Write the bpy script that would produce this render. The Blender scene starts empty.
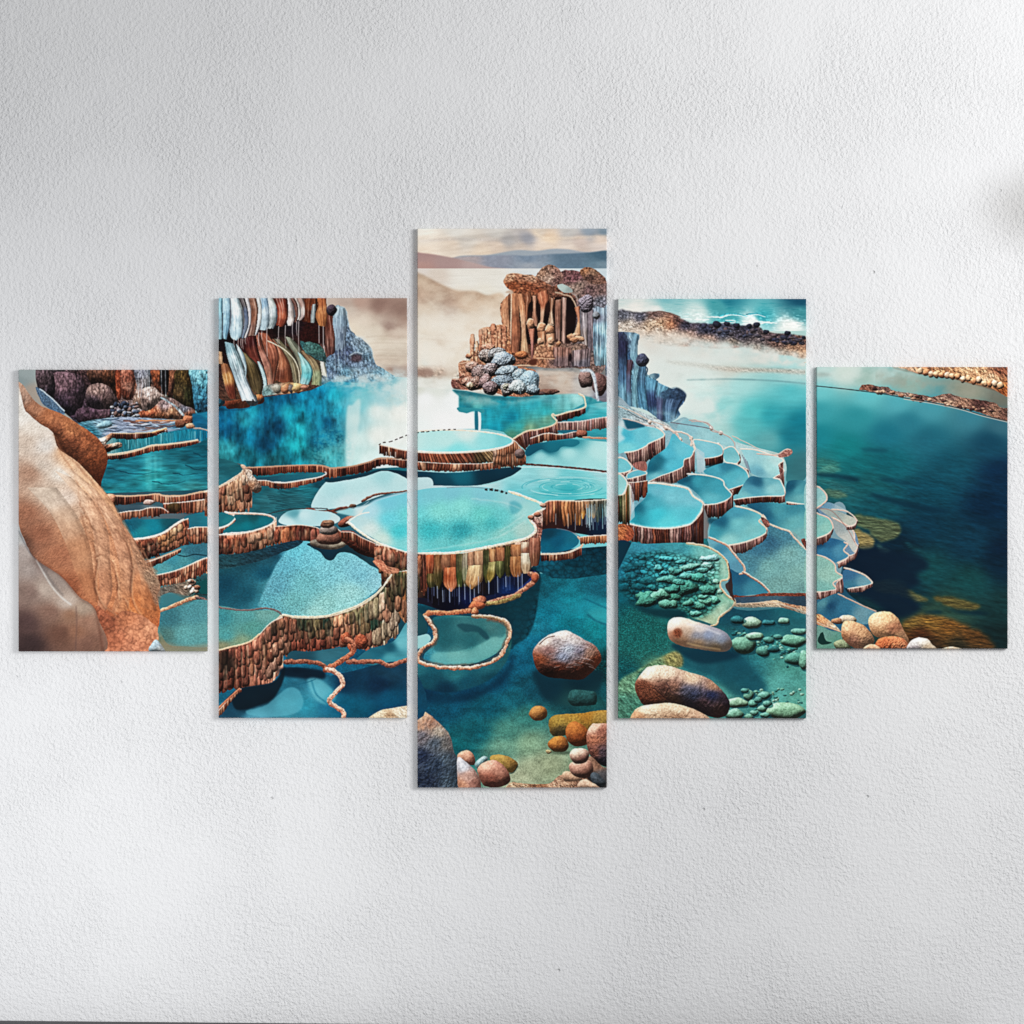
import bpy, math, random
import numpy as np
from mathutils import Vector
# The place: a plastered wall (plane y=0, facing -y) with a five-panel canvas picture. One unit U is one
# thousandth of 2.048 m: position (px, py) on the wall is x = (px-512)*U, z = (512-py)*U.
U = 0.002
C = bpy.context.scene.collection
scene = bpy.context.scene
def wx(px): return (px-512)*U
def wz(py): return (512-py)*U
# ---------------------------------------------------------------- camera
cd = bpy.data.cameras.new("camera"); cam = bpy.data.objects.new("camera", cd); C.objects.link(cam)
DIST = 9.0
cam.location = (0, -DIST, 0); cam.rotation_euler = (math.radians(90), 0, 0)
cd.sensor_width = 36; cd.lens = 36*DIST/(1024*U); cd.clip_start = .1; cd.clip_end = 60
scene.camera = cam
# ---------------------------------------------------------------- light (indoors: soft room light, one large lamp upper right)
w = bpy.data.worlds.new("World"); scene.world = w; w.use_nodes = True
bg = w.node_tree.nodes["Background"]; bg.inputs[0].default_value = (.96, .975, 1, 1); bg.inputs[1].default_value = .37
def area(name, loc, target, sx, sy, e, col):
    l = bpy.data.lights.new(name, 'AREA'); l.shape = 'RECTANGLE'; l.size = sx; l.size_y = sy; l.energy = e; l.color = col
    o = bpy.data.objects.new(name, l); C.objects.link(o); o.location = loc
    o.rotation_euler = (Vector(target)-Vector(loc)).to_track_quat('-Z', 'Y').to_euler(); return o
area("key_lamp", (2.5, -2.6, .85), (-1, 0, .5), 1.6, 1.2, 99, (1, .992, .98))
sl = bpy.data.lights.new("fill_spot", 'SPOT'); so = bpy.data.objects.new("fill_spot", sl); C.objects.link(so)  # unseen fill spot, added to brighten the lower left of the wall
sl.energy = 510; sl.color = (.985, .99, 1); sl.spot_size = 2*.297; sl.spot_blend = 1; sl.shadow_soft_size = .6
so.location = (-.8, -5, -.3); so.rotation_euler = (Vector((-1.236, 0, -.638))-Vector(so.location)).to_track_quat('-Z', 'Y').to_euler()
scene.view_settings.view_transform = 'Standard'; scene.view_settings.look = 'None'
scene.view_settings.exposure = 0; scene.view_settings.gamma = 1; scene.view_settings.use_curve_mapping = False
scene.render.engine = 'CYCLES'; scene.cycles.max_bounces = 6
try: scene.cycles.use_denoising = False
except Exception: pass
# ---------------------------------------------------------------- picture painter (numpy)
SS = 2.0                                   # picture cells per unit
OX, OY, PW, PH = 16, 226, 994, 564         # extent of the whole picture
W_, H_ = int(PW*SS), int(PH*SS)
IMG = np.zeros((H_, W_, 3), np.float32) + 120
_r = np.random.RandomState(7)
_T = _r.rand(8, 256, 256).astype(np.float32)
ORG = dict(A=(10,350), B=(10,500), C=(205,280), D=(205,400), E=(205,520), F=(405,220), G=(405,350), H=(405,480),
           I=(405,600), J=(605,280), K=(605,400), L=(605,520), M=(805,350), N=(805,460), Z=(0,0))
ORG.update(a=(215,295), b=(305,295), c=(490,255), d=(405,440), e=(205,560), f=(605,290), g=(410,500), h=(605,530), i=(805,520), j=(605,395), k=(700,290))
KZ = 210/1024.
KK = dict(Z=1., a=105/1024., b=105/1024., c=120/1024., d=140/1024., e=140/1024., f=120/1024., g=140/1024., h=140/1024., i=140/1024., j=120/1024., k=120/1024.)
def pt(t, x, y):
    k = KK.get(t, KZ)
    return (ORG[t][0]+x*k, ORG[t][1]+y*k)
def P(s):
    t = s[0]
    return np.array([pt(t, *map(float, q.split(','))) for q in s[1:].split()], np.float64)
def vn(x, y, s=0):
    x = np.asarray(x, np.float32)+s*17.3; y = np.asarray(y, np.float32)+s*9.1
    xi = np.floor(x).astype(np.int32); yi = np.floor(y).astype(np.int32)
    fx = x-xi; fy = y-yi; fx = fx*fx*(3-2*fx); fy = fy*fy*(3-2*fy)
    t = _T[s % 8]; a = xi & 255; b = (xi+1) & 255; c = yi & 255; d = (yi+1) & 255
    return (t[c, a]*(1-fx)+t[c, b]*fx)*(1-fy)+(t[d, a]*(1-fx)+t[d, b]*fx)*fy
def fbm(x, y, s=0, o=4, g=.5):
    r = 0; a = 1; n = 0
    for i in range(o):
        r = r+a*vn(x*2**i, y*2**i, s+i); n += a; a *= g
    return r/n-.5                          # about -.4 .. .4
def worley(x, y, s=0):
    xi = np.floor(x).astype(np.int32); yi = np.floor(y).astype(np.int32)
    f1 = np.full(x.shape, 9., np.float32); f2 = f1.copy(); idn = np.zeros(x.shape, np.float32)
    for i in (-1, 0, 1):
        for j in (-1, 0, 1):
            a = (xi+i) & 255; b = (yi+j) & 255
            d = np.hypot(xi+i+_T[s % 8, b, a]-x, yi+j+_T[(s+1) % 8, b, a]-y)
            m = d < f1
            f2 = np.where(m, f1, np.minimum(f2, d)); idn = np.where(m, _T[(s+2) % 8, b, a], idn); f1 = np.where(m, d, f1)
    return f1, f2, idn
def smooth(p, closed=False, n=6):
    p = np.asarray(p)
    if len(p) < 3: return p
    if closed: q = np.vstack([p[-1:], p, p[:2]])
    else: q = np.vstack([2*p[:1]-p[1:2], p, 2*p[-1:]-p[-2:-1]])
    o = []
    for i in range(1, len(q)-2):
        a, b, c, d = q[i-1], q[i], q[i+1], q[i+2]
        for t in np.arange(n)/n:
            o.append(.5*(2*b+(c-a)*t+(2*a-5*b+4*c-d)*t*t+(3*b-a-3*c+d)*t**3))
    if not closed: o.append(q[-2])
    return np.array(o)
def rough(p, a=.6, f=.25, s=0):
    "resample and wobble an outline"
    d = np.r_[0, np.cumsum(np.hypot(*np.diff(p, axis=0).T))]
    u = np.arange(0, d[-1], .7); x = np.interp(u, d, p[:, 0]); y = np.interp(u, d, p[:, 1])
    return np.c_[x+a*2*fbm(u*f, u*0+s, s, 3), y+a*2*fbm(u*f, u*0+s+7, s+3, 3)]
def box(p, m=2):
    x0 = max(0, int((p[:, 0].min()-m-OX)*SS)); x1 = min(W_, int((p[:, 0].max()+m-OX)*SS)+2)
    y0 = max(0, int((p[:, 1].min()-m-OY)*SS)); y1 = min(H_, int((p[:, 1].max()+m-OY)*SS)+2)
    return x0, x1, y0, y1
def XY(b):
    x0, x1, y0, y1 = b
    return np.meshgrid((np.arange(x0, x1)+.5)/SS+OX, (np.arange(y0, y1)+.5)/SS+OY)
def blur(m, r):
    r = int(round(r*SS))
    if r < 1: return m
    for _ in range(2):
        for ax in (0, 1):
            k = np.pad(m, [(r+1, r) if i == ax else (0, 0) for i in range(m.ndim)], mode='edge')
            c = np.cumsum(k, axis=ax, dtype=np.float64); n = m.shape[ax]
            m = ((c[2*r+1:2*r+1+n]-c[:n]) if ax == 0 else (c[:, 2*r+1:2*r+1+n]-c[:, :n]))/(2*r+1)
    return m.astype(np.float32)
def mask(p, b):
    x0, x1, y0, y1 = b; w = x1-x0; h = y1-y0; V = 4
    acc = np.zeros((h*V, w+2), np.float64)
    q = np.c_[(p[:, 0]-OX)*SS-x0, ((p[:, 1]-OY)*SS-y0)*V]
    for a, c in zip(q, np.roll(q, -1, 0)):
        if a[1] == c[1]: continue
        s = 1.; 
        if a[1] > c[1]: a, c, s = c, a, -1.
        r0 = max(0, int(np.ceil(a[1]-.5))); r1 = min(h*V, int(np.ceil(c[1]-.5)))
        if r1 <= r0: continue
        r = np.arange(r0, r1); x = np.clip(a[0]+(r+.5-a[1])/(c[1]-a[1])*(c[0]-a[0]), 0, w)
        ix = x.astype(int); f = x-ix
        np.add.at(acc, (r, ix), s*(1-f)); np.add.at(acc, (r, ix+1), s*f)
    return np.clip(np.abs(np.cumsum(acc, 1)[:, :w]), 0, 1).reshape(h, V, w).mean(1).astype(np.float32)
def field(c, X, Y, pw=3.3):
    "flat colour, or colours spread between the points given as 'T x,y,r,g,b ...'"
    if isinstance(c, str):
        t = c[0]; q = [list(map(float, k.split(','))) for k in c[1:].split()]
        n = np.zeros(X.shape+(3,), np.float32); s = np.zeros(X.shape, np.float32)
        of = min(70., max(3., (.035*min(np.ptp(X), np.ptp(Y)*1.5)+1)**2))
        for x, y, r, g, bb in q:
            px, py = pt(t, x, y)
            w = 1/((X-px)**2+(1.3*(Y-py))**2+of)**(pw/2)
            s += w; n += w[..., None]*np.array([r, g, bb], np.float32)
        return n/s[..., None]
    return np.zeros(X.shape+(3,), np.float32)+np.array(c, np.float32)
def comp(b, col, m):
    x0, x1, y0, y1 = b; d = IMG[y0:y1, x0:x1]
    d += (col-d)*m[..., None]
def fill(p, c, sm=True, fe=0, tex=None, al=1., ro=0, pw=3.3):
    if isinstance(p, str): p = P(p)
    if sm: p = smooth(p, True)
    if ro: p = rough(np.vstack([p, p[:1]]), ro)
    b = box(p, 2+3*fe)
    if b[1] <= b[0] or b[3] <= b[2]: return
    X, Y = XY(b); m = blur(mask(p, b), fe)*al
    col = field(c, X, Y, pw)
    if tex is not None: col = tex(X, Y, col)
    comp(b, col, m)
def line(p, w, c, c2=None, al=1., sm=True, ro=0, fe=0, w2=None, dash=None):
    "stroke; w is a full width, w2 the width at the far end; c2 tints the lower half (underside)"
    if isinstance(p, str): p = P(p)
    if sm: p = smooth(p)
    if ro: p = rough(p, ro)
    b = box(p, w+2+2*fe)
    if b[1] <= b[0] or b[3] <= b[2]: return
    x0, x1, y0, y1 = b
    D = np.full((y1-y0, x1-x0), 99., np.float32); SG = np.zeros_like(D); U = np.zeros_like(D)
    L = len(p)-1; ww = np.linspace(w, w if w2 is None else w2, L+1)/2; u0 = 0
    for i in range(L):
        a, c_ = p[i], p[i+1]; r = ww[i]+1.5
        bb = box(np.array([a, c_]), r)
        if bb[1] <= bb[0] or bb[3] <= bb[2]: continue
        X, Y = XY(bb); d = c_-a; l2 = d@d+1e-9; l = l2**.5
        t = np.clip(((X-a[0])*d[0]+(Y-a[1])*d[1])/l2, 0, 1)
        dx = X-a[0]-t*d[0]; dy = Y-a[1]-t*d[1]
        wv = ww[i]*(1 if ww[i] < .4 else .85+.6*_T[5, 11, int(u0*1.1+7) & 255]*_T[6, 3, int(u0*.2) & 255])
        dd = (np.hypot(dx, dy)-wv).astype(np.float32)
        sl = (slice(bb[2]-y0, bb[3]-y0), slice(bb[0]-x0, bb[1]-x0))
        k = dd < D[sl]
        D[sl] = np.where(k, dd, D[sl]); SG[sl] = np.where(k, dy/ww[i], SG[sl]); U[sl] = np.where(k, u0+t*l, U[sl])
        u0 += l
    m = np.clip(.5-D*SS, 0, 1)
    if dash: m = m*(np.sin(U*dash+2*vn(U*.5, U*0, 3)) > -.2)
    m = blur(m, fe)*al
    X, Y = XY(b); col = field(c, X, Y)
    if c2 is not None:
        k = np.clip(.5+SG*.7, 0, 1)[..., None]*(.45 if w < 1.9 else 1); col = col*(1-k)+np.array(c2, np.float32)*k
    if w > 1.4:
        col = col*(1+.45*fbm(U*.9, SG*1.5, 2, 3)+(min(1., (w-1.4)/2)*(1.1*fbm(X*.75, Y*.75, 4, 3)+.2)))[..., None]
    comp(b, col, m)
def splat(x, y, col, al=1.):
    ix = ((x-OX)*SS).astype(np.int32).ravel(); iy = ((y-OY)*SS).astype(np.int32).ravel()
    ok = (ix >= 0) & (ix < W_) & (iy >= 0) & (iy < H_)
    if not ok.any(): return
    ix = ix[ok]; iy = iy[ok]; c = col.reshape(-1, 3)[ok]
    x0, x1, y0, y1 = ix.min(), ix.max()+1, iy.min(), iy.max()+1; w = x1-x0; h = y1-y0
    k = (iy-y0)*w+ix-x0; n = np.bincount(k, minlength=w*h)
    o = np.stack([np.bincount(k, c[:, j], w*h)/np.maximum(n, 1) for j in range(3)], -1).reshape(h, w, 3)
    comp((x0, x1, y0, y1), o, np.clip(n.reshape(h, w)/2., 0, 1)*al)
RUST = [(142,80,56),(108,56,42),(166,100,72),(190,138,108),(86,44,34),(150,84,60),(120,66,50)]
MIX = [(150,84,50),(196,118,66),(84,84,42),(60,78,46),(212,176,132),(176,100,54),(120,70,44),(214,190,160)]
PINK = [(128,84,78),(106,66,64),(160,118,110),(190,150,138),(84,54,56),(142,94,86)]
GREEN = [(134,72,46),(70,74,44),(42,64,50),(176,100,62),(104,66,40),(196,150,112),(150,80,52),(86,92,56)]
DARKR = [(96,50,38),(74,38,32),(126,70,50),(60,32,30),(110,58,44)]
def wall(rim, h, pal=RUST, s=0, cw=3.2, tiers=1, dx=0., rag=.12, rim_c=(244,226,208), rw=1.1, dark=.55, drip=0, con=.5,
         base=None, al=1., top=1.):
    """fluted travertine wall hanging from a rim line (points left to right); h a height or a list along the line,
       base: second polyline giving the foot instead"""
    if isinstance(rim, str): rim = smooth(P(rim))
    d = np.r_[0, np.cumsum(np.hypot(*np.diff(rim, axis=0).T))]; L = d[-1]
    u = np.arange(0, L, .22); x = np.interp(u, d, rim[:, 0]); y = np.interp(u, d, rim[:, 1])
    if base is not None:
        q = smooth(P(base)); e = np.r_[0, np.cumsum(np.hypot(*np.diff(q, axis=0).T))]/1.
        e /= e[-1]; bx = np.interp(u/L, e, q[:, 0]); by = np.interp(u/L, e, q[:, 1])
        if (np.diff(q[:, 0]) > -.3).all():
            bx = np.clip(.93*x+.07*bx, q[0, 0], q[-1, 0]); by = np.interp(bx, q[:, 0], q[:, 1]); by = np.maximum(by, y)
    else:
        hh = np.interp(u/L, np.linspace(0, 1, len(np.atleast_1d(h))), np.atleast_1d(h)) if np.ndim(h) else np.full(u.shape, float(h))
        bx = x+dx*hh; by = y+hh
    mh = max(2., np.hypot(bx-x, by-y).max()); nv = int(mh/.22)+2
    v = np.linspace(0, 1, nv)[:, None]; U = u[None, :]+0*v; V = v+0*U
    Uw = U+cw*1.1*(vn(U*.13, U*0, s+1)-.5)*2+min(cw*.4, 1.4)*(vn(U*.09, V*mh*.07, s+2)-.5)*2+.35*fbm(U*.7, V*mh*.4, s, 2)
    k = Uw/cw; i = np.floor(k).astype(int); f = k-i
    shp = np.sin(np.pi*np.clip(f, 0, 1))**.75
    rnd = _T[s % 8, 3, i & 255]
    vt = V*tiers+(.5*(_T[(s+3) % 8, 9, i & 255]-.5)*np.minimum(1, 4*V) if tiers > 1 else 0)
    tj = np.clip(np.floor(vt), 0, tiers).astype(int); ft = np.clip(vt-tj, 0, 1)
    pf = pal if isinstance(pal, str) else None
    pal_ = np.array(RUST if pf else pal, np.float32); n = len(pal_)
    lo = vn((i*cw)/(cw*4.), tj*2.7+.3, s+2)
    sel = np.clip((.62*lo+.38*rnd)*1.35-.17+.22*(_T[(s+5) % 8, (tj*7) & 255, i & 255]-.5), 0, .999)*(n-1)
    i0 = np.floor(sel).astype(int); w1 = (sel-i0)[..., None]
    col = pal_[i0]*(1-w1)+pal_[np.minimum(i0+1, n-1)]*w1
    if pf: jx = (rnd-.5)*cw*2.2; col = field(pf, x[None]+(bx-x)[None]*V+jx, y[None]+(by-y)[None]*V+(_T[(s+3) % 8, 9, i & 255]-.5)*cw, 3.6)
    col = col*(1+(.6 if pf else .22)*(rnd-.5))[..., None]
    br = (1-con)+con*1.15*shp
    if tiers > 1: br *= .66+.5*np.sin(np.pi*np.clip(ft*.84+.16, 0, 1))**.8
    br *= (top+.1-dark*V**1.6)*(1+.5*fbm(U*.09, V*mh*.12, s+3, 3))
    st_ = fbm(U*1.9+.6*V, V*mh*.13, s, 3)
    br *= 1+.62*st_+.34*fbm(U*.8, V*mh*.8, s+2, 3)
    col = col*np.clip(br, .12, 1.25)[..., None]
    gy_ = col.mean(-1, keepdims=True); col = gy_+(col-gy_)*.84
    hl = np.clip((shp-.6)*2, 0, 1)*np.clip(.75-V, 0, 1)*np.clip(st_*4+.1, 0, 1)
    col = col+(np.array(rim_c)-col)*(hl*(.38 if pf else .55))[..., None]
    ed = np.exp(-(V*mh/rw)**2)[..., None]
    col = col+(np.array(rim_c, np.float32)-col)*ed*.95
    g = 1+rag*((_T[(s+1) % 8, 5, i & 255]-.5)*1.6+(shp-.75))
    splat(x[None]+(bx-x)[None]*V*g, y[None]+(by-y)[None]*V*g, col, al)
    if drip:
        for j in range(int(L/ (2.2))):
            t = _r.rand(); xx = np.interp(t, u/L, bx); yy = np.interp(t, u/L, by)
            ln = drip*(.5+_r.rand()*.6)
            line(np.array([[xx, yy-drip*.35], [xx+.1, yy+ln]]), .55, (205,215,220), al=.25+.45*_r.rand(), sm=False)
def lit(hg, X=None, az=(.5, -.8), k=1.):
    gy, gx = np.gradient(hg)
    return 1-k*(gx*az[0]+gy*az[1])*SS
def rock(p, c, s=0, lum=.55, bump=.8, fr=.22, az=(-.45, .9), ro=.4, vein=None, st=1., shade=None, sm=True, al=1., inf=.35, crack=0, mot=.35):
    """stone: outline inflated to a dome, lit, with noise relief; vein=(rgb, amount)"""
    if isinstance(p, str): p = P(p)
    if sm: p = smooth(p, True)
    if ro: p = rough(np.vstack([p, p[:1]]), ro, .3, s)
    b = box(p, 3)
    if b[1]-b[0] < 2 or b[3]-b[2] < 2: return
    X, Y = XY(b); m = mask(p, b); sz = min(np.ptp(p[:, 0]), np.ptp(p[:, 1]))
    mp = m; dome = 0
    for r, w in ((.10, .3), (.2, .35), (.38, .35)): dome = dome+w*blur(mp, max(.5, sz*r))
    dome = dome*sz*inf*2
    hgt = dome+bump*.42*(2.2*fbm(X*fr, Y*fr*st, s, 5)+.9*fbm(X*.9, Y*.9*st, s+2, 3))
    gy, gx = np.gradient(hgt*SS)
    nz = 1/np.sqrt(1+gx**2+gy**2); l = (gx*az[0]*-1+gy*az[1]*-1*-1)*0
    L = np.array([az[0], -az[1], .75]); L = L/np.linalg.norm(L)
    lam = np.clip((-gx*L[0]-gy*L[1]+L[2])*nz, 0, 1.4)
    col = field(c, X, Y)*((1-lum)+lum*1.45*lam)[..., None]
    col *= (1+mot*fbm(X*fr*2, Y*fr*2*st, s+3, 4)+mot*.8*fbm(X*1.1, Y*1.1*st, s+1, 2))[..., None]
    if vein: 
        q = np.clip((fbm(X*fr*.9, Y*fr*.9*st, s+5, 4)+.05)*6, 0, 1)[..., None]*vein[1]; col = col+(np.array(vein[0])*(.5+.6*lam[..., None])-col)*q
    if crack:
        f1, f2, _ = worley(X*crack+1.5*fbm(X*.1, Y*.1, s), Y*crack*st, s); col *= (1-.5*np.exp(-((f2-f1)*9)**2))[..., None]
    comp(b, col, m*al)
def stone(t, x, y, rx, ry, c, s=0, rot=None, irr=.3, **k):
    "small rounded stone by centre and radii"
    a = np.linspace(0, 2*np.pi, 10)[:-1]; px, py = pt(t, x, y); q = KK.get(t, KZ)
    r = 1+irr*(_T[s % 8, int(x) & 255, np.arange(9)]-.5); w = rot if rot is not None else 0
    ex = np.cos(a)*rx*q*r; ey = np.sin(a)*ry*q*r
    rock(np.c_[px+ex*np.cos(w)-ey*np.sin(w), py+ex*np.sin(w)+ey*np.cos(w)], c, s, **k)
def T_ripple(amp=.1, fx=.12, fy=.6, s=0, o=3, sl=0.):
    return lambda X, Y, c: c*(1+amp*2*fbm(X*fx, (Y-sl*X)*fy, s, o))[..., None]
def T_grain(amp=.1, f=1.2, s=0, amp2=0., f2=.15):
    return lambda X, Y, c: c*(1+amp*2*fbm(X*f, Y*f*1.3, s, 2)+amp2*2*fbm(X*f2, Y*f2*1.6, s+3, 3))[..., None]
def T_rock(amp=.5, fx=.2, fy=.2, s=0, k=.5, az=(.5,-.8)):
    def f(X, Y, c):
        h = .55*fbm(X*fx, Y*fy, s, 5, .6)/max(fx, fy)
        gy, gx = np.gradient(h); l = np.clip(1+k*SS*(gx*-az[0]+gy*-az[1])*1.5, .3, 1.7)
        return c*(l*(1+amp*fbm(X*fx*3, Y*fy*3, s+2, 3)))[..., None]
    return f
def T_pebble(f=.15, s=0, dark=.5, amp=.4, hi=.25):
    def g(X, Y, c):
        a = X+2*fbm(X*.2, Y*.2, s)*2; f1, f2, i = worley(a*f, Y*f*1.5, s)
        e = np.clip((f2-f1)*3.2, 0, 1); d = np.clip(1-f1*1.1, 0, 1)
        return c*((1-dark)+dark*e)[..., None]*(1+amp*(i-.5)+hi*(d-.4)+.3*fbm(X*.8, Y*.8, s, 3))[..., None]
    return g
def mist(p, c, al=.5, fe=8, f=.05, s=0, k=3.):
    if isinstance(p, str): p = P(p)
    b = box(p, 3*fe); X, Y = XY(b); m = blur(mask(smooth(p, True), b), fe)
    m = m*np.clip(.6+k*fbm(X*f, Y*f*1.5, s, 4), 0, 1)*al
    comp(b, field(c, X, Y), m)
def pool(p, c, rim=None, rw=1.1, rc=(246,232,220), c2=(190,150,132), tex=None, ro=.15, inner=(205,228,222), iw=0):
    if tex is None: tex = T_grain(.035, .9, 1, .05, .1)
    q = P(p) if isinstance(p, str) else p
    fill(q, c, tex=tex)
    r = smooth(P(rim)) if rim else smooth(q, True)
    if rim is None: r = np.vstack([r, r[:1]])
    if iw: line(r-[0, iw*.35], iw, inner, al=.45, sm=False, fe=.6)
    line(r, rw, rc, c2, sm=False, ro=ro)
def cylin(t, x, y0, y1, w, c, s=0, w2=None, cap=True, tex=.3, lean=0):
    "upright column drawn by centre x, top, bottom and width (tile units)"
    k = KK.get(t, KZ); (cx, ya), (_, yb) = pt(t, x, y0), pt(t, x, y1); w *= k; w2 = w if w2 is None else w2*k
    b = box(np.array([[cx-max(w, w2)-2, ya-w], [cx+max(w, w2)+2, yb]])); X, Y = XY(b)
    v = np.clip((Y-ya)/(yb-ya), 0, 1); hw = (w+(w2-w)*v)/2*(1+.8*fbm(X*0+s*3.3, Y*.3, s, 3)); q = (X-cx-lean*k*v-1.6*fbm(X*0+s*5.1, Y*.12, s+1, 2)+.5*fbm(X*.5,Y*.5,s,2))/hw
    m = np.clip((1-np.abs(q))*hw*SS+.5, 0, 1)
    cy = ya+(w/2*(1-np.sqrt(np.clip(1-q*q, 0, 1))) if cap else 0)
    m = m*np.clip((Y-cy)*SS+.5, 0, 1)*(Y < yb)
    sh = .55+.6*np.sqrt(np.clip(1-(q+.25)**2, 0, 1))
    col = field(c, X, Y)*(sh*(1+tex*2*fbm(X*.9, Y*.18, s, 3)+tex*2.4*fbm(X*.6, Y*.5, s+1, 3)))[..., None]
    comp(b, col, m)

def drape(L, R, c, s=0, sh=.5, n=1.1, amp=.75, hi=(235,228,220), hk=.35, al=1., rag=.06, dark=0., lx=-.3):
    """hanging or flowing stone: strands run from top to foot between the two side lines"""
    L = smooth(P(L)); R = smooth(P(R))
    def rs(p, m):
        d = np.r_[0, np.cumsum(np.hypot(*np.diff(p, axis=0).T))]; q = np.linspace(0, d[-1], m); return np.c_[np.interp(q, d, p[:, 0]), np.interp(q, d, p[:, 1])], d[-1]
    ln = max(rs(L, 2)[1], rs(R, 2)[1]); m = int(ln/.22)+3; L, _ = rs(L, m); R, _ = rs(R, m)
    wd = np.hypot(*(R-L).T).max(); k = int(wd/.22)+3
    a = np.linspace(0, 1, k)[None, :]; t = np.linspace(0, 1, m)[:, None]
    tt = t*(1+rag*(vn(a*wd*.5, a*0, s)-.5)*2*t); ii = np.clip(tt*(m-1), 0, m-1)
    i0 = ii.astype(int); x = L[i0, 0]*(1-a)+R[i0, 0]*a; y = L[i0, 1]*(1-a)+R[i0, 1]*a+(tt-t)*ln*.3
    A = a+0*t; T = t+0*a
    f = fbm(A*wd*n+.5*fbm(A*3, T*ln*.05, s), T*ln*.05, s, 3)
    cyl = np.sqrt(np.clip(1-((A-.5-lx*.35)*1.85)**2, .02, 1))
    br = (1-sh)+sh*1.12*cyl; br = br*(1+amp*f+.35*fbm(A*wd*.5, T*ln*.35, s+3, 3)+.25*fbm(x*.15, y*.1, s+1, 2))*(1-dark*T)
    col = field(c, x, y)*np.clip(br, .15, 1.5)[..., None]
    h = np.clip(f*5-.5, 0, 1)*cyl*hk
    col = col+(np.array(hi, np.float32)-col)*h[..., None]
    splat(x, y, col, al)
def T_gnarl(amp=.5, f=.38, s=0, cr=.35, fy=1.):
    def g(X, Y, c):
        wx_ = X+3*fbm(X*.18, Y*.18, s, 3); wy_ = Y+3*fbm(X*.18, Y*.18, s+4, 3)
        f1, f2, i = worley(wx_*f, wy_*f*fy, s)
        b = 1+.55*amp*(fbm(X*.55, Y*.55*fy, s, 3)*1.5+.45*(.45-f1))+.2*(i-.5)
        return c*(b-.55*cr*np.exp(-((f2-f1)*6)**2))[..., None]
    return g
def overlay(p, tex, fe=1.5, al=1.):
    p = smooth(P(p), True); b = box(p, 3*fe); X, Y = XY(b); m = blur(mask(p, b), fe)*al
    x0, x1, y0, y1 = b; comp(b, tex(X, Y, IMG[y0:y1, x0:x1].copy()), m)

def pillows(rim, base, rows, w, c, s=0, k=1.12, lum=.6, dk=.25):
    """rows of rounded travertine bulges between a rim line and a foot line"""
    R = smooth(P(rim)); B = smooth(P(base))
    dR = np.r_[0, np.cumsum(np.hypot(*np.diff(R, axis=0).T))]; dB = np.r_[0, np.cumsum(np.hypot(*np.diff(B, axis=0).T))]
    rr = np.random.RandomState(s+11)
    for r in range(rows-1, -1, -1):
        u = rr.rand()*w/2
        while u < dR[-1]:
            q = u/dR[-1]; ww = w*(.55+.95*rr.rand()**1.5)
            a = np.array([np.interp(u, dR, R[:, 0]), np.interp(u, dR, R[:, 1])]); b = np.array([np.interp(q*dB[-1], dB, B[:, 0]), np.interp(q*dB[-1], dB, B[:, 1])])
            bx = .6*a[0]+.4*b[0]; H = np.hypot(bx-a[0], b[1]-a[1])
            if H > 2:
                t = (r+.5+.55*(rr.rand()-.5))/rows; p = np.array([a[0]+(bx-a[0])*t, a[1]+(b[1]-a[1])*t])
                h = H/rows*.5*k*(.85+.5*rr.rand()); p[1] = max(p[1], a[1]+h+.4); f = (1-dk*r/max(1, rows-1))*(.82+.36*rr.rand())
                cc = field(c, np.array([[p[0], p[0]+9]]), np.array([[p[1], p[1]+9]]), 4.)[0, 0]*f
                an = np.linspace(0, 2*np.pi, 13)[:-1]; ex = np.cos(an); ey = np.sin(an)
                ex = np.sign(ex)*np.abs(ex)**.75; ey = np.sign(ey)*np.abs(ey)**.8
                g3 = cc.mean(); cc = g3+(cc-g3)*.8
                rock(np.c_[p[0]+ex*ww*.56*(1+.1*(rr.rand(12)-.5)), p[1]+ey*h*(1+.1*(rr.rand(12)-.5))], tuple(cc*1.12), int(rr.rand()*90), lum=lum, bump=1.6, fr=.6, st=.3, inf=.5, ro=.25, mot=.5)
            u += ww

    L = dR[-1]                                   # drips and stains running over the bulges
    for _ in range(int(L*.9)):
        q = rr.rand(); a = np.array([np.interp(q*L, dR, R[:, 0]), np.interp(q*L, dR, R[:, 1])]); b = np.array([np.interp(q*dB[-1], dB, B[:, 0]), np.interp(q*dB[-1], dB, B[:, 1])])
        b[0] = .6*a[0]+.4*b[0]; t0 = rr.rand()*.5; t1 = min(1, t0+.25+.5*rr.rand()); p0 = a+(b-a)*t0; p1 = a+(b-a)*t1
        line(np.array([p0, (p0+p1)/2+[.8*(rr.rand()-.5), 0], p1]), .5+.9*rr.rand(), [(232, 206, 176), (52, 30, 26), (206, 150, 112), (70, 60, 40)][rr.randint(4)], al=.3+.3*rr.rand(), w2=.3, fe=.3)
def bright(c,k):
    q=c.split(); return ' '.join([q[0]]+[','.join(v.split(',')[:2]+[str(min(250,int(float(g)*k))) for g in v.split(',')[2:]]) for v in q[1:]])
fill(P("Z 210,400 412,400 412,730 210,730"),(60,110,122),sm=False)
fill(P("Z 412,380 612,380 612,600 412,600"),"G 700,450,130,200,206 900,300,60,150,160 200,620,150,205,210",sm=False)
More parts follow.
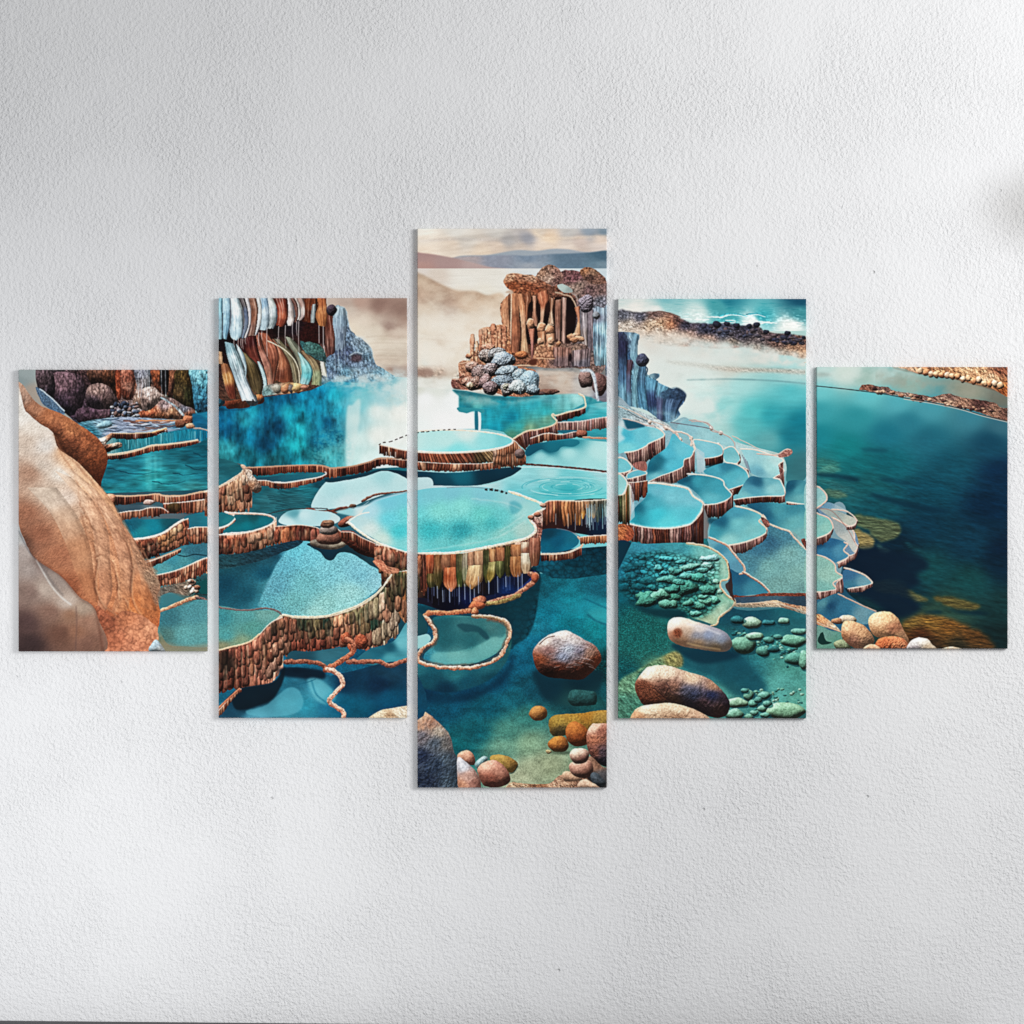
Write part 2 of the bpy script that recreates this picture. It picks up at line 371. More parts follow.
# ================= PANEL 4 / 5 backgrounds (sea, far bank, lagoon)
fill(P("J 20,60 1200,60 1200,260 20,260"), "J 100,100,205,216,212 300,100,120,178,184 600,100,48,130,146 950,100,26,88,110 300,125,150,195,195 550,130,80,158,164 950,160,70,140,148 140,140,232,228,220 450,165,205,225,220 720,200,222,234,230 900,230,226,232,226 600,178,80,165,172 760,180,60,160,170 250,150,225,225,218",
     sm=False, tex=lambda X,Y,c: c+(np.clip(fbm(X*.3,(Y-.04*X)*.7,3,4)*4-.1,0,1)*45*np.exp(-((Y-320)/8)**2))[...,None]-(np.clip(fbm(X*.12,(Y-.03*X)*1.1,5,4)*3-.2,0,1)*26)[...,None]*[1,.5,.45])
line("J 560,182 600,170 650,172 690,180", 2.6, (60,155,168), (205,228,226), w2=1)
line("J 690,172 740,168 780,180", 2.2, (45,140,155), (205,228,226), w2=1)
for i in range(26):
    x = 120+_r.rand()*840; y = 150+_r.rand()*30+(x-120)*.07; line(P(f"J {x},{y} {x+30+40*_r.rand()},{y+5*_r.rand()}"), .9, (244,246,242), al=.75, ro=.5)
fill(P("J 20,250 1200,250 1200,1020 20,1020"), "J 200,280,205,200,195 300,350,214,208,198 450,330,208,206,196 600,370,200,218,213 760,340,190,196,188 900,400,150,205,205 960,360,165,190,185 150,330,214,206,194 600,440,196,200,190 900,470,160,200,198 300,450,205,212,206 450,520,205,228,222 650,520,160,212,210 900,540,90,182,188 450,600,194,222,218 600,620,145,205,203 800,660,52,156,166 950,700,20,124,140 700,700,95,178,180 550,740,165,205,200 900,760,26,120,135 950,900,60,115,122 800,780,100,165,168 720,640,90,188,190", sm=False, pw=3.4, tex=T_ripple(.035,.08,.35,2))
# far bank rocks
fill("J 60,152 150,158 250,155 330,165 400,203 480,215 520,222 560,212 600,210 650,228 700,222 740,215 760,245 800,255 850,262 890,262 930,275 990,284 990,372 850,350 700,330 600,335 450,330 300,320 200,300 60,290", "f 160,220,110,112,122 300,230,104,104,116 430,200,120,100,96 200,300,196,180,166 140,340,206,190,176 380,300,206,176,150 480,290,206,164,134 450,350,206,180,160 560,290,190,130,100 620,260,120,92,88 680,300,76,76,92 850,330,74,78,96 950,340,84,84,100 560,400,200,176,160 700,400,170,138,124 850,420,164,134,122 980,440,160,128,116 300,420,204,184,168 k 0,0,0,0,0".replace(" k 0,0,0,0,0",""), ro=.8, fe=.3, tex=lambda X,Y,c: T_rock(.5,.3,.5,3,.6)(X,Y,T_gnarl(.7,.3,2,.3)(X,Y,c)))
fill("k 0,300 100,290 300,300 500,320 560,360 700,380 900,410 900,580 760,560 560,540 420,500 200,470 0,460","k 60,330,70,72,88 200,350,84,90,108 400,340,66,66,80 330,390,80,76,86 600,400,84,72,76 740,400,72,66,76 860,430,130,100,90 60,430,160,130,116 280,450,130,116,106 500,430,110,100,100 640,460,120,96,88 800,490,160,126,104 860,540,180,140,112 700,540,150,130,114 480,500,150,140,130", ro=.8, fe=.4, tex=lambda X,Y,c: T_rock(.5,.3,.5,3,.6)(X,Y,T_gnarl(.9,.3,2,.35)(X,Y,c)))
line("f 370,235 440,185 560,205 640,235",1.2,(110,84,76),al=.7,ro=.5)
for i in range(70):
    x = 0+_r.rand()*900; y = 300+x*.1+_r.rand()*60+(20 if x>520 else 0); stone('k', x, y, 14+16*_r.rand(), 10+10*_r.rand(), [(70,72,88),(90,86,96),(60,60,76),(110,96,98),(84,78,84)][i%5], i, ro=.3, irr=.8, al=.85)
for x,y,r in ((140,295,38),(225,290,26),(310,305,30),(480,300,30),(420,310,26),(745,370,26),(560,360,26),(880,405,18)): stone('k',x,y,r,r*.75,(56,60,74),x,ro=.3)
mist("J 20,262 300,275 500,300 700,318 850,345 1000,365 1000,420 600,400 20,360", (212,212,204), 1., 2.6, .1, 2, 1.6)
mist("J 60,240 300,250 420,270 420,320 60,320", (222,206,190), .7, 3, .1, 4)
mist("J 450,300 800,330 800,380 450,360", (190,206,202), .7, 3, .1, 5)
mist("J 20,300 300,290 600,330 560,420 20,420", (216,222,216), .9, 5, .06, 6, 1)
fill("J 300,395 450,405 600,425 780,430 1000,440 1000,462 800,452 600,448 420,425 320,410", (178,168,156), al=.75, fe=1.2, tex=T_rock(.4,.4,.6,2,.5))
line("J 400,488 500,486 600,484 800,491 1000,510 1100,540", .9, (96,132,138), al=.9, fe=.3)
mist("J 60,380 500,400 600,640 450,720 200,600", (216,226,220), .75, 9, .05, 6)
# P5 lagoon
fill(P("M 0,60 1100,60 1100,1600 0,1600"), "M 60,100,170,200,195 200,110,190,205,195 300,150,150,175,165 500,180,140,165,155 800,200,140,140,125 950,230,110,110,100 60,200,108,186,190 300,225,98,178,184 450,260,84,160,170 600,290,74,144,156 800,330,62,124,138 960,370,60,106,120 60,300,62,152,160 250,330,50,140,148 500,350,45,120,135 60,420,28,130,140 200,480,20,126,130 400,410,30,114,130 600,430,34,104,120 900,450,20,76,96 400,550,15,100,110 700,560,20,84,100 960,600,8,50,76 100,560,40,118,120 300,640,25,96,102 600,690,14,76,92 900,760,5,46,70 600,850,12,62,80 800,950,15,62,80 970,980,8,40,62 250,560,18,108,114 200,700,32,96,102 350,750,20,84,94 450,950,12,46,62 350,1020,12,42,60 600,1070,24,80,84 800,1120,24,76,78 960,1040,10,44,62 500,1180,18,60,70 700,1270,50,78,68 960,1270,26,62,64 960,1390,22,46,48 600,1350,70,80,60", sm=False, pw=3.6,
     tex=lambda X,Y,c: c*(1+np.clip((Y-430)/60,0,1)*(.34*fbm((X)*.07,(Y-.17*X)*.33,4,5)+.22*fbm(X*.25,(Y-.2*X)*1.1,6,3)))[...,None])
fill("M 0,60 420,84 560,118 680,130 800,160 900,185 1000,225 1000,60", "M 300,88,190,178,162 500,95,196,136,100 650,100,206,150,112 640,122,150,92,62 800,115,214,164,126 800,145,180,126,90 900,150,220,176,140 960,95,130,84,66 960,190,150,90,54 900,175,190,134,96", ro=.6, tex=T_rock(.6,.3,.25,5,.9))
for i in range(16):
    x = 560+i*26; y = 92+(x-560)*.17+_r.rand()*14; stone('M',x,y+6,16,17,[(222,176,138),(208,150,112),(228,190,158)][i%3],i+3,lum=.8)
line("M 430,88 520,108 600,122 700,134 800,160 900,188 1000,222", 1.1, (110,62,40), al=.6, fe=.4)
fill("M 60,112 100,110 130,122 100,130 60,130", (150,165,160), al=.7, fe=.8)
mist("M 0,60 500,80 500,150 0,160", (205,216,210), .45, 5, .06, 3)
mist("M 400,110 900,200 850,230 400,180", (150,150,138), .5, 4, .1, 7)
fill("M 265,195 275,172 310,168 350,178 400,182 430,200 520,212 560,218 620,228 690,215 750,228 800,238 860,245 920,258 950,280 1000,290 1000,350 900,325 800,292 640,258 500,232 400,215 300,200", "M 300,185,130,96,82 380,195,110,90,84 450,215,150,130,118 600,240,120,98,90 700,235,108,84,78 760,265,150,116,98 850,270,84,60,56 920,300,140,108,92 980,310,100,74,66 690,250,180,150,128", ro=.8, tex=T_rock(.9,.45,.6,6,1.))
for i in range(40):
    x = 290+_r.rand()*690; y = 188+(x-290)*.17+_r.rand()*22-6; stone('M',x,y,6+9*_r.rand(),5+6*_r.rand(),[(160,124,104),(96,72,66),(190,156,132),(78,58,56)][i%4],i)
line("M 50,176 130,184 220,194 300,204 400,218 500,238 640,262 760,288 860,318 1000,352", .95, (60,70,74), al=.9)
line("M 480,240 560,252 640,266 760,292 860,322 1000,356", .7, (205,190,176), al=.8)
# submerged tan shelves, panel 5
for q,c,a in (("M 60,530 120,535 170,560 120,580 60,570",(70,120,110),.45),("M 60,590 110,560 180,585 120,605 60,605",(96,140,124),.5),("M 90,680 150,680 210,712 160,725 110,712",(100,118,96),.7),("M 60,625 140,640 240,690 200,700 100,660",(60,112,112),.5),
    ("M 240,800 330,815 440,840 470,880 420,925 350,930 300,880 245,850",(98,104,76),.85),("M 240,870 290,890 335,925 330,965 270,972 240,930",(150,132,88),.9),("M 340,940 380,960 410,985 370,990",(84,110,100),.6),("M 480,930 560,970 600,1000 520,975",(30,84,90),.5),
    ("N 320,600 380,585 440,590 520,640 600,680 540,690 420,650 350,640",(106,100,66),.85),("N 620,668 700,665 800,690 860,715 780,735 680,710",(104,90,52),.8),("N 380,585 450,580 500,610 440,620",(80,104,84),.6)):
    fill(q,c,al=a,fe=1.1,ro=1.5,tex=T_rock(.35,.1,.4,4,.6))
fill("N 470,800 520,760 600,752 700,770 800,810 870,850 900,930 480,930", "N 520,780,130,100,52 620,790,140,100,48 700,820,130,84,38 800,860,110,70,34 560,850,90,50,28 600,900,66,44,30 750,900,60,50,36", fe=1.8, ro=1.5, al=.8, tex=T_rock(.6,.1,.45,8,.8))
for q,a in (("M 60,600 150,605 260,625 240,640 120,620 60,615",.7),("M 280,480 400,485 380,498 290,495",.35),("M 330,700 500,740 690,780 650,795 480,765 340,720",.6),("M 370,620 500,640 490,660 380,640",.45),("M 750,780 900,820 950,850 850,840",.5),("N 580,740 650,735 660,748 590,750",.7),("N 700,725 830,735 900,750 780,752",.6)): fill(q,(6,48,66),al=a,fe=1.6)
fill("N 210,440 330,425 420,440 560,470 600,520 540,560 560,600 500,640 560,720 460,770 330,690 240,640 320,590 200,500", (12,38,58), al=.85, fe=2.6)
fill(P("L 30,90 1000,90 1000,1100 30,1100"), "L 80,300,22,100,112 150,450,34,112,112 80,420,14,96,110 150,550,36,122,120 250,600,44,120,112 80,740,18,84,92 200,560,34,110,104 120,860,78,132,120 280,700,120,150,118 400,690,76,144,144 300,640,60,120,112 650,720,40,112,124 620,660,24,84,98 850,800,92,160,152 700,760,50,120,128 900,720,84,150,140 750,480,34,96,110 900,470,60,130,132 900,540,74,140,136 700,600,56,124,126 800,600,66,136,132 950,900,100,166,150 500,720,60,124,130 600,850,90,150,140 640,430,34,84,98 1000,650,90,150,142 1150,600,110,150,140 80,940,110,140,116", sm=False, pw=3.6, tex=T_grain(.12,.9,5,.12,.12))
# ================= grey rock curtain at left of panel 4
fill("f 20,350 105,360 190,360 290,385 270,470 270,540 345,650 365,730 450,715 458,745 440,780 560,838 640,850 685,900 670,960 625,1020 640,1070 540,1135 460,1105 360,1035 240,1000 20,960","f 130,420,60,62,86 160,470,50,54,80 240,400,136,164,178 230,480,110,140,156 200,560,74,104,134 190,650,70,64,84 250,700,112,150,168 150,800,92,134,158 350,800,80,120,150 450,850,104,150,174 580,890,64,84,110 650,900,60,80,104 520,900,84,116,142 560,1000,70,104,132 430,960,60,70,104 330,950,110,160,180 200,950,120,160,176 400,730,120,156,170 560,1150,110,150,170 300,1080,130,170,184",ro=.7,tex=lambda X,Y,c: T_rock(.4,.4,.14,4,.6)(X,Y,T_gnarl(.5,.3,2,.2,.5)(X,Y,c)))
for L_,R_,c_,s_ in (("f 115,440 120,700 110,965","f 190,440 190,700 200,985","f 150,480,56,58,84 150,700,80,110,140 150,900,110,150,170",1),("f 190,600 180,760 180,975","f 240,600 220,760 230,990","f 200,640,84,66,76 200,800,90,96,120 200,950,96,130,150",2),("f 235,380 215,560 250,640 230,820 240,985","f 285,390 275,540 300,700 270,820 280,1005","f 250,450,120,150,166 260,650,120,156,170 260,900,120,164,180",3),
    ("f 290,660 270,800 290,1010","f 350,660 340,800 375,1040","f 320,700,84,116,140 320,900,80,124,150",4),("f 345,740 350,860 370,1030","f 450,780 430,900 440,1085","f 380,780,100,150,176 400,950,64,80,116 400,1050,84,120,146",5),("f 440,790 440,930 440,1110","f 560,840 500,930 490,1130","f 500,850,110,156,178 470,980,90,96,124",6),("f 500,930 490,1000 500,1140","f 670,930 620,1020 600,1085","f 560,960,70,90,116 560,1100,90,124,150",7)):
    drape(L_,R_,c_,s_,sh=.35,n=1.1,amp=.9,hk=.2,hi=(190,214,224),al=.85)
fill("f 470,880 540,850 600,832 650,850 690,890 680,930 620,940 560,930 500,930","f 520,890,76,104,128 600,860,70,90,112 660,890,60,78,100 560,920,56,76,100",fe=.5,tex=T_gnarl(.5,.3,2,.2)); line("f 455,790 560,838 600,835",.8,(190,214,220),al=.6); fill("f 380,725 420,712 455,722 450,752 400,750","f 400,735,130,160,172 440,735,84,110,126",ro=.3)
stone('f',318,602,50,52,(84,88,106),3,lum=.5,bump=2.4,mot=.6); line("f 345,650 360,680 350,720",1.,(60,84,104),ro=.3)
mist("J 60,600 250,640 420,690 300,710 60,640", (176,206,212), .5, 3, .1, 2)
# ================= terraced slope (panels 4 and 5)
fill("K 40,20 150,55 300,110 380,85 420,100 520,150 640,205 750,235 850,262 872,285 884,330 886,400 960,395 1010,400 1010,1010 900,1010 600,1000 500,680 500,500 60,640", "K 100,60,150,170,180 300,160,140,175,185 500,180,160,196,200 700,240,175,205,205 850,260,170,195,190 600,450,110,165,178 800,550,105,160,165 900,700,130,165,165 300,400,110,160,175 950,450,95,155,165 1100,800,130,160,160 1300,950,90,130,145", tex=T_grain(.06,.8,4,.1,.12))
fill("K 40,20 150,50 240,85 320,130 300,150 200,130 60,95", "K 80,40,150,175,182 200,90,170,185,188 280,130,190,200,200", tex=T_rock(.3,.3,.3,2,.4))
line("K 60,30 140,60 215,100 300,130 350,180", .9, (226,206,190), (110,95,98), ro=.3)
line("K 110,55 160,85 225,110", .7, (90,105,112))
fill("K 380,100 430,95 500,125 530,150 560,160 615,185 635,235 560,215 430,190 350,150", "K 420,130,140,185,195 560,190,150,195,200 500,160,150,195,200", tex=T_grain(.04,.8,1,.06,.1))
line("K 410,98 450,100 500,118 515,145 530,155 570,165 610,185 630,210 632,235", 1.0, (214,196,184), (96,84,90), ro=.5)
line("K 620,175 680,205 750,240", .9, (215,205,192), (130,120,118), ro=.5)
fill("K 340,150 420,175 440,230 400,215 350,190", (140,185,192), al=.8, tex=T_grain(.05,.8))
line("K 320,140 345,165 350,190 370,205 375,200", 1.3, (230,212,198), (110,90,92), ro=.4)
# p1
pool("K 60,130 120,150 190,130 270,145 288,165 275,182 215,212 150,248 95,256 60,250","K 100,180,84,182,204 180,170,110,190,206 250,160,140,200,208 100,235,125,205,214",rim="K 250,132 285,160 280,182 215,212 200,225 150,248 95,256",rw=1.3)
fill("j 150,205 250,225 345,262 330,275 260,285 190,292 165,250", (34,98,118), fe=.4, sm=False)
fill("j 110,250 150,215 165,260 140,330 170,370 130,400 100,400",(206,226,230),al=.7,fe=.8); line("j 150,200 260,225 350,258 420,264",1.,(226,206,196),(110,90,92),ro=.4)
for x,y in ((382,232),(520,285),(640,380),(735,370),(760,420),(965,425),(1000,480),(905,285),(985,325)): stone('j',x,y,17,20,(240,220,206),x,lum=.5,ro=.3)
line("j 500,270 560,300 610,330 640,395 660,405",1.5,(240,224,210),(120,84,80),ro=.5); line("j 600,310 690,330 735,380 730,450 760,500",1.6,(240,224,210),(120,84,80),ro=.5); line("j 560,235 700,255 830,275 900,290",.8,(110,100,110),al=.8); line("j 740,225 850,232 900,262 930,300 1010,330",1.1,(206,196,190),(110,100,104),ro=.5)
wall("K 100,258 150,248 200,225 215,212 280,182 292,165", 1, PINK, 3, 2.4, base="K 120,312 170,310 215,290 250,275 296,262 300,235", rw=.9, dark=.6)
# p2
pool("K 215,300 300,230 330,165 370,200 415,225 430,240 415,275 385,290 375,325 330,350 280,365 215,385","K 230,330,34,105,124 260,290,40,112,130 300,260,88,180,202 380,240,110,192,208 330,320,92,184,204 250,375,120,185,195",rim="K 430,225 436,245 418,278 386,292 380,325 330,350 270,372 215,398")
wall("K 215,398 270,372 330,350 380,325 386,292 418,278 436,245", 1, PINK, 4, 2.3, base="K 240,408 300,410 350,405 390,380 425,355 445,350 450,330", rw=.9, dark=.55)
# p3,p4
pool("K 580,240 620,228 650,262 658,290 640,310 590,305 570,270","K 600,260,120,184,192 630,290,130,190,196", rw=1.1)
pool("K 432,195 480,195 555,215 575,240 570,265 530,280 490,285 460,260","K 470,220,130,190,202 540,250,125,188,200",rim="K 440,240 430,195 490,200 550,215 572,235 570,266 530,280 486,285")
wall("K 486,285 530,280 570,266 574,240", 1, DARKR+PINK, 5, 2., base="K 490,320 530,322 570,308 582,280", rw=.8)
fill("K 490,322 580,312 560,332 500,335", (30,84,100), al=.8, fe=.5)
wall("K 655,262 660,290 645,312 700,340", [2,3,5,12], PINK, 6, 2.2, rw=.9)
# waterfall between p2 and p3
for i in range(9): x=445+i*4.5; line(P(f"K {x},{235+i*3} {x+6},{350+_r.rand()*10}"), .8, (190,205,212), al=.6, sm=False)
# p5
pool("K 665,235 720,240 800,265 855,285 870,300 845,318 870,347 820,378 760,378 705,350 690,300 670,260","K 700,270,150,200,206 800,330,160,208,208 750,350,110,165,180 840,300,175,212,210",rim="K 660,238 730,243 800,265 850,280 868,298 845,318 870,347 820,380", rw=1.2)
wall("K 820,380 870,347 845,318 868,298", 1, PINK, 7, 2.2, base="K 860,400 884,430 886,380 888,350", rw=.8, dark=.5)
for i in range(7): line(P(f"K {668+i*4},{270+i*5} {690+i*3},{330+i*4}"), .8, (170,185,195) if i%2 else (90,105,120), al=.6, sm=False)
fill("K 845,262 880,240 905,240 912,258 890,275 850,280", (150,112,104), tex=T_rock(.5,.4,.4,3,.6))
line("K 740,262 830,268 880,242 905,245", 1.1, (225,205,192), (140,100,95), ro=.3)
# p6
pool("K 480,345 570,308 640,318 690,350 697,400 650,420 605,435 580,400 520,375","K 530,340,80,160,178 620,370,90,172,186 590,325,60,130,150 660,400,105,178,190",rim="K 590,305 640,315 690,350 698,400 650,422 605,437", rw=1.1)
wall("K 605,437 650,422 698,400 700,370", 1, PINK+DARKR, 8, 2.1, base="K 622,462 660,460 697,440 704,410", rw=.8)
# p7
pool("K 640,470 700,378 760,378 840,384 860,400 872,440 868,465 780,470 700,475 630,486","K 740,400,46,104,128 720,440,90,155,172 820,430,140,194,198 680,470,120,180,186 800,395,110,170,180",rim="K 820,380 850,388 860,405 874,440 868,467 780,470 700,476 625,487", rw=1.2)
wall("K 625,487 700,476 780,470 868,467 876,440", 1, PINK+DARKR, 9, 2.1, base="K 640,515 700,508 780,500 868,500 882,470", rw=.9)
# p11 p12
pool("K 895,395 990,405 990,512 885,495 880,450","K 900,420,34,92,112 950,440,84,150,160 960,480,110,170,174",rim="K 885,497 930,503 990,512", rw=1)
wall("K 885,498 930,504 990,514", 3.6, PINK, 3, 2, rw=.8)
fill("K 690,512 800,500 900,512 990,525 990,695 950,670 900,632 810,608 770,560","K 720,520,40,96,118 780,560,44,104,126 850,540,80,150,162 930,600,104,168,172 900,530,70,138,152 960,650,120,172,172", tex=T_grain(.05,.9,2,.05,.1))
# p8
pool("K 350,400 420,368 480,365 540,380 570,400 600,435 617,465 590,488 540,503 490,505 470,480 440,450 405,425","K 390,390,30,92,112 450,400,66,150,166 540,430,72,156,172 520,480,100,176,188 400,415,50,120,140",rim="K 400,360 480,366 540,378 575,395 582,420 618,462 592,488 545,505 480,512", rw=1.3)
wall("K 480,512 545,505 592,488 618,462 622,440", 1, PINK+DARKR, 10, 2.3, base="K 500,572 555,572 600,545 622,520 626,490", rw=.9)
fill("K 505,575 560,575 625,530 620,560 560,600 510,605", (24,80,98), al=.85, fe=.8)
# p13
fill("K 620,750 700,720 790,660 790,605 870,635 920,660 960,720 990,738 990,945 800,940 780,900 720,860 680,830 660,780","K 800,690,62,106,128 740,720,70,118,138 850,650,80,130,145 900,760,124,170,168 950,850,128,172,166 800,820,120,168,166 700,800,84,134,148 850,910,118,160,156 980,930,112,150,148", tex=T_grain(.16,.9,3,.04,.1))
line("K 770,560 795,600 850,625 895,640 920,670 965,715 990,738", 1.7, (230,206,186), (150,110,98), ro=.5)
fill("K 955,680 990,680 990,735 970,715", (120,74,64), tex=T_rock())
# p10
pool("K 520,600 560,575 630,520 700,530 755,558 765,590 785,620 780,650 720,680 650,698 603,705 540,680 508,660","K 560,590,36,100,122 530,640,70,150,165 650,600,112,182,188 720,640,124,188,190 640,550,80,150,168 600,690,140,198,196",rim="K 635,517 700,532 755,555 765,575 750,592 785,625 780,652 720,680 650,700 603,708", rw=1.5, rc=(242,214,192))
wall("K 603,708 650,700 720,680 780,652 788,625", 1, PINK, 11, 2.1, base="K 622,748 670,742 730,715 776,680 792,650", rw=.9)
fill("K 760,570 795,590 800,615 785,620 765,595", (130,92,84), tex=T_rock())
# p9
pool("K 205,412 300,410 400,435 450,480 475,505 475,545 430,600 350,622 250,625 160,612 112,600 130,555 150,520 200,470","K 160,520,36,112,130 190,480,60,140,156 130,580,50,150,165 250,560,74,194,210 330,470,120,192,206 300,600,100,208,218 400,560,96,192,206 420,480,120,190,204 250,440,110,180,196 220,500,84,176,192",rim="K 205,405 250,405 320,415 400,432 430,470 475,500 474,530 440,585 400,612 300,627 200,622 108,603", rw=1.7, rc=(246,228,212), iw=2.2)
wall("K 105,603 200,622 300,628 400,613 440,585 474,540 478,505", 1, PINK+DARKR, 12, 2.5, base="K 130,690 200,703 300,712 400,702 470,705 498,700 503,610", rw=1.1, dark=.5)
# left edge mini steps
pool("K 60,285 100,290 130,325 120,345 60,355","K 80,320,120,190,200", rw=1.3)
wall("K 60,357 120,347 132,325", 4, PINK, 2, 2, rw=.8)
pool("K 110,360 160,340 200,352 195,365 150,375 110,385","K 150,360,110,175,190", rw=.9)
wall("K 108,384 150,376 200,360", 10, PINK, 6, 2.2, rw=.9)
fill("K 135,310 195,300 200,345 150,335", (150,105,98), tex=T_rock(.5,.5,.1,2))
wall("K 110,400 150,400 205,392", 1, PINK+RUST, 7, 2.6, base="K 135,500 165,485 208,455", rw=.9)
pool("K 60,365 90,375 108,410 90,455 60,465","K 80,410,150,205,205", rw=1.4)
wall("K 60,465 95,455 112,410 125,420", 1, MIX, 3, 2.6, base="K 60,600 105,600 118,585 135,500", rw=1., dark=.7)
for i in range(6): line(P(f"K {118+i*4},{400+i*12} {122+i*4},{590-i*4}"), .7, (215,222,226), al=.6, sm=False)
fill("K 60,612 105,608 140,640 130,680 90,692 60,690","K 80,650,180,110,74 120,660,150,84,62", tex=T_rock(.4,.4,.4,2,.7))
fill("K 60,692 130,698 110,740 80,800 60,830", (12,58,76))
# --- underwater stones pool (panel 4 lower) and sandy floor
line("K 505,668 560,700 600,712 660,790 678,825 672,842", 1, (0,0,0), al=0)
fill("K 500,690 510,672 570,697 620,750 672,800 672,842 645,842 606,828 590,790 540,730","K 520,690,110,165,180 600,760,104,160,178 640,820,96,146,165 560,730,80,140,160", tex=T_grain(.05,1,2))
fill("K 603,830 640,840 700,855 770,905 790,940 700,950 612,955","K 640,870,42,98,124 720,920,70,134,152 620,930,50,110,132", tex=T_grain(.05,1,2))
line("K 508,670 570,697 600,715 640,765 676,812 678,840 655,848", 2.0, (238,212,192), (150,110,96), ro=.4)
line("K 672,838 700,855 760,895 792,925 798,945 760,955", 2.0, (236,210,190), (120,84,72), ro=.5)
fill("K 612,950 700,955 790,942 990,942 990,960 800,955 620,968", (120,72,58), ro=.7, tex=T_rock(.8,.5,.8,3,.8))
fill("K 620,965 800,956 1100,962 1100,1000 980,1010 850,985 700,1000 625,998", "K 680,980,66,88,104 800,965,80,104,116 950,985,56,76,90", ro=.5, tex=T_grain(.1,.8))
fill("K 625,998 700,992 790,980 830,975 880,990 990,1010 1100,1040 1100,1060 960,1040 850,1010 700,1012 630,1008","K 700,1000,200,158,128 830,985,226,186,152 900,1010,190,130,100 980,1030,214,170,140", ro=.6, tex=T_rock(.8,.5,.7,5,.9))
line("L 630,408 720,405 800,400 880,418 990,460 1100,540", 1, (240,215,190), (160,110,84), ro=.5)
def lpool(X,Y,c):
    c = T_pebble(.2,3,.35,.6,.45)(X,Y,c); return c
q = "L 122,115 200,116 400,112 520,150 595,205 600,285 560,308 580,360 632,405 560,475 540,510 470,490 420,475 380,440 200,440 150,400 60,300 60,235"
fill(q,"L 200,140,64,140,160 350,150,74,150,160 500,165,120,182,176 100,250,34,110,130 200,220,44,124,138 330,230,60,140,144 420,250,70,140,136 560,240,150,190,170 500,300,84,150,136 540,380,120,170,148 560,440,170,200,172 500,490,170,192,160 300,330,50,124,118 200,400,24,90,96 100,340,24,106,118 400,420,60,124,116", tex=T_grain(.1,.9,2,.12,.12))
fill("L 100,190 250,150 420,180 540,190 560,250 520,350 560,400 480,470 400,465 300,400 140,400 90,330","L 120,240,36,110,126 260,230,52,128,136 420,220,84,150,148 500,200,120,180,168 330,300,54,120,118 460,320,66,128,118 420,430,56,120,112 180,360,22,84,92 540,330,100,156,136", fe=2.5, tex=lpool)
for x,y,rx,ry,c in ((120,230,40,22,(44,118,132)),(260,235,24,16,(84,156,156)),(130,270,34,18,(44,120,132)),(205,295,44,22,(52,128,134)),(415,228,46,18,(112,166,152)),(500,222,32,20,(120,176,160)),(475,245,26,14,(92,150,140)),(345,250,34,18,(80,140,132)),(310,292,50,20,(84,144,134)),
    (400,330,66,36,(72,132,118)),(455,285,44,24,(68,128,116)),(505,345,44,24,(76,134,120)),(250,375,100,34,(76,138,120)),(265,365,54,26,(104,160,138)),(310,408,46,20,(100,158,138)),(200,395,52,30,(74,132,116)),(495,395,36,24,(100,156,134)),(450,420,40,20,(84,140,124)),(540,392,20,20,(90,150,130)),(510,185,48,16,(120,178,166)),(390,275,30,16,(80,136,128)),(330,335,36,20,(70,130,118)),(410,405,28,16,(84,140,124)),
    (160,215,26,12,(56,130,140)),(200,180,34,12,(60,138,148)),(300,190,36,13,(66,140,146)),(370,205,30,11,(76,146,146)),(90,290,26,16,(36,110,124)),(165,325,34,16,(40,112,120)),(230,330,30,14,(48,116,118)),(440,455,30,14,(90,146,130)),(90,330,30,18,(24,96,110)),(285,260,24,10,(60,128,132)),(540,300,20,12,(110,160,140)),(560,350,14,12,(120,168,146)),(360,300,30,14,(74,132,122)),(480,375,24,12,(80,136,120))):
    stone('L', x, y+4, rx*1.04, ry*1.05, (20,76,84), int(x), lum=.1, ro=.8, al=.55)
    stone('L', x, y, rx, ry*1.08, [min(220,int(v*kq)) for kq in [1.02+.3*_r.rand()] for v in c], int(x+y), al=(.35 if x<230 and y<345 else .95), bump=1.6, fr=.35, ro=1.3, lum=.75, rot=.5*(_r.rand()-.5), irr=.5)
fill("L 110,395 200,430 320,430 380,440 400,470 300,480 180,450", (12,56,66), al=.8, fe=1.6)
fill(P("L 20,90 128,112 66,240 20,300"), (14,62,78), sm=False)
line("L 400,112 480,125 545,155 595,208 602,280 560,302 580,355 632,405 560,470 545,505 515,515", 1.9, (240,220,188), (176,140,106), ro=.7)
line("L 395,118 480,132 535,160 575,210 580,280 545,302 560,360 600,400", 1.2, (176,214,190), al=.5, fe=.6)
fill("L 600,210 606,290 585,315 600,350 632,400 622,350 618,280", (70,48,44), al=.85, ro=.5)
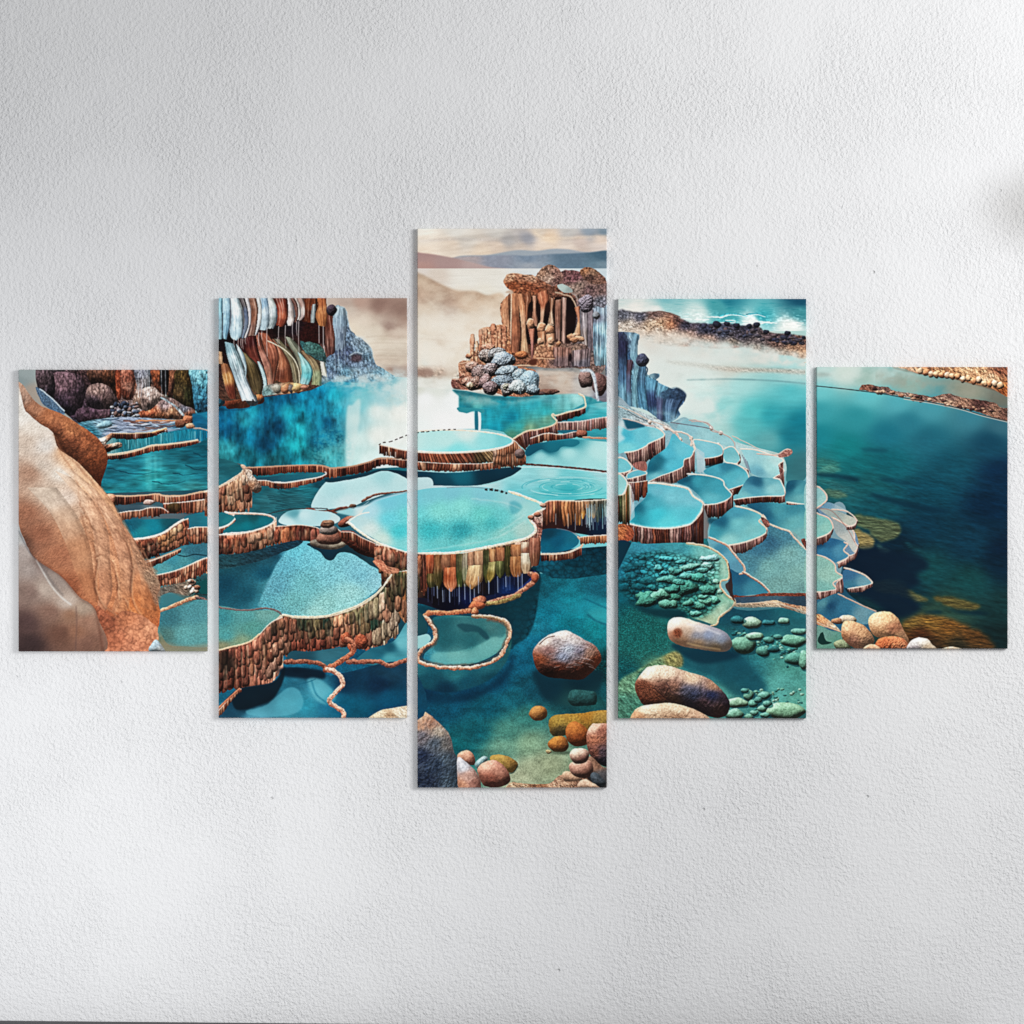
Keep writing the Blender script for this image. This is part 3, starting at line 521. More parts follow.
# floor stones
fill("L 600,440 640,415 900,425 990,470 990,560 860,560 760,560 640,520 560,520", (26,84,98), al=.55, fe=3)
fill("L 370,640 600,640 700,700 790,830 640,860 520,760 380,720", (22,80,94), al=.7, fe=2.5)
fill("L 60,430 160,440 300,520 310,640 200,680 60,760", (30,106,104), al=.5, fe=3, tex=T_pebble(.5,2,.5,.5,.3))
for i in range(90):
    t=_r.rand(); x=620+t*340; y=560+t*110+_r.randn()*26; stone('L',x,y,5+9*_r.rand(),3+6*_r.rand(),[(96,160,146),(60,120,120),(130,184,164),(40,96,100)][i%4],i,ro=0)
for i in range(70):
    x=690+_r.rand()*270; y=820+_r.rand()*130; stone('L',x,y,5+7*_r.rand(),4+4*_r.rand(),[(110,166,148),(70,130,124),(140,190,168)][i%3],i,ro=0)
for x,y,rx,ry,c in ((715,500,44,29,(160,196,172)),(868,492,30,15,(130,180,160)),(642,488,36,20,(56,118,124)),(795,500,32,14,(60,120,126)),(675,610,60,44,(112,160,138)),(728,567,42,20,(142,186,160)),(795,585,26,16,(90,146,136)),(945,542,38,16,(110,164,150)),(920,588,62,30,(110,162,140)),(770,638,32,26,(92,146,134)),(925,675,50,32,(92,148,134)),(970,680,26,46,(120,172,150)),(820,628,30,16,(56,110,110)),(840,570,24,12,(84,140,132)),
    (700,852,26,26,(120,174,152)),(640,890,58,24,(150,190,160)),(720,893,26,18,(110,166,148)),(775,855,30,20,(110,166,150)),(630,945,46,26,(130,180,156)),(765,918,26,16,(120,172,150)),(725,940,20,14,(110,160,144)),(880,932,88,44,(140,184,152)),(745,875,20,16,(96,150,140)),(790,895,24,14,(100,154,140)),(700,958,24,14,(110,160,140)),(780,950,26,14,(110,166,148)),(680,830,20,12,(90,146,138))):
    stone('L', x+4, y+7, rx*1.05, ry*1.02, (20,70,80), int(x), lum=.1, al=.6, ro=0)
    stone('L', x, y, rx, ry, c, int(x+y), bump=.5, fr=.3, ro=.3, lum=.7)
fill("L 60,800 160,730 210,700 330,640 370,650 380,700 350,720 200,720 150,800 180,880 120,960 60,990", "L 120,790,116,156,124 330,680,160,150,96 100,900,80,128,110 250,700,120,150,116 360,690,140,128,84", al=.9, fe=1.2, tex=T_rock(.4,.25,.25,3,.5))
fill("L 330,600 620,640 640,670 480,700 380,660", (14,56,72), al=.75, fe=1.6)
rock("L 302,520 315,485 350,472 390,476 430,490 530,522 590,550 618,595 605,632 560,642 450,628 370,612 315,580","L 340,495,246,226,206 420,500,240,220,200 345,550,190,130,100 370,585,190,150,120 460,530,200,190,184 500,560,140,150,172 450,560,150,150,160 570,580,150,160,178 600,610,150,140,132 450,600,200,170,140 540,625,160,140,116 320,520,240,216,200 400,540,196,170,150",5,lum=.4,bump=.5,fr=.3,mot=.15)
line("L 400,505 480,525 560,555",1.4,(226,226,230),al=.5,fe=.5); line("L 400,600 480,618 560,630",1.2,(206,176,130),al=.5,fe=.4)
fill("L 335,535 362,528 375,550 360,575 340,565", (116,66,46), al=.75, fe=.8, tex=T_rock(.9,.6,.6,2,1))
rock("L 145,800 195,725 230,710 300,708 400,738 500,770 570,830 607,890 590,950 520,960 400,910 300,892 200,905 165,870","L 200,740,240,214,188 300,740,232,200,172 420,770,226,190,160 530,810,190,150,124 330,810,150,112,96 180,820,136,86,66 220,860,150,92,68 430,850,74,80,104 520,850,52,60,92 400,830,96,96,112 480,890,96,74,78 560,920,110,84,80 320,880,150,110,90 290,820,110,76,66 600,880,80,68,80",8,lum=.55,bump=1.7,fr=.32,crack=0)
fill("L 150,790 200,780 250,830 300,870 220,880 160,850", (134,84,64), al=.6, fe=1, tex=T_pebble(.8,2,.7,.6,.3))
line("L 240,820 300,870 380,900", .9, (52,34,34), al=.7); line("L 300,790 330,840 420,880 500,930", .8, (60,44,50), al=.5, ro=.8)
rock("L 122,965 145,925 180,905 250,895 330,892 430,920 510,965 520,1000 120,1000","L 200,920,238,204,172 350,920,230,196,164 160,960,200,150,116 350,960,190,150,122 450,960,200,160,134",3,lum=.5,bump=1.2,fr=.35)
# ================= panel 5 small terraces and stones
fill("N 40,250 110,300 150,380 190,560 200,640 300,720 345,745 320,830 200,840 40,840","N 100,500,60,110,130 200,600,40,84,104 100,700,60,110,130")
fill("N 60,240 130,235 200,320 240,350 258,400 255,450 212,470 190,480 170,420",(112,138,158),tex=T_grain(.08,1))
fill("N 60,560 120,240 200,250 160,600", (120,150,160))
for q,c,pal,r,h in (
    ("N 0,240 56,235 75,240 110,205 205,248 190,255 130,240","N 100,220,110,146,166 180,240,150,170,176",None,None,0),
    ("N 70,240 130,240 190,262 250,290 235,315 200,320 140,290","N 150,260,150,162,158 220,300,176,180,168",1,"N 130,240 200,250 250,292 235,318 200,322",1.2),
    ("N 0,120 56,128 85,150 105,185 90,210 60,232 0,240","N 60,170,135,180,180 90,190,150,190,186",1,"N 40,125 70,135 95,160 105,190 85,215 56,235",1.4),
    ("N 130,290 180,305 235,350 240,390 255,430 235,450 200,400 150,360","N 170,320,150,160,160 220,390,180,182,176",1,"N 130,280 190,312 235,348 240,395 255,425 240,450",1.5),
    ("N 56,400 120,380 200,405 185,440 212,465 150,500 100,470 56,460","N 70,400,26,70,96 120,400,50,104,136 170,440,84,140,164 90,450,60,120,150",1,"N 190,400 205,412 186,440 212,465 200,480 155,502",1.4)):
    fill(q,c,tex=T_grain(.06,1))
    if r: line(r,h,(232,206,190),(140,100,92),ro=.3)
wall("N 200,325 238,318 254,292", [3,4,2], PINK, 4, 2, rw=.6)
wall("N 215,465 245,450 262,405", [6,5,2], PINK, 5, 2, rw=.6)
fill("N 0,240 56,262 100,275 130,310 130,345 95,370 56,380 0,390","N 60,300,124,178,172 100,330,140,188,176 70,360,130,184,176",tex=T_grain(.07,1)); line("N 30,248 70,265 110,282 128,305 135,335 110,360 56,382",1.4,(236,210,194),(150,106,96),ro=.3)
wall("N 0,392 56,382 112,360 137,330", [8,8,7,3], PINK, 6, 2.2, rw=.6)
line("N 60,235 130,250 200,330 240,400",.7,(150,110,104),al=.7)
wall("N 160,503 200,482 214,465", [5,5,5], PINK, 7, 2, rw=.6)
fill("N 0,470 56,462 110,480 140,510 155,550 182,572 140,600 150,625 56,645 0,650","N 60,500,134,176,166 110,560,146,186,172 70,620,124,172,164",tex=T_grain(.12,1)); line("N 20,455 70,465 120,488 145,512 150,545 182,570 135,600 150,628 100,640 20,645",1.4,(236,212,194),(140,96,86),ro=.4)
wall("N 0,647 56,645 110,638 150,628 152,598 184,572", 1, PINK, 8, 2.4, base="N 0,678 56,676 110,672 160,645 185,640 190,590", rw=.6)
fill("N 185,540 230,530 290,565 325,600 270,620 200,625 185,600","N 210,560,66,110,140 280,600,110,150,162 220,610,70,120,140",tex=T_grain(.06,1)); line("N 190,525 240,540 295,565 325,602 270,618 205,628",1.5,(236,206,188),(150,104,92),ro=.3)
wall("N 205,628 270,618 327,602", [3,5,2.5], PINK, 3, 2, rw=.5)
fill("N 56,700 150,650 200,670 300,720 350,745 300,800 180,780 56,770","N 120,710,34,80,108 180,720,60,116,140 90,700,90,140,150 280,760,110,146,156",tex=T_grain(.08,1)); line("N 160,652 200,672 280,710 345,738",1.2,(228,190,170),(90,56,54),ro=.3)
fill("N 56,750 100,770 170,830 120,820 56,800","N 60,760,214,150,110 150,820,214,180,150",ro=.5,tex=T_rock()); line("N 56,790 110,815 175,838",1.2,(224,190,162),(90,60,52),ro=.4)
fill("N 56,810 120,830 180,850 150,940 56,940","N 80,840,110,150,140 120,900,100,146,130",tex=T_grain(.1,1)); fill("N 70,850 85,840 100,880 130,890 80,900 60,880",(28,66,62),ro=.5)
for x,y,rx,ry,c,s in ((205,778,40,22,(214,190,164),1),(155,785,26,16,(190,140,110),2),(180,900,44,28,(140,150,120),4)): stone('N',x,y,rx,ry,c,s,lum=.6)
rock("N 175,850 185,790 230,785 290,810 335,870 320,905 260,922 200,890","N 200,810,236,180,140 280,840,214,164,126 230,880,176,130,108 300,890,170,134,108 190,860,190,140,106",4,lum=.45,bump=1.5,fr=.4)
rock("N 305,790 320,755 360,738 410,740 450,770 480,830 505,880 500,905 440,880 380,870 330,850","N 340,780,246,200,158 400,770,236,186,142 430,820,190,134,104 470,860,214,164,126 360,840,226,172,130",5,lum=.45,bump=1.0,fr=.35)
rock("N 340,900 360,870 420,858 480,872 503,905 500,925 350,930","N 380,890,196,110,74 450,880,216,130,92 480,905,214,140,104",6,lum=.6,bump=2.4,fr=.5)
rock("N 285,925 300,902 340,898 370,930","N 320,910,220,170,136",7,lum=.5)
rock("N 502,925 510,885 545,865 590,870 620,900 640,930","N 530,890,214,206,200 570,880,240,226,208 600,915,220,196,168 530,915,180,170,170",8,lum=.5,bump=.7)
rock("N 650,928 700,910 750,915 765,930","N 700,920,220,180,150",9,lum=.4)
# ================= PANEL 3 sky, mountains, sea, mist
fill(P("F 0,20 1010,20 1010,250 0,250"), "F 70,50,250,238,222 90,100,252,232,212 100,150,246,220,198 250,55,226,220,210 300,100,216,206,194 220,120,236,214,194 450,60,214,208,200 500,100,176,172,170 600,90,160,160,166 450,130,222,200,182 650,60,226,208,190 700,90,238,206,178 680,130,228,206,188 800,60,190,186,182 900,55,140,150,160 970,60,130,146,158 960,100,222,200,184 850,110,200,182,172 800,135,222,204,190 970,140,214,200,192 380,155,232,208,186 560,140,210,194,182", sm=False, pw=3.5, tex=lambda X,Y,c: c*(1+.22*fbm(X*.045,(Y+.1*X)*.22,2,5))[...,None])
line("F 630,62 670,85 730,92 980,80", 1.6, (244,216,188), al=.55, fe=1); line("F 64,105 250,95 420,100 560,110", 1.8, (190,184,182), al=.4, fe=1.2)
fill("F 250,182 400,172 500,155 560,148 640,152 720,142 800,145 880,158 1000,162 1000,245 250,245", (160,168,176), fe=.5)
fill("F 200,200 260,182 400,176 520,172 600,176 700,168 800,165 900,160 1000,156 1000,245 200,245", "F 300,190,176,164,164 450,190,150,154,166 600,190,130,144,160 800,185,106,126,142 970,175,84,110,126 970,225,120,140,152 600,230,160,166,174", fe=.3, tex=T_grain(.04,.4,3))
fill("F 20,160 90,163 160,172 250,190 340,212 420,232 500,243 20,243", "F 80,180,176,146,142 200,200,176,150,146 350,228,186,164,160 80,230,184,150,142", fe=.3)
fill(P("F 0,238 1010,238 1010,400 0,400"), "F 80,245,224,210,200 300,250,232,224,212 600,240,214,216,214 300,290,238,232,220 150,270,220,204,190 400,350,236,228,212 970,240,190,204,210 450,300,232,226,214", sm=False, tex=T_ripple(.03,.05,.8,1))
fill("F 0,255 70,262 120,285 200,325 260,345 340,348 400,368 490,378 520,620 500,700 0,800", "F 80,290,196,170,148 130,310,186,160,140 80,380,176,150,132 200,400,162,136,120 230,460,150,124,112 120,450,190,164,142 300,370,190,160,138 400,400,200,172,148 300,450,196,168,144 420,470,216,188,164 80,520,222,204,182 250,540,226,208,188 400,560,226,206,184 150,640,224,210,192", fe=1.2, pw=3.2, tex=T_grain(.03,.6,3,.14,.06))
fill(P("F 0,560 560,560 560,1010 0,1010"), "F 80,600,216,206,188 250,600,222,208,190 180,570,210,190,172 420,600,224,202,180 100,660,226,216,200 250,660,228,214,196 80,700,216,208,192 300,750,220,206,186 90,745,160,134,120 170,745,170,144,128 230,760,200,180,162 100,790,214,214,202 200,830,236,242,232 100,850,246,250,246 230,950,250,252,250 100,950,252,252,252 230,800,220,222,210", sm=False, pw=3.6, tex=T_grain(.015,.7,3,.04,.1))
mist("F 60,380 500,380 520,560 400,620 60,560", (228,208,186), .55, 6, .06, 3)
mist("F 60,440 300,450 300,560 60,540", (232,220,204), .5, 5, .09, 5)
fill("F 60,715 120,708 180,715 190,735 150,765 60,762","F 80,718,200,180,162 100,745,146,118,104 170,730,170,140,122",fe=.7,al=.85,tex=T_rock(.3,.3,.3)); fill("F 85,610 118,612 118,700 85,700",(176,200,196),fe=1.5,al=.7); fill("F 160,560 195,560 198,605 160,605",(196,172,152),fe=1,al=.8); line("F 60,580 150,585 280,600",.8,(180,160,144),al=.7,fe=.4); line("F 60,632 140,638",1.2,(170,160,146),al=.6,fe=.5)
mist("F 60,600 320,620 260,720 60,700", (240,230,214), .7, 5, .08, 1)
mist("F 60,500 330,480 480,400 520,520 320,700 60,700", (240,224,204), .6, 8, .05, 4)
mist("F 60,480 400,480 500,560 420,700 60,740", (246,236,222), .6, 7, .06, 12, 2)
mist("F 640,730 860,740 960,860 820,860 660,800", (216,210,204), .6, 3, .12, 5)
mist("F 60,420 340,420 470,440 400,640 60,660", (246,236,220), .55, 8, .05, 9, 1.5)
mist("F 60,270 300,330 480,360 460,420 200,400 60,330", (232,212,190), .35, 4, .1, 6)
mist("F 60,760 240,780 240,840 60,850", (236,236,226), .8, 4, .08, 2)
# reflective back pool
fill("G 230,195 300,200 420,225 620,228 760,205 860,215 875,260 800,300 730,320 740,350 700,375 620,395 570,425 525,440 480,400 400,385 340,385 262,300", "G 280,230,54,138,146 300,280,40,140,156 380,240,60,140,146 400,300,40,160,178 480,260,40,150,166 520,330,20,140,162 560,370,60,160,160 620,260,60,176,190 680,300,60,170,176 700,230,80,150,158 780,240,120,190,192 830,240,150,206,204 450,370,30,150,170 520,420,90,150,130 700,340,110,160,140 600,385,130,160,130 800,280,110,180,180 350,270,90,180,180", sm=False, tex=lambda X,Y,c: c*(1+.32*fbm(X*.22,Y*.1,4,4)+.16*fbm(X*.1,Y*.9,2,3))[...,None])
fill("G 60,180 230,195 262,225 262,300 300,305 338,300 342,385 250,388 60,400 -60,400 -60,180", "G 60,190,214,216,204 150,195,224,228,218 100,240,248,250,248 240,260,246,250,248 200,350,252,252,250 60,380,240,248,244", sm=False, fe=.4)
fill(P("G 355,305 370,305 370,385 357,385"), (222,240,238)); fill(P("G 342,300 355,302 357,385 342,385"), (36,126,144)); fill("G 262,298 300,308 340,296 380,310 380,290 262,280",(60,150,160),ro=.5)
mist("G 200,180 450,220 700,215 560,260 300,260", (180,196,192), .5, 3, .12, 2)
# castle of columns
G_=lambda X,Y,c: T_gnarl(1.0,.36,2,.4)(X,Y,c)
fill("c 90,420 180,320 130,250 120,215 200,180 400,190 560,260 980,220 985,960 700,960 400,950 200,950 160,830 130,700 100,560","c 200,350,150,96,70 400,320,130,84,62 600,330,130,90,74 140,500,196,146,118 200,600,170,106,78 300,700,90,56,42 800,500,130,110,112 900,700,120,130,144 700,850,130,104,94 500,880,160,116,92 950,500,130,150,166",ro=.6,tex=G_)
fill("c 240,380 360,360 500,360 700,365 738,450 725,650 690,745 640,755 560,740 300,760 240,720","c 300,500,70,40,30 340,450,34,20,20 500,450,60,34,28 480,560,36,20,20 680,450,36,22,22 690,650,40,24,24 400,700,44,26,24 600,700,70,44,38",fe=.4)
drape("c 105,400 100,520 140,700 160,830","c 170,330 172,500 168,700 175,830","c 130,420,190,136,106 130,560,206,150,118 150,760,214,170,140",1,hi=(240,206,176))
drape("c 176,330 182,560 172,830","c 245,330 252,500 262,700 250,830","c 200,400,180,124,94 220,600,164,108,82 220,780,150,100,78",2,hi=(230,170,130)); line("c 182,330 180,560 172,820",1.1,(238,200,170),al=.9,ro=.2)
drape("c 225,340 250,450 270,640 265,820","c 290,330 308,450 305,650 330,835","c 260,400,190,130,98 280,600,206,156,126 290,780,206,160,126",3,hi=(240,210,180)); drape("c 275,330 300,440 300,520","c 345,330 350,390 325,440 315,600",(156,102,76),4)
drape("c 362,350 370,450 362,540 380,600","c 395,350 392,480 408,560 410,620",(178,130,108),5); drape("c 398,330 412,400 432,450 430,600","c 490,300 502,380 472,440 452,600","c 430,350,190,120,92 460,400,176,110,84 440,520,196,150,126",6,hi=(240,196,166))
drape("c 505,360 515,460 492,600","c 548,380 532,480 548,600","c 520,420,150,106,84 520,540,206,166,140",7); drape("c 558,390 556,560 562,730","c 612,380 606,560 606,730","c 580,500,150,108,92 580,700,130,100,90",1); drape("c 614,365 616,560 612,752","c 652,370 646,560 642,752",(168,134,122),2); line("c 655,390 650,740",.8,(60,40,38),al=.6)
drape("c 722,450 748,560 715,690","c 765,440 772,560 770,720","c 740,500,170,114,90 745,650,190,146,116",3)
drape("c 765,470 770,620 790,800","c 832,480 830,620 835,800","c 790,560,156,146,150 800,720,140,126,122",4,n=1.5,amp=1.1); drape("c 830,480 832,620 835,800","c 885,470 890,620 900,820",(128,118,124),5,n=1.5,amp=1.1)
drape("c 880,470 880,700 890,940","c 990,380 990,700 990,950","c 900,520,120,120,134 950,480,150,170,186 960,650,160,206,226 900,700,110,130,146 950,850,150,196,214 900,880,120,140,150",6,n=1.7,amp=1.4,sh=.15,hi=(226,240,246),hk=.6)
fill("c 600,150 680,130 780,150 985,200 990,430 900,440 840,400 760,380 700,330 560,250","c 650,180,130,96,96 720,200,120,84,88 760,260,140,120,110 850,300,120,96,96 930,300,130,106,102 880,220,140,112,100 950,400,130,130,140 700,300,150,130,120",ro=.9,tex=G_)
fill("c 770,135 800,112 840,104 890,125 940,160 970,190 985,240 900,250 820,220 780,180","c 810,130,170,124,96 880,150,140,112,94 940,200,130,100,88 850,200,110,84,76",ro=.8,tex=G_)
fill("c 385,200 425,130 460,100 510,85 560,98 600,140 625,190 600,250 520,270 440,240","c 440,160,170,134,114 510,110,150,120,106 570,150,150,116,106 500,200,176,146,130 580,220,130,100,94",ro=.9,tex=lambda X,Y,c: T_gnarl(1.2,.6,4,.35)(X,Y,c))
fill("c 118,220 150,165 210,158 290,170 360,175 430,215 520,265 560,330 545,380 500,310 450,290 400,335 340,300 300,320 240,300 190,310 130,262","c 160,190,190,146,120 250,175,180,130,106 350,195,176,136,114 200,260,150,90,62 320,270,140,84,60 450,250,140,96,76 420,310,130,76,54 520,310,120,84,70",ro=.8,tex=lambda X,Y,c: T_gnarl(.9,.3,5,.3)(X,Y,T_rock(.3,.2,.5,3,.7)(X,Y,c)))
line("c 122,215 150,170 210,160 300,175 380,190",1.,(222,186,160),al=.6,ro=.6); fill("c 130,320 180,300 200,330 160,330",(196,170,150),fe=.3)
fill("c 572,262 620,250 680,280 705,318 640,325 595,300","c 620,280,176,190,184 680,300,150,160,156",ro=.3); line("c 560,320 620,338 680,356 715,400 738,450",1.4,(196,168,146),(120,90,76),ro=.5); line("c 700,330 730,350 755,400",1.2,(170,156,150),al=.7,ro=.5)
stone('c',820,418,66,72,(140,130,140),3,lum=.7,bump=3,fr=.6,mot=.6); stone('c',905,515,34,34,(136,140,146),5,lum=.6,bump=2)
for x,y,rx,ry in ((345,592,32,46),(440,625,36,44),(512,640,40,46)): stone('c',x,y,rx,ry,(206,150,118),x,lum=.6,bump=1.5); line(P(f"c {x-rx},{y} {x-rx*.6},{y-ry*.8} {x},{y-ry} {x+rx*.7},{y-ry*.8}"),1.,(240,206,176),al=.8)
drape("c 328,635 350,760 352,920","c 382,630 372,760 375,920","c 350,660,176,116,96 360,800,150,100,90 362,900,136,90,80",3)
drape("c 408,660 415,800","c 475,650 470,800",(196,140,108),4); drape("c 478,680 490,810","c 548,670 545,810",(206,150,120),5)
for x,y,rx,ry in ((430,740,30,30),(520,740,30,36),(450,790,30,24),(520,800,34,24),(585,760,20,24),(690,700,34,26),(730,690,36,26),(760,720,50,26),(720,730,40,24)): stone('c',x,y,rx,ry,[(190,136,106),(214,164,134),(170,120,96)][x%3],x,lum=.6,bump=2)
fill("c 398,790 480,785 560,780 680,790 740,760 830,780 860,900 780,960 390,950","c 430,830,196,144,114 520,830,176,126,100 620,840,150,116,106 720,820,150,124,110 800,860,130,110,110 430,920,170,120,94 560,920,136,110,104 700,930,110,96,100",ro=.7,tex=lambda X,Y,c: T_gnarl(1.,.3,5,.4,.8)(X,Y,c))
drape("c 540,790 545,950","c 690,795 680,950","c 600,820,150,112,100 610,920,120,100,100",6,n=1.6,amp=1.3,sh=.1); drape("c 700,820 700,950","c 860,800 850,950","c 760,860,130,110,110 800,930,110,104,112",7,n=1.5,amp=1.4,sh=.1)
line("c 400,872 480,876 560,880",1.2,(120,74,54),al=.6,ro=.5); line("c 395,880 480,884 550,888",1.2,(226,180,146),al=.7,ro=.5); fill("c 672,860 688,840 700,880 690,910 670,900",(40,28,34),fe=.4)
stone('c',270,855,60,36,(176,112,78),4,lum=.6,bump=2); line("c 205,946 300,944 400,948",1.3,(232,196,166),(150,106,84)); fill("c 340,900 395,890 390,940 340,938",(100,60,46),fe=.5)
# ledge, mist, small fall
fill("F 640,745 720,738 850,745 1000,770 1000,890 850,850 700,850 640,830","F 680,770,190,170,156 760,770,200,180,164 780,800,184,160,142 700,830,160,140,128 850,800,170,168,168 940,790,130,110,112 960,860,120,120,130 880,860,170,178,182",fe=.6,tex=T_ripple(.12,.08,.5,4))
mist("F 640,735 850,740 900,860 700,820", (206,196,184), .6, 3, .1, 2)
stone('F',880,775,38,46,(138,114,108),5,lum=.7,bump=1.6); stone('F',950,800,36,56,(120,92,88),6,lum=.6,bump=1.8)
line("F 860,735 900,735 920,760 930,820 940,880",2.6,(176,192,204),al=.85,fe=.4); line("F 905,740 925,800 935,870",.9,(226,234,236),al=.8)
stone('F',700,838,48,14,(120,92,82),3,bump=1.5,lum=.7); stone('F',660,846,24,10,(96,80,78),2)
# left steps and pillars
fill("F 262,700 300,685 330,690 340,640 365,640 365,540 420,520 500,520 520,650 540,710 640,740 640,850 500,860 400,830 300,830 235,820 228,780 262,775","F 290,710,190,138,112 320,660,196,140,112 400,600,200,142,112 450,560,206,146,114 480,600,186,124,94 270,790,150,106,90 240,800,130,92,84 330,740,160,112,92 500,640,170,112,84",ro=.5,tex=T_rock(.5,.35,.35,4,.7))
for i,(x,a,b_,w) in enumerate(((330,556,690,22),(350,590,690,14),(370,532,680,20),(393,528,640,22),(382,560,640,12),(430,506,640,28),(460,520,640,26),(415,540,640,14),(485,515,650,24),(445,540,640,16))): cylin('F',x,a,b_,w,[(196,138,110),(208,154,126),(184,126,100)][i%3],i,tex=.2)
stone('F',312,665,16,14,(196,140,112),2); 
overlay("F 275,710 375,560 500,540 520,720 630,745 630,840 260,810",T_gnarl(.8,.4,3,.25))
mist("F 300,500 420,500 330,620 260,700", (226,204,182), .5, 4, .1, 1)
line("F 262,702 330,690",1.1,(220,176,150)); line("F 230,778 262,776",1.,(200,160,140))
for i,(x,y,rx,ry,c) in enumerate(((405,625,38,20,(176,124,104)),(400,665,40,38,(150,132,124)),(330,720,36,30,(150,116,104)),(370,750,50,46,(138,116,112)),(310,790,34,30,(150,112,98)),(450,655,46,32,(140,138,138)),(480,685,60,40,(134,146,156)),(420,730,38,34,(146,130,130)),(500,740,56,34,(126,140,150)),(345,800,40,34,(140,108,98)),(395,790,34,36,(128,106,104)),(480,790,60,38,(120,136,148)),(420,820,40,32,(120,104,106)),(560,770,40,50,(134,154,166)),(610,790,46,50,(130,154,168)),(500,830,32,34,(150,146,142)),(320,812,20,20,(200,156,130)),(620,830,34,30,(140,160,172)),(550,815,42,36,(170,192,206)),(490,815,14,16,(206,180,156)))):
    stone('F',x,y,rx,ry,tuple(min(215,int(v*1.15+6)) for v in c),i,lum=.8,bump=2.4,fr=.5,ro=.7,inf=.42,crack=.4 if i%2 else 0,mot=.6)
for i in range(14): x=545+i*8; line(P(f"F {x},{735+_r.rand()*20} {x+2},{820+_r.rand()*30}"),.8,(180,204,216),al=.5)
fill("F 235,822 300,838 420,850 500,865 640,855 640,870 500,880 400,868 262,850",(40,100,112),al=.6,fe=.8)
# ---- pools right of the castle (panel 3)
fill(P("G 880,268 1010,250 1010,335 745,352 750,330 860,290"),"G 900,290,90,180,190 960,270,120,190,196 850,325,50,150,160 780,335,40,130,145 950,310,70,170,180",sm=False,tex=T_ripple(.1,.1,.6,2))
fill("G 740,330 800,318 870,300 910,240 900,235 890,300 820,330 760,345",(20,96,112),al=.6,fe=.8)
wall("G 735,320 790,305 872,282 878,255", 1, DARKR+PINK, 2, 1.8, base="G 740,352 795,338 872,310 882,285", rim_c=(240,214,190), rw=.9)
line("G 848,213 870,228 878,255 872,282 790,305 735,320 722,312 718,322 740,345",1.6,(250,224,196),(196,140,110),ro=.3)
wall("G 745,352 850,347 920,335 1010,322", 11, PINK+[(190,170,170)], 3, 2.8, rw=1, dark=.4, rim_c=(214,206,200))
fill("G 735,395 800,390 900,395 1010,390 1010,425 880,420 760,405","G 800,398,40,110,125 950,405,60,150,160",tex=T_ripple(.1)); 
wall("G 525,435 590,398 650,388 720,365 742,345", 1, RUST+PINK, 4, 2.6, base="G 590,490 610,460 680,440 735,410 750,395", rw=1, rim_c=(240,206,176))
line("G 525,435 588,398 650,388 720,368 742,348",1.5,(244,214,184),(180,130,100),ro=.4)
wall("G 610,430 690,405 760,412 830,398 880,400", [8,8,7,6,5], RUST+PINK, 5, 2.8, rw=.9, dark=.5)
stone('G',860,410,30,20,(150,100,84),3,bump=1.6,lum=.7); line("G 870,425 940,430 1010,432",1.8,(200,160,136),(110,76,66),ro=.6)
fill(P("G 590,490 610,470 700,445 800,432 880,440 1010,450 1010,590 850,575 700,565 590,555"),"G 620,480,24,100,118 700,480,24,104,122 800,455,40,130,145 660,520,150,210,214 800,500,165,222,222 950,500,176,226,224 900,560,160,218,218 700,550,150,214,216",sm=False)
fill("G 588,490 615,462 700,448 790,440 840,440 850,455 820,472 780,470 760,475 740,495 700,500 670,485 640,495 610,515 590,515","G 620,490,22,94,112 740,470,30,116,132 820,450,40,124,140",ro=.3)
# middle ripple pool
fill("G -80,655 60,648 350,662 480,632 545,570 700,562 850,578 1010,596 1010,725 850,735 750,732 690,740 650,752 560,712 470,690 350,684 60,690 -80,700","G 100,660,176,206,210 400,670,170,210,214 560,590,150,212,216 600,640,140,206,212 700,600,160,214,216 800,620,120,200,206 800,680,70,176,184 700,690,96,190,196 900,640,130,206,210 950,600,160,210,214 650,730,110,196,200 900,710,110,204,206 560,690,120,200,208",tex=lambda X,Y,c: c*(1+.12*fbm(X*.12,Y*.8,5,4))[...,None])
for i in range(34):
    a=_r.rand(); rx=60+170*a; ry=14+36*a; t0=_r.rand()*6.28; t=np.linspace(t0,t0+.5+.7*_r.rand(),8); x=790+rx*np.cos(t); y=668+ry*np.sin(t)
    line(np.array([pt('G',p,q) for p,q in zip(x,y)]),.8,(50,160,172) if i%3 else (190,232,232),al=.6,w2=.4)
line("G 590,557 700,565 850,578 1010,596",1.7,(120,76,62),(60,38,34),ro=.4); line("G 592,555 700,563 850,576 1010,594",.9,(60,36,32),dash=1.1,al=.7); line("G 560,572 700,572 850,586 1010,604",.6,(235,240,236),al=.8)
# round basin on far left of panel 3
fill("G -110,590 60,592 250,598 545,570 540,600 470,632 350,660 200,662 60,652 -30,620","G 60,620,20,70,88 270,620,24,104,120 400,610,16,60,76 500,590,18,64,80 200,650,22,80,96",ro=.3)
wall("G -132,455 -100,478 0,494 180,504 330,498 440,484 525,440", 1, "G -100,500,110,60,46 60,520,120,64,46 200,530,150,84,58 300,520,130,74,54 360,520,100,80,52 420,520,120,96,66 480,500,196,150,124", 6, 3.0, base="G -132,490 -100,530 60,545 250,555 430,548 540,520 545,470", rw=1.1, dark=.35)
wall("G 60,545 -60,538 -60,538 60,545 250,555 430,548 545,500 590,540", 1, RUST, 7, 3., base="G -120,560 -60,580 60,585 250,590 430,580 500,570 560,565 592,555", rw=.8, dark=.5)
wall("G 430,490 480,475 525,440 560,470 590,520", 1, [(190,150,126),(166,110,80),(150,90,62),(206,170,140)], 4, 3, base="G 425,560 480,568 530,565 570,560 592,555", rw=.9, tiers=2)
stone('G',560,505,28,24,(130,110,106),3,bump=1.5)
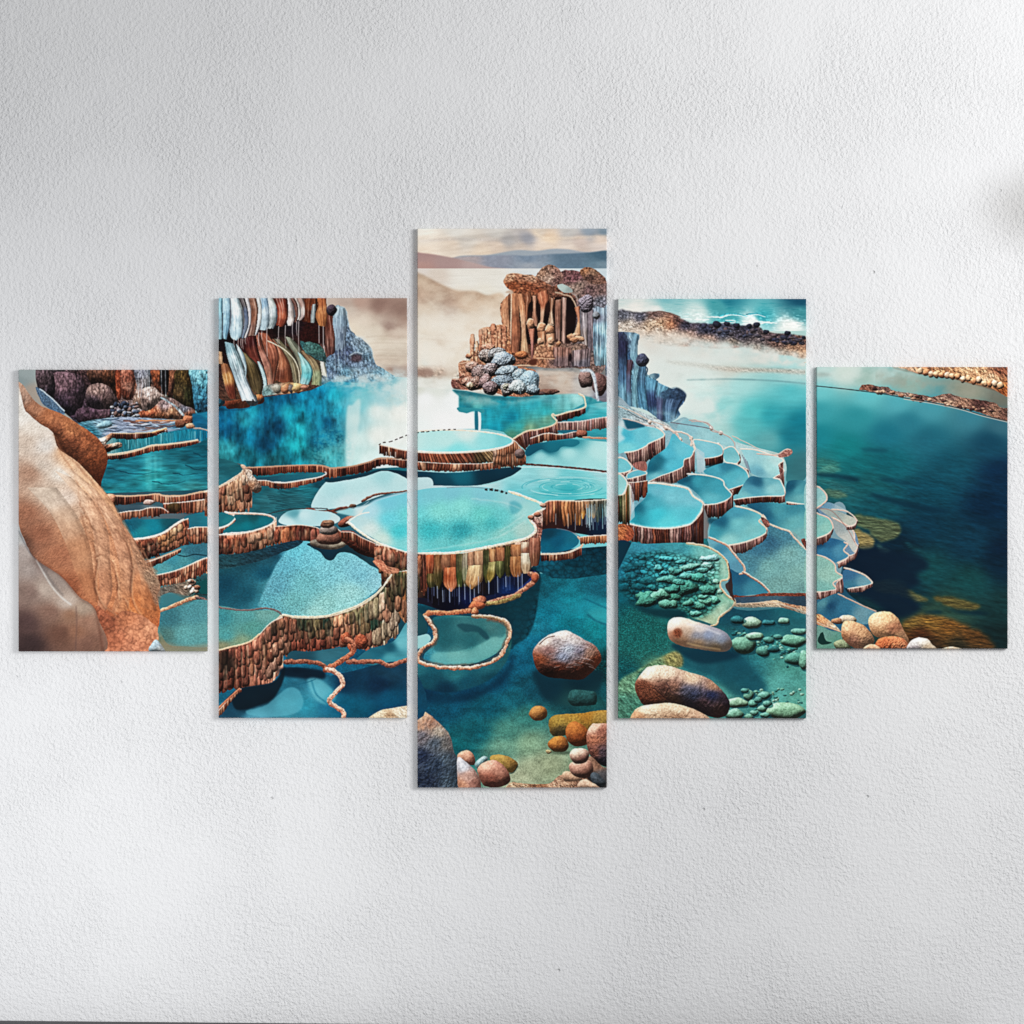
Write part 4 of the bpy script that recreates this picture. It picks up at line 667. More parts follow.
a=np.linspace(0,2*np.pi,25)[:-1]; E1=np.c_[446+67*np.cos(a),441.2+11.2*np.sin(a)]
pool(E1,"G 0,440,190,232,228 200,440,184,232,228 400,440,150,222,224 480,440,130,206,210 300,400,210,236,230 250,490,140,224,226",rw=1.6,rc=(250,240,226),c2=(236,206,170),tex=T_grain(.015,.6))
line("G 62,403 160,393 250,388",.8,(50,40,44),ro=.5,dash=1.2)
# waterfall basin wall at right edge of panel 3
fill("H 660,150 680,120 1010,100 1010,300 900,270 700,240 668,240","H 720,200,60,36,34 850,230,40,30,40 950,220,30,40,70 950,260,20,44,66")
wall("H 665,135 690,104 740,98 860,100 1010,92", [18,19,21,18,14], "H 700,130,156,94,70 780,150,190,116,70 740,180,120,70,50 850,140,156,104,72 890,190,200,136,64 930,150,96,90,76 970,150,104,130,130 820,190,150,96,60", 3, 3.6, rag=.3, rw=1.2, dark=.35)
for i in range(30):
    x=880+_r.rand()*120; line(P(f"H {x},{110+_r.rand()*40} {x+1},{200+_r.rand()*45}"),.7,(170,196,204) if i%3 else (70,110,120),al=.65,sm=False)
for x in (795,830,862,880,735): line(P(f"H {x},165 {x},{215+_r.rand()*30}"),.6,(190,200,210),al=.6,sm=False)
# ---- lower water of panel 3 and panel 2 bottom
fill(P("I -1000,-130 1010,-130 1010,1000 -1000,1000"),"I 620,-40,20,90,104 950,-50,26,100,116 700,60,16,120,140 850,40,24,136,150 950,60,40,150,158 650,140,30,126,146 800,110,16,126,140 940,140,20,126,134 600,200,20,110,134 560,300,16,96,120 640,260,20,104,126 450,400,10,84,108 300,430,8,66,90 200,520,12,86,108 400,520,12,92,108 350,640,18,98,108 250,720,20,104,110 540,480,26,104,118 600,560,66,126,118 500,640,80,134,122 480,720,110,150,130 600,700,130,160,132 620,820,160,170,140 560,860,170,176,146 700,800,150,160,130 800,460,24,74,80 950,440,20,84,92 960,320,16,84,84 700,430,20,72,86 620,440,20,84,100 900,500,40,92,90 100,430,10,66,92 0,350,12,84,110 -60,500,14,80,104 -200,480,20,96,118 -400,380,30,104,128 -300,480,20,90,116",sm=False,pw=3.6,tex=T_grain(.15,1.,5,.16,.12))
fill("I 680,0 800,20 900,-20 1010,0 1010,40 900,60 780,50",(40,150,168),al=.5,fe=3); fill("I 890,60 960,40 1010,80 1010,120 940,110",(60,160,170),al=.6,fe=2,ro=1)
line("I 890,70 930,100 1010,130",1.4,(12,90,110),al=.6,fe=.6); line("I 870,-10 960,30 1000,45",1.2,(12,90,110),al=.6,fe=.6)
fill("I 930,280 1010,240 1010,400 930,380 880,330",(10,62,66),al=.6,fe=3,tex=T_pebble(.3,2,.6,.5,.3))
# reflections of main basin
fill("H 560,400 640,420 660,470 650,570 640,650 620,720 590,770 540,800 500,820 340,700 400,600 520,560","H 600,450,10,58,68 560,600,10,62,72 600,640,14,74,88 450,600,12,50,58 520,760,16,80,94",fe=.7,tex=T_pebble(.14,4,.12,.2,.25))
fill(P("H 640,400 670,350 880,330 1010,320 1010,455 900,470 820,482 720,478 640,440"),"H 700,400,20,84,100 850,380,10,64,78 950,360,8,56,70 800,460,14,74,88 950,440,14,70,84",sm=False,tex=T_pebble(.16,2,.1,.2,.2))
pool("H 665,250 740,236 800,248 845,285 838,318 780,345 665,352","H 700,260,16,70,88 740,300,12,96,122 800,330,24,116,140 690,330,16,104,126 830,300,30,110,130",rim="H 845,278 862,295 858,325 800,352 740,360 665,362",rw=2.2,rc=(236,206,184),c2=(190,130,104))
wall("H 665,364 740,362 800,354 860,328", [6,6,6.5,8], DARKR+RUST, 4, 1.8, rw=.5, dark=.4)
line("H 740,236 800,248 845,272 860,285",.8,(120,110,120),al=.8)
wall("H 855,278 900,272 1010,265", [7,8,8], [(176,104,66),(200,130,90),(150,84,54)], 2, 2.4, rw=.8)
# lower underhang basin rings of the main basin (left)
fill("H -120,620 110,610 330,630 560,560 640,470 660,500 640,560 540,800 330,700 60,720 -120,700",(14,64,76),al=.7,fe=1)
fill("H 60,520 120,500 350,500 620,440 620,500 560,550 400,590 330,625 200,640 60,600 -100,610 -120,520","H 100,560,30,30,48 250,570,16,26,60 450,530,20,34,70 550,490,40,60,110 340,520,70,50,40 0,560,60,40,40",ro=.3)
wall("H -330,235 -250,300 -160,340 -60,362 60,370 200,368 300,352 400,328 500,308 570,290 610,262", 1, "H -330,330,150,84,60 -250,400,120,66,50 -160,420,110,96,60 -100,420,150,90,60 0,420,176,110,76 80,400,190,108,74 130,410,150,90,60 180,400,176,124,90 220,460,206,116,78 250,390,96,84,52 300,410,110,96,60 340,430,220,180,138 330,380,150,110,80 400,390,60,68,40 420,430,150,140,90 440,360,190,136,100 470,420,70,76,50 500,360,84,64,46 540,370,156,110,80 540,420,200,166,130 570,330,200,164,140 600,300,164,120,100 590,400,176,130,104 100,470,110,60,44 160,460,80,80,50 360,480,130,90,64", 9, 5.0, base="H -330,380 -250,430 -160,500 -60,520 60,500 200,530 320,505 420,475 520,450 600,415 615,390", rag=.16, rw=1.3, dark=.3, con=.55)
wall("H 590,210 612,240 612,262 560,300 650,150 660,150", .1, PINK, 2)
fill("H 590,205 625,180 650,150 668,145 672,200 662,300 655,380 600,440 570,460 560,400 560,310 612,262 610,235","H 620,200,170,130,120 650,180,196,160,146 640,260,150,106,92 600,330,176,124,98 580,340,206,180,156 610,380,176,136,112 640,350,134,90,74 600,280,160,110,90 655,250,120,80,72",ro=.4,tex=T_rock(.7,.3,.25,5,.9))
for i in range(16):
    x=600+_r.rand()*60; y=180+_r.rand()*120; line(P(f"H {x},{y} {x-8},{y+50} {x-20},{y+90}"),.9,[(214,184,166),(96,60,52)][i%2],al=.55,w2=.4)
# second tier bulges and drips
fill("g -40,600 130,640 330,560 600,520 880,500 885,560 800,640 720,680 560,700 440,770 300,805 180,785 130,720 -40,700","g 150,700,20,14,24 300,740,14,14,36 250,680,20,16,26 420,720,20,30,70 600,640,14,18,40 700,660,20,50,96 800,590,24,30,56 520,640,40,26,24 60,680,70,50,40",ro=.4,tex=T_grain(.15,1))
for a_,b_,y0,y1,c_,tip in ((-60,0,395,560,"g 0,450,160,96,64",1),(0,60,398,600,"g 30,450,120,90,56 30,560,80,84,50",2),(55,110,402,555,"g 80,450,180,112,84 80,540,176,90,56",1),(108,182,403,545,"g 140,450,196,108,74 140,530,150,80,50",1),(70,130,540,670,"g 90,600,176,96,60 100,650,184,112,80",2),(125,190,540,640,"g 150,580,100,84,50 150,620,70,66,40",2),(178,240,402,650,"g 200,450,130,90,60 210,600,80,70,40",3),(232,300,400,520,"g 260,450,176,126,96 260,500,180,120,90",1),(295,345,398,510,"g 320,450,176,110,76",1),(252,352,495,668,"g 300,530,196,116,80 300,640,196,124,90 260,560,150,80,50",3),(340,392,395,640,"g 360,450,112,106,76 360,600,84,90,50",2),(385,432,392,630,"g 410,440,150,140,120 410,560,140,140,110 410,620,90,80,50",2),(425,475,385,520,"g 450,430,196,150,120",1),(468,542,375,500,"g 500,420,206,160,126",1),(430,540,480,650,"g 500,520,220,184,140 470,600,206,160,116 440,640,150,110,70",4),(536,586,370,610,"g 560,420,84,82,54 560,520,96,98,60 560,590,70,66,30",3),(580,634,362,470,"g 600,420,190,140,100",1),(578,634,455,605,"g 600,480,176,164,110 590,560,150,130,70",4),(628,700,350,460,"g 660,400,170,116,84",1),(630,690,450,570,"g 650,480,110,110,70 650,540,80,84,50",3),(694,746,340,560,"g 720,400,84,76,44 720,500,70,66,36",2),(740,822,328,425,"g 780,380,186,130,92",1),(735,828,415,560,"g 780,450,176,124,84 780,530,150,100,64",2),(815,880,310,400,"g 850,360,176,120,96 830,340,214,190,166",1),(815,885,390,535,"g 850,430,224,206,180 850,500,190,160,130",2),(875,950,280,480,"g 910,340,176,120,100 920,440,160,110,86",1)):
    x_=(a_+b_)/2; w_=(b_-a_)/2; dx_=-.18*(y1-y0)*(tip==4)
    k_=dict([(1,.62),(2,.55),(3,.12),(4,.1)])[tip]
    drape(f"g {a_},{y0} {x_-w_*1.08+dx_*.4},{(y0+y1)/2} {x_-w_*.95+dx_*.7},{y0+(y1-y0)*.75} {x_-w_*k_+dx_},{y1}", f"g {b_},{y0-3} {x_+w_*1.08+dx_*.4},{(y0+y1)/2} {x_+w_*.95+dx_*.7},{y0+(y1-y0)*.75} {x_+w_*k_+dx_},{y1-2}", c_, int(a_)%7, sh=.55, n=1.0, amp=.6, hk=.3, hi=(236,214,180), rag=.03, dark=.35 if tip==1 else .15)
for x,y in ((290,650),(360,620),(400,615),(440,620),(200,630),(575,590),(640,560),(700,560),(790,550),(820,540),(500,560),(240,660),(470,650)): line(P(f"g {x},{y} {x+2},{y+70+70*_r.rand()}"),.7,(176,190,214),al=.7,w2=.4)
for i in range(46):
    x=100+_r.rand()*500; y=np.interp(x,[100,250,420,600],[510,525,480,440])+_r.rand()*18; line(P(f"H {x},{y} {x},{y+35+50*_r.rand()}"),.5,(120,136,176),al=.2+.35*_r.rand(),sm=False)
line("H 610,455 640,470 620,500 570,540 530,565 400,600",4.2,(176,124,104),(100,66,54),ro=1.1); line("H 560,560 480,590 400,605",3.6,(140,124,84),(92,78,54),ro=.9)
stone('H',634,478,18,22,(176,104,80),3); stone('H',365,590,34,28,(186,116,92),4,lum=.6,bump=1.8,mot=.6); stone('H',350,612,38,22,(190,110,80),5); stone('H',340,640,18,20,(214,140,104),2)
line("H 95,665 130,645 200,650 320,636",4.4,(190,126,96),(116,72,54),ro=1.0)
# small kidney basin below
fill("H -60,870 60,890 250,915 420,890 500,820 520,760 508,850 470,920 400,980 300,1020 200,1035 90,1015 -60,960","H 60,920,44,110,120 250,945,48,116,124 400,920,44,108,118 480,850,40,96,104 500,800,60,110,104 100,980,24,84,98 300,990,22,84,100 420,960,20,78,92 200,1020,12,58,78",ro=.2,fe=.5,tex=T_grain(.08,.9,2,.05,.1))
fill("H -60,1000 100,1020 220,1045 330,1030 440,975 500,900 520,850 530,900 480,990 350,1060 200,1090 -60,1060",(8,52,74),al=.6,fe=2)
fill("H 140,670 330,665 480,690 505,730 480,810 400,870 300,900 180,902 100,885 95,850 140,790","H 170,700,40,104,112 300,700,84,140,140 420,720,104,150,144 200,780,46,112,118 320,780,52,118,122 380,740,60,120,120 400,800,100,164,160 250,850,110,172,168 160,870,90,160,166 120,880,50,126,146 450,790,110,168,162",ro=.3,tex=T_grain(.1,1,2,.06,.15))
fill("H 130,690 200,672 330,668 470,695 490,740 470,770 430,765 395,785 330,812 250,835 160,838 140,800 150,740",(38,92,100),al=.45,fe=.7,ro=.5)
fill("H 255,705 300,700 370,720 410,765 395,780 350,740 290,738",(32,78,88),al=.7,fe=.6,ro=.6)
fill("H 150,840 300,835 420,770 480,770 470,810 380,870 250,895 130,890",(116,176,172),al=.55,fe=.8,tex=T_grain(.06,1))
line("H 112,665 137,700 156,740 152,795 104,825 82,850 86,875 145,893 250,905 375,890 450,850 483,797 500,752 493,712 462,690 400,680",2.2,(104,72,60),al=.6,ro=1.,fe=.3)
line("H 100,665 125,700 145,740 140,790 90,815 68,850 72,885 140,905 250,918 380,902 460,860 495,800 512,750 505,705 470,680 400,668 330,665",3.4,(226,190,166),(120,80,62),ro=1.2)
line("H 330,665 420,670 480,690 508,730",2.,(176,150,120),(110,90,70),ro=.6)
fill("H -40,770 60,760 110,750 125,780 70,820 -40,850","H 60,790,150,200,200 0,800,130,190,196")
fill("H -40,620 60,640 95,670 110,740 60,755 -40,740","H 60,690,34,84,92 0,690,30,80,92",ro=.3)
# boulder in water
fill("I 640,340 940,340 960,400 900,500 800,520 680,480 640,400","I 700,420,14,56,70 850,400,12,50,62 840,480,40,84,86",fe=2,al=.9); stone('I',860,478,80,42,(50,92,92),3,lum=.5,al=.9)
rock("I 622,260 645,215 690,175 760,150 800,152 880,195 930,225 957,280 940,320 890,370 850,388 760,382 690,372 645,340","I 680,195,206,190,176 760,165,226,214,202 740,200,150,140,140 830,190,200,190,186 700,250,130,100,96 800,240,180,186,200 770,275,150,156,176 850,250,130,124,136 900,260,176,140,124 660,290,146,86,60 750,330,124,68,48 860,330,130,76,56 930,290,190,110,76 800,370,110,70,56 700,350,84,50,40",9,lum=.6,bump=1.7,fr=.3)
for i in range(46):
    x=680+_r.rand()*220; y=190+_r.rand()*160; k=(x-780)/160; line(P(f"I {x},{y} {x+16},{y+10*k} {x+34},{y+26*k}"),.8,[(210,208,214),(74,54,52)][i%2],al=.35,w2=.3,ro=.4)
line("I 655,215 690,185 730,175",.9,(96,76,70),al=.8)
# floor stones, orange
rock("I 700,600 720,565 780,555 870,550 920,540 1010,545 1010,640 880,680 800,660 720,660","I 740,590,150,124,64 820,580,160,126,62 950,580,160,130,72 760,640,110,94,60 880,570,150,110,50",4,lum=.4,bump=1.2,fr=.3,ro=.6)
rock("I 785,620 820,590 870,610 900,650 890,700 830,712 790,680","I 830,620,180,112,60 860,680,146,84,48",5,lum=.5,bump=1)
rock("I 700,690 730,665 775,665 798,705 780,735 730,738 700,715","I 740,690,186,124,66 770,720,140,92,52",6,lum=.5,bump=1); rock("I 605,550 625,520 665,515 693,540 685,575 640,588 612,570","I 640,540,180,130,80 670,560,140,100,60",7,lum=.5,bump=1)
fill("I 700,735 800,735 790,752 720,748",(60,70,56),al=.6,fe=.8); stone('I',700,738,14,10,(180,160,120),3)
rock("I 415,765 470,752 530,775 550,805 520,840 440,830","I 460,775,176,144,84 520,810,150,120,70",8,lum=.4,bump=.8); line("I 550,808 530,838 510,845",1,(40,60,56),al=.7)
# bottom stones
rock("I -60,520 0,522 60,528 110,550 170,600 220,660 240,740 265,800 275,1000 -60,1000","I 80,560,220,180,150 60,610,190,140,110 120,600,170,130,110 170,640,190,176,160 80,660,110,104,110 80,760,46,56,78 150,700,90,100,112 150,800,52,66,86 210,780,100,116,130 230,880,84,100,114 100,880,40,50,70 200,700,140,136,132 0,560,226,200,170 -40,540,230,208,180",7,lum=.45,bump=2.2,fr=.4,vein=((140,150,160),.18))
rock("I 258,750 300,730 335,752 340,800 300,800 262,780","I 300,760,210,160,136 325,780,180,130,112",3,lum=.55,bump=.5); rock("I 258,765 300,790 350,840 370,890 360,930 270,930 255,850","I 280,810,190,190,196 310,860,200,160,146 340,890,180,130,116 275,900,206,150,124",4,lum=.5,bump=.7)
rock("I 340,795 380,760 405,772 360,820","I 370,785,150,176,176",5,lum=.5); rock("I 353,825 375,795 430,778 480,805 510,850 508,890 450,912 390,905 365,870","I 400,800,214,160,138 460,830,196,140,120 420,870,170,110,92 490,880,180,124,104",6,lum=.6,bump=.5)
fill("I 505,893 600,895 700,893 765,850 850,860 1010,900 1010,1000 505,1000","I 560,900,196,160,130 740,880,190,150,124 650,905,150,110,84 900,900,120,90,74",ro=.7,tex=T_rock(.6,.4,.4,3,.8))
rock("I 885,650 905,610 930,600 1010,620 1010,800 950,800 905,760 888,710","I 920,620,214,170,146 920,680,176,116,92 960,640,150,100,84 960,740,100,84,92 980,780,80,72,86 930,740,150,100,84",5,lum=.6,bump=1.5,fr=.4)
rock("I 880,850 900,760 960,810 1010,830 1010,930 930,900","I 930,800,130,100,84 960,860,90,88,90",3,lum=.6)
rock("I 765,850 790,832 860,860 850,880 780,880","I 800,850,206,164,136",4,lum=.5); rock("I 800,800 830,785 900,780 918,830 890,865 840,862 808,840","I 840,810,206,156,136 880,850,160,116,100",5,lum=.6,bump=.4); rock("I 803,750 820,725 870,722 897,745 885,785 840,798 812,780","I 840,740,224,188,166 870,780,166,120,106",6,lum=.6,bump=.5)
rock("I 905,850 930,840 975,880 970,905 920,900","I 940,870,84,90,96",7); rock("I 845,890 880,872 940,905 940,915 850,915","I 880,890,220,180,154",8,lum=.4)
# ================= PANEL 1
fill(P("A 40,60 1000,60 1000,420 40,420"),"A 150,130,60,52,56 200,200,84,70,78 300,220,96,78,90 150,220,60,56,66 300,300,84,66,78 400,330,70,54,64 450,110,80,56,50 550,130,140,84,60 400,150,60,46,48 700,120,130,100,90 850,180,70,64,46 930,150,100,170,190 930,240,80,140,160 380,380,60,90,100 600,360,140,150,160 700,340,150,120,110",sm=False,tex=T_rock(.6,.12,.12,4,.7))
for q,c,s in (("A 210,120 280,110 350,130 370,210 340,300 260,320 210,240","A 260,160,110,88,94 320,240,100,80,92 260,280,70,60,74",1),("A 120,100 210,110 220,220 180,260 130,180","A 160,150,90,76,80 190,220,84,74,84",2),("A 330,290 420,280 520,290 500,340 400,362 330,350","A 400,310,84,66,76 470,320,110,88,96",3),
 ("A 370,230 385,180 420,165 470,165 510,210 530,250 500,285 430,290 380,270","A 430,190,140,116,110 480,230,124,100,98 410,260,84,70,78",4),
 ("A 385,90 520,90 530,160 520,230 490,180 430,160 395,160","A 420,120,100,72,60 480,130,120,80,60",5),("A 515,90 545,90 545,230 525,230","A 530,150,160,86,62",6),("A 545,95 600,95 615,150 600,235 560,240 545,190","A 580,130,164,104,86 590,190,206,150,130 560,210,130,76,60",7),
 ("A 610,90 700,90 690,180 730,230 700,280 650,290 600,260 620,180","A 640,120,130,130,140 660,160,160,150,150 680,230,196,166,150 630,240,170,140,126",1),("A 690,90 750,90 740,170 760,220 720,200 700,160","A 720,120,150,90,64 730,180,130,84,66",2),("A 770,90 830,90 800,200 790,240 760,200","A 800,120,150,100,76 780,190,120,84,70",3),
 ("A 735,90 775,90 770,210 740,190","A 750,150,36,30,32",8),
 ("A 810,100 880,95 900,200 905,300 850,280 800,230 805,170","A 850,130,90,74,46 870,220,70,72,48 830,220,96,76,54",5),("A 880,90 990,90 990,310 910,300 890,180","A 930,120,130,190,206 920,220,84,150,176 950,280,60,120,150 970,150,110,180,200",6),
 ("A 620,315 680,280 730,240 790,235 850,270 900,290 900,340 820,345 700,345","A 690,300,176,104,76 760,270,150,130,130 800,300,190,140,110 850,290,130,130,140 730,330,206,140,104 870,320,196,130,100",7),
 ("A 700,180 740,215 780,240 740,245 690,290 650,290 640,200","A 700,230,206,180,170 670,260,176,150,140",3)):
    rock(q,bright(c,.95),s,lum=.55,bump=1.6,fr=.4,st=.35,inf=.4,ro=.5,mot=.6)
line("A 740,232 800,270 850,320",1.5,(176,196,206),al=.8,ro=.4,w2=2.2); line("A 640,95 650,150 640,230",1.4,(206,206,214),al=.6,w2=.6)
for x in (660,670,680,740,760,628): line(P(f"A {x},95 {x+2},{200+_r.rand()*60}"),.6,(214,220,226),al=.6,sm=False)
overlay("A 120,90 990,90 990,330 850,345 500,340 330,340 130,180",T_gnarl(.8,.3,3,.3,.8),1)
# grey rubble + small ledges
for i in range(40):
    x=500+_r.rand()*120; y=260+_r.rand()*70; stone('A',x,y,8+10*_r.rand(),6+8*_r.rand(),[(96,104,120),(60,66,80),(150,150,156),(120,100,96)][i%4],i,lum=.8)
fill("A 330,360 500,330 640,330 830,340 990,330 990,420 800,420 400,450 380,410","A 400,400,60,110,124 450,370,130,160,176 560,350,140,150,170 600,380,130,140,160 700,360,150,160,176 750,380,120,140,160 850,390,60,110,130 950,350,20,100,130 500,410,120,130,150 930,400,20,110,140",ro=.5,tex=T_rock(.5,.15,.6,3,.8))
for i in range(26):
    x=430+_r.rand()*330; y=335+_r.rand()*75; line(P(f"A {x},{y} {x+40},{y+4} {x+80},{y-2}"),.9+_r.rand(),[(206,206,214),(110,70,56),(60,80,100),(170,180,196)][i%4],al=.6,ro=.6)
rock("A 420,375 450,350 490,345 500,370 450,385","A 460,360,140,176,190",3,lum=.5)
line("A 620,345 700,345 800,345 860,340 900,320",1.6,(206,150,116),(130,76,56),ro=.6); stone('A',870,345,30,26,(170,110,84),3,bump=2,lum=.8); stone('A',830,360,26,20,(130,90,72),4,bump=2); stone('A',880,370,26,14,(206,160,130),5)
fill(P("A 890,312 968,300 968,390 920,390 893,360"),"A 930,340,24,100,130 960,320,30,120,146",fe=.5,sm=False,tex=T_ripple(.2,.1,.4,3))
# waterfalls curtain
fill("A 440,470 500,430 700,420 770,400 990,385 990,470 900,440 700,470 500,510","A 480,470,120,150,150 560,460,40,110,120 700,440,40,120,132 850,420,36,130,150 950,430,16,110,136 640,460,60,130,140",tex=T_rock(.4,.5,.06,4,.5))
for i in range(40):
    x=500+_r.rand()*440; y=np.interp(x,[500,940],[430,395]); line(P(f"A {x},{y} {x},{y+30+30*_r.rand()}"),.7,(140,196,204),al=.35,sm=False)
wall("A 500,405 600,405 700,400 750,385 770,388", [5,6,6,4,3], DARKR+[(176,150,140)], 3, 2., rw=1, rim_c=(226,200,170)); line("A 700,402 745,388 765,382",2,(246,214,170),(150,100,70),ro=.4)
rock("A 425,440 470,420 500,405 505,425 470,460 540,450 545,475 500,490 470,500 450,470","A 460,440,206,190,176 490,430,150,110,90 520,465,206,176,156 480,480,150,100,80",4,lum=.8,bump=2,fr=.5,ro=.6)
# blue pool
fill("A 400,500 500,525 620,510 720,490 860,468 920,455 990,440 990,700 850,690 740,705 620,705 460,705 430,600","A 500,560,36,110,124 600,560,34,116,130 700,540,60,150,160 800,520,34,110,122 900,520,24,96,110 960,500,20,90,104 500,620,30,110,124 700,620,50,160,164 850,600,40,130,140 940,600,34,120,134 600,680,40,130,140 700,690,50,140,146 500,690,44,124,132 900,680,60,130,134",tex=T_ripple(.34,.08,.42,4,4))
for i in range(10): x=650+_r.rand()*90; line(P(f"A {x},520 {x+2},{640+_r.rand()*50}"),2,(110,190,190),al=.13,sm=False,fe=.8)
for q in ("A 540,590 580,600 640,605 720,595","A 700,640 780,655 860,640","A 860,560 900,580 960,590","A 480,575 540,590","A 800,600 860,610 920,600","A 900,500 940,520 960,515"): line(q,1.1,(14,64,80),al=.6,ro=.8,w2=.5)
wall("A 470,515 560,505 640,485 690,468 760,462 850,452 920,440", [4,5,5,6,5,4,3], DARKR+RUST, 5, 2.2, rw=1, rim_c=(236,214,184)); line("A 460,512 560,500 640,482 690,466 760,460 850,450 915,440",1.3,(240,222,196),(170,110,84),ro=.4)
line("A 900,382 940,385 990,402",1.4,(190,180,170),(60,70,80),ro=.3)
# rim under blue pool
fill(P("A 440,700 990,680 990,1024 440,1024"),"A 600,780,60,80,88 900,800,40,70,80 700,830,90,110,114 600,860,30,110,130 900,830,40,120,134",sm=False)
wall("A 470,705 540,712 600,712 660,708 720,702 760,712 850,708 990,682", [9,9,7,7,9,10,8,9], RUST+DARKR, 4, 2.6, rw=1, dark=.35)
line("A 470,705 560,712 660,708 720,702 760,710 850,708 920,695 990,682",1.2,(226,186,156),(150,96,70),ro=.4)
wall("A 750,748 800,745 870,738 990,722", [12,12,12,11], RUST+[(60,50,36)], 6, 3.2, rw=.9, dark=.35, tiers=1)
stone('A',800,770,34,26,(70,60,36),4,al=.7); stone('A',680,742,28,15,(190,160,150),3,lum=.6); rock("A 462,715 490,700 520,715 515,760 500,770 480,745","A 490,715,206,150,124 505,750,170,110,84",3,lum=.7)
fill("A 520,760 640,755 740,765 740,790 530,790","A 600,770,70,90,100 700,775,110,120,124",tex=T_ripple(.06))
wall("A 525,795 580,785 640,780 680,768 740,768 775,790", [9,8,7,9,10,5], RUST+[(214,160,130)], 7, 3.2, rw=1, dark=.45)
fill("A 740,800 900,798 990,790 990,830 860,828 760,830","A 800,812,90,104,110 930,805,70,90,100")
pool("A 550,845 600,830 680,825 780,822 830,828 790,860 740,895 660,912 600,920 570,890","A 600,850,30,100,116 700,860,24,130,146 650,890,34,130,140 780,840,30,90,100",rim="A 600,922 680,912 750,890 800,855 845,828 870,820",rw=1.6)
fill("A 860,810 990,790 990,860 900,862 865,845","A 900,830,44,110,124 960,830,40,120,134",tex=T_ripple(.05))
wall("A 600,925 680,915 750,893 800,858 845,830 872,820", 1, RUST+[(60,44,36)], 8, 2.6, base="A 660,1010 700,1010 760,985 830,965 880,940 878,920", tiers=3, rw=1.2, dark=.3)
pillows("A 620,932 680,922 750,900 800,866 850,835","A 640,1010 700,1008 760,985 830,962 880,940",3,4.,"A 620,950,130,72,50 700,950,110,62,46 760,930,170,110,70 820,880,196,150,110 850,900,150,86,60 800,960,176,110,80 700,1000,96,52,40",6)
wall("A 870,870 910,862 990,862", 1, RUST, 3, 2.8, base="A 880,945 920,945 990,935", tiers=2, rw=1)
# lower pools panel 1 (tile B)
fill(P("B 640,330 700,290 850,220 970,210 970,740 700,740 700,400"),"B 800,290,70,136,148 900,250,60,110,124 850,300,80,140,146 750,340,90,146,150 930,430,30,70,76 850,440,96,110,104 770,480,84,124,130 800,620,80,134,140 900,560,96,146,146 950,700,110,130,116 760,700,120,124,104",sm=False,tex=T_grain(.12,1,3,.04,.1))
wall("B 660,305 720,285 780,262 835,240", [7,6,5,3], RUST, 4, 2.4, rw=.9); line("B 660,300 740,275 835,238",1.,(206,150,120),al=.8)
line("B 820,268 860,275 900,265 960,270",.9,(24,50,60),al=.8); 
wall("B 715,365 800,345 870,318 930,290 990,270", 1, RUST, 6, 2.6, base="B 720,420 790,418 860,395 930,370 990,340", rw=1.5, tiers=2, dark=.3)
fill("B 730,430 850,400 900,385 980,400 960,460 880,470 780,450 730,470","B 770,440,110,104,96 850,430,130,112,98 930,430,24,80,84",ro=.5,tex=T_rock(.5,.3,.3,3)); fill("B 920,410 990,380 990,460 930,452",(20,84,84),fe=.4)
for i in range(14): stone('B',860+_r.rand()*60,385+_r.rand()*70,12,12,[(206,176,156),(150,110,90),(226,206,190)][i%3],i,lum=.8)
fill("B 725,480 780,455 840,475 850,495 760,530 725,540",(70,120,126),fe=.3); line("B 725,545 800,515 860,490 915,472",3.0,(206,160,130),(110,80,64),ro=.6,w2=4); line("B 915,475 960,490 990,500",3,(110,90,84),(50,50,54),ro=.6); line("B 900,462 990,462",1,(60,50,50),al=.7)
fill("B 725,555 860,510 920,485 990,515 990,700 850,712 770,700 730,620","B 780,580,66,116,124 900,560,84,140,146 850,650,100,156,156 950,640,96,150,150 760,660,84,120,116",tex=T_grain(.15,1.1,3))
fill("B 740,690 850,712 990,700 990,745 730,745",(140,132,112),al=.6,fe=1.5)
# grey patch upper left
fill("A 40,60 120,60 130,150 160,230 250,290 320,360 200,320 150,280 40,250","A 80,120,150,160,160 100,200,160,150,140 60,150,140,150,150")
fill("A 130,180 200,230 270,305 240,310 170,270 145,230",(90,110,130),ro=.3,tex=T_rock(.6,.5,.3)); line("A 150,190 210,240 270,300",1.2,(176,190,200),ro=.4)
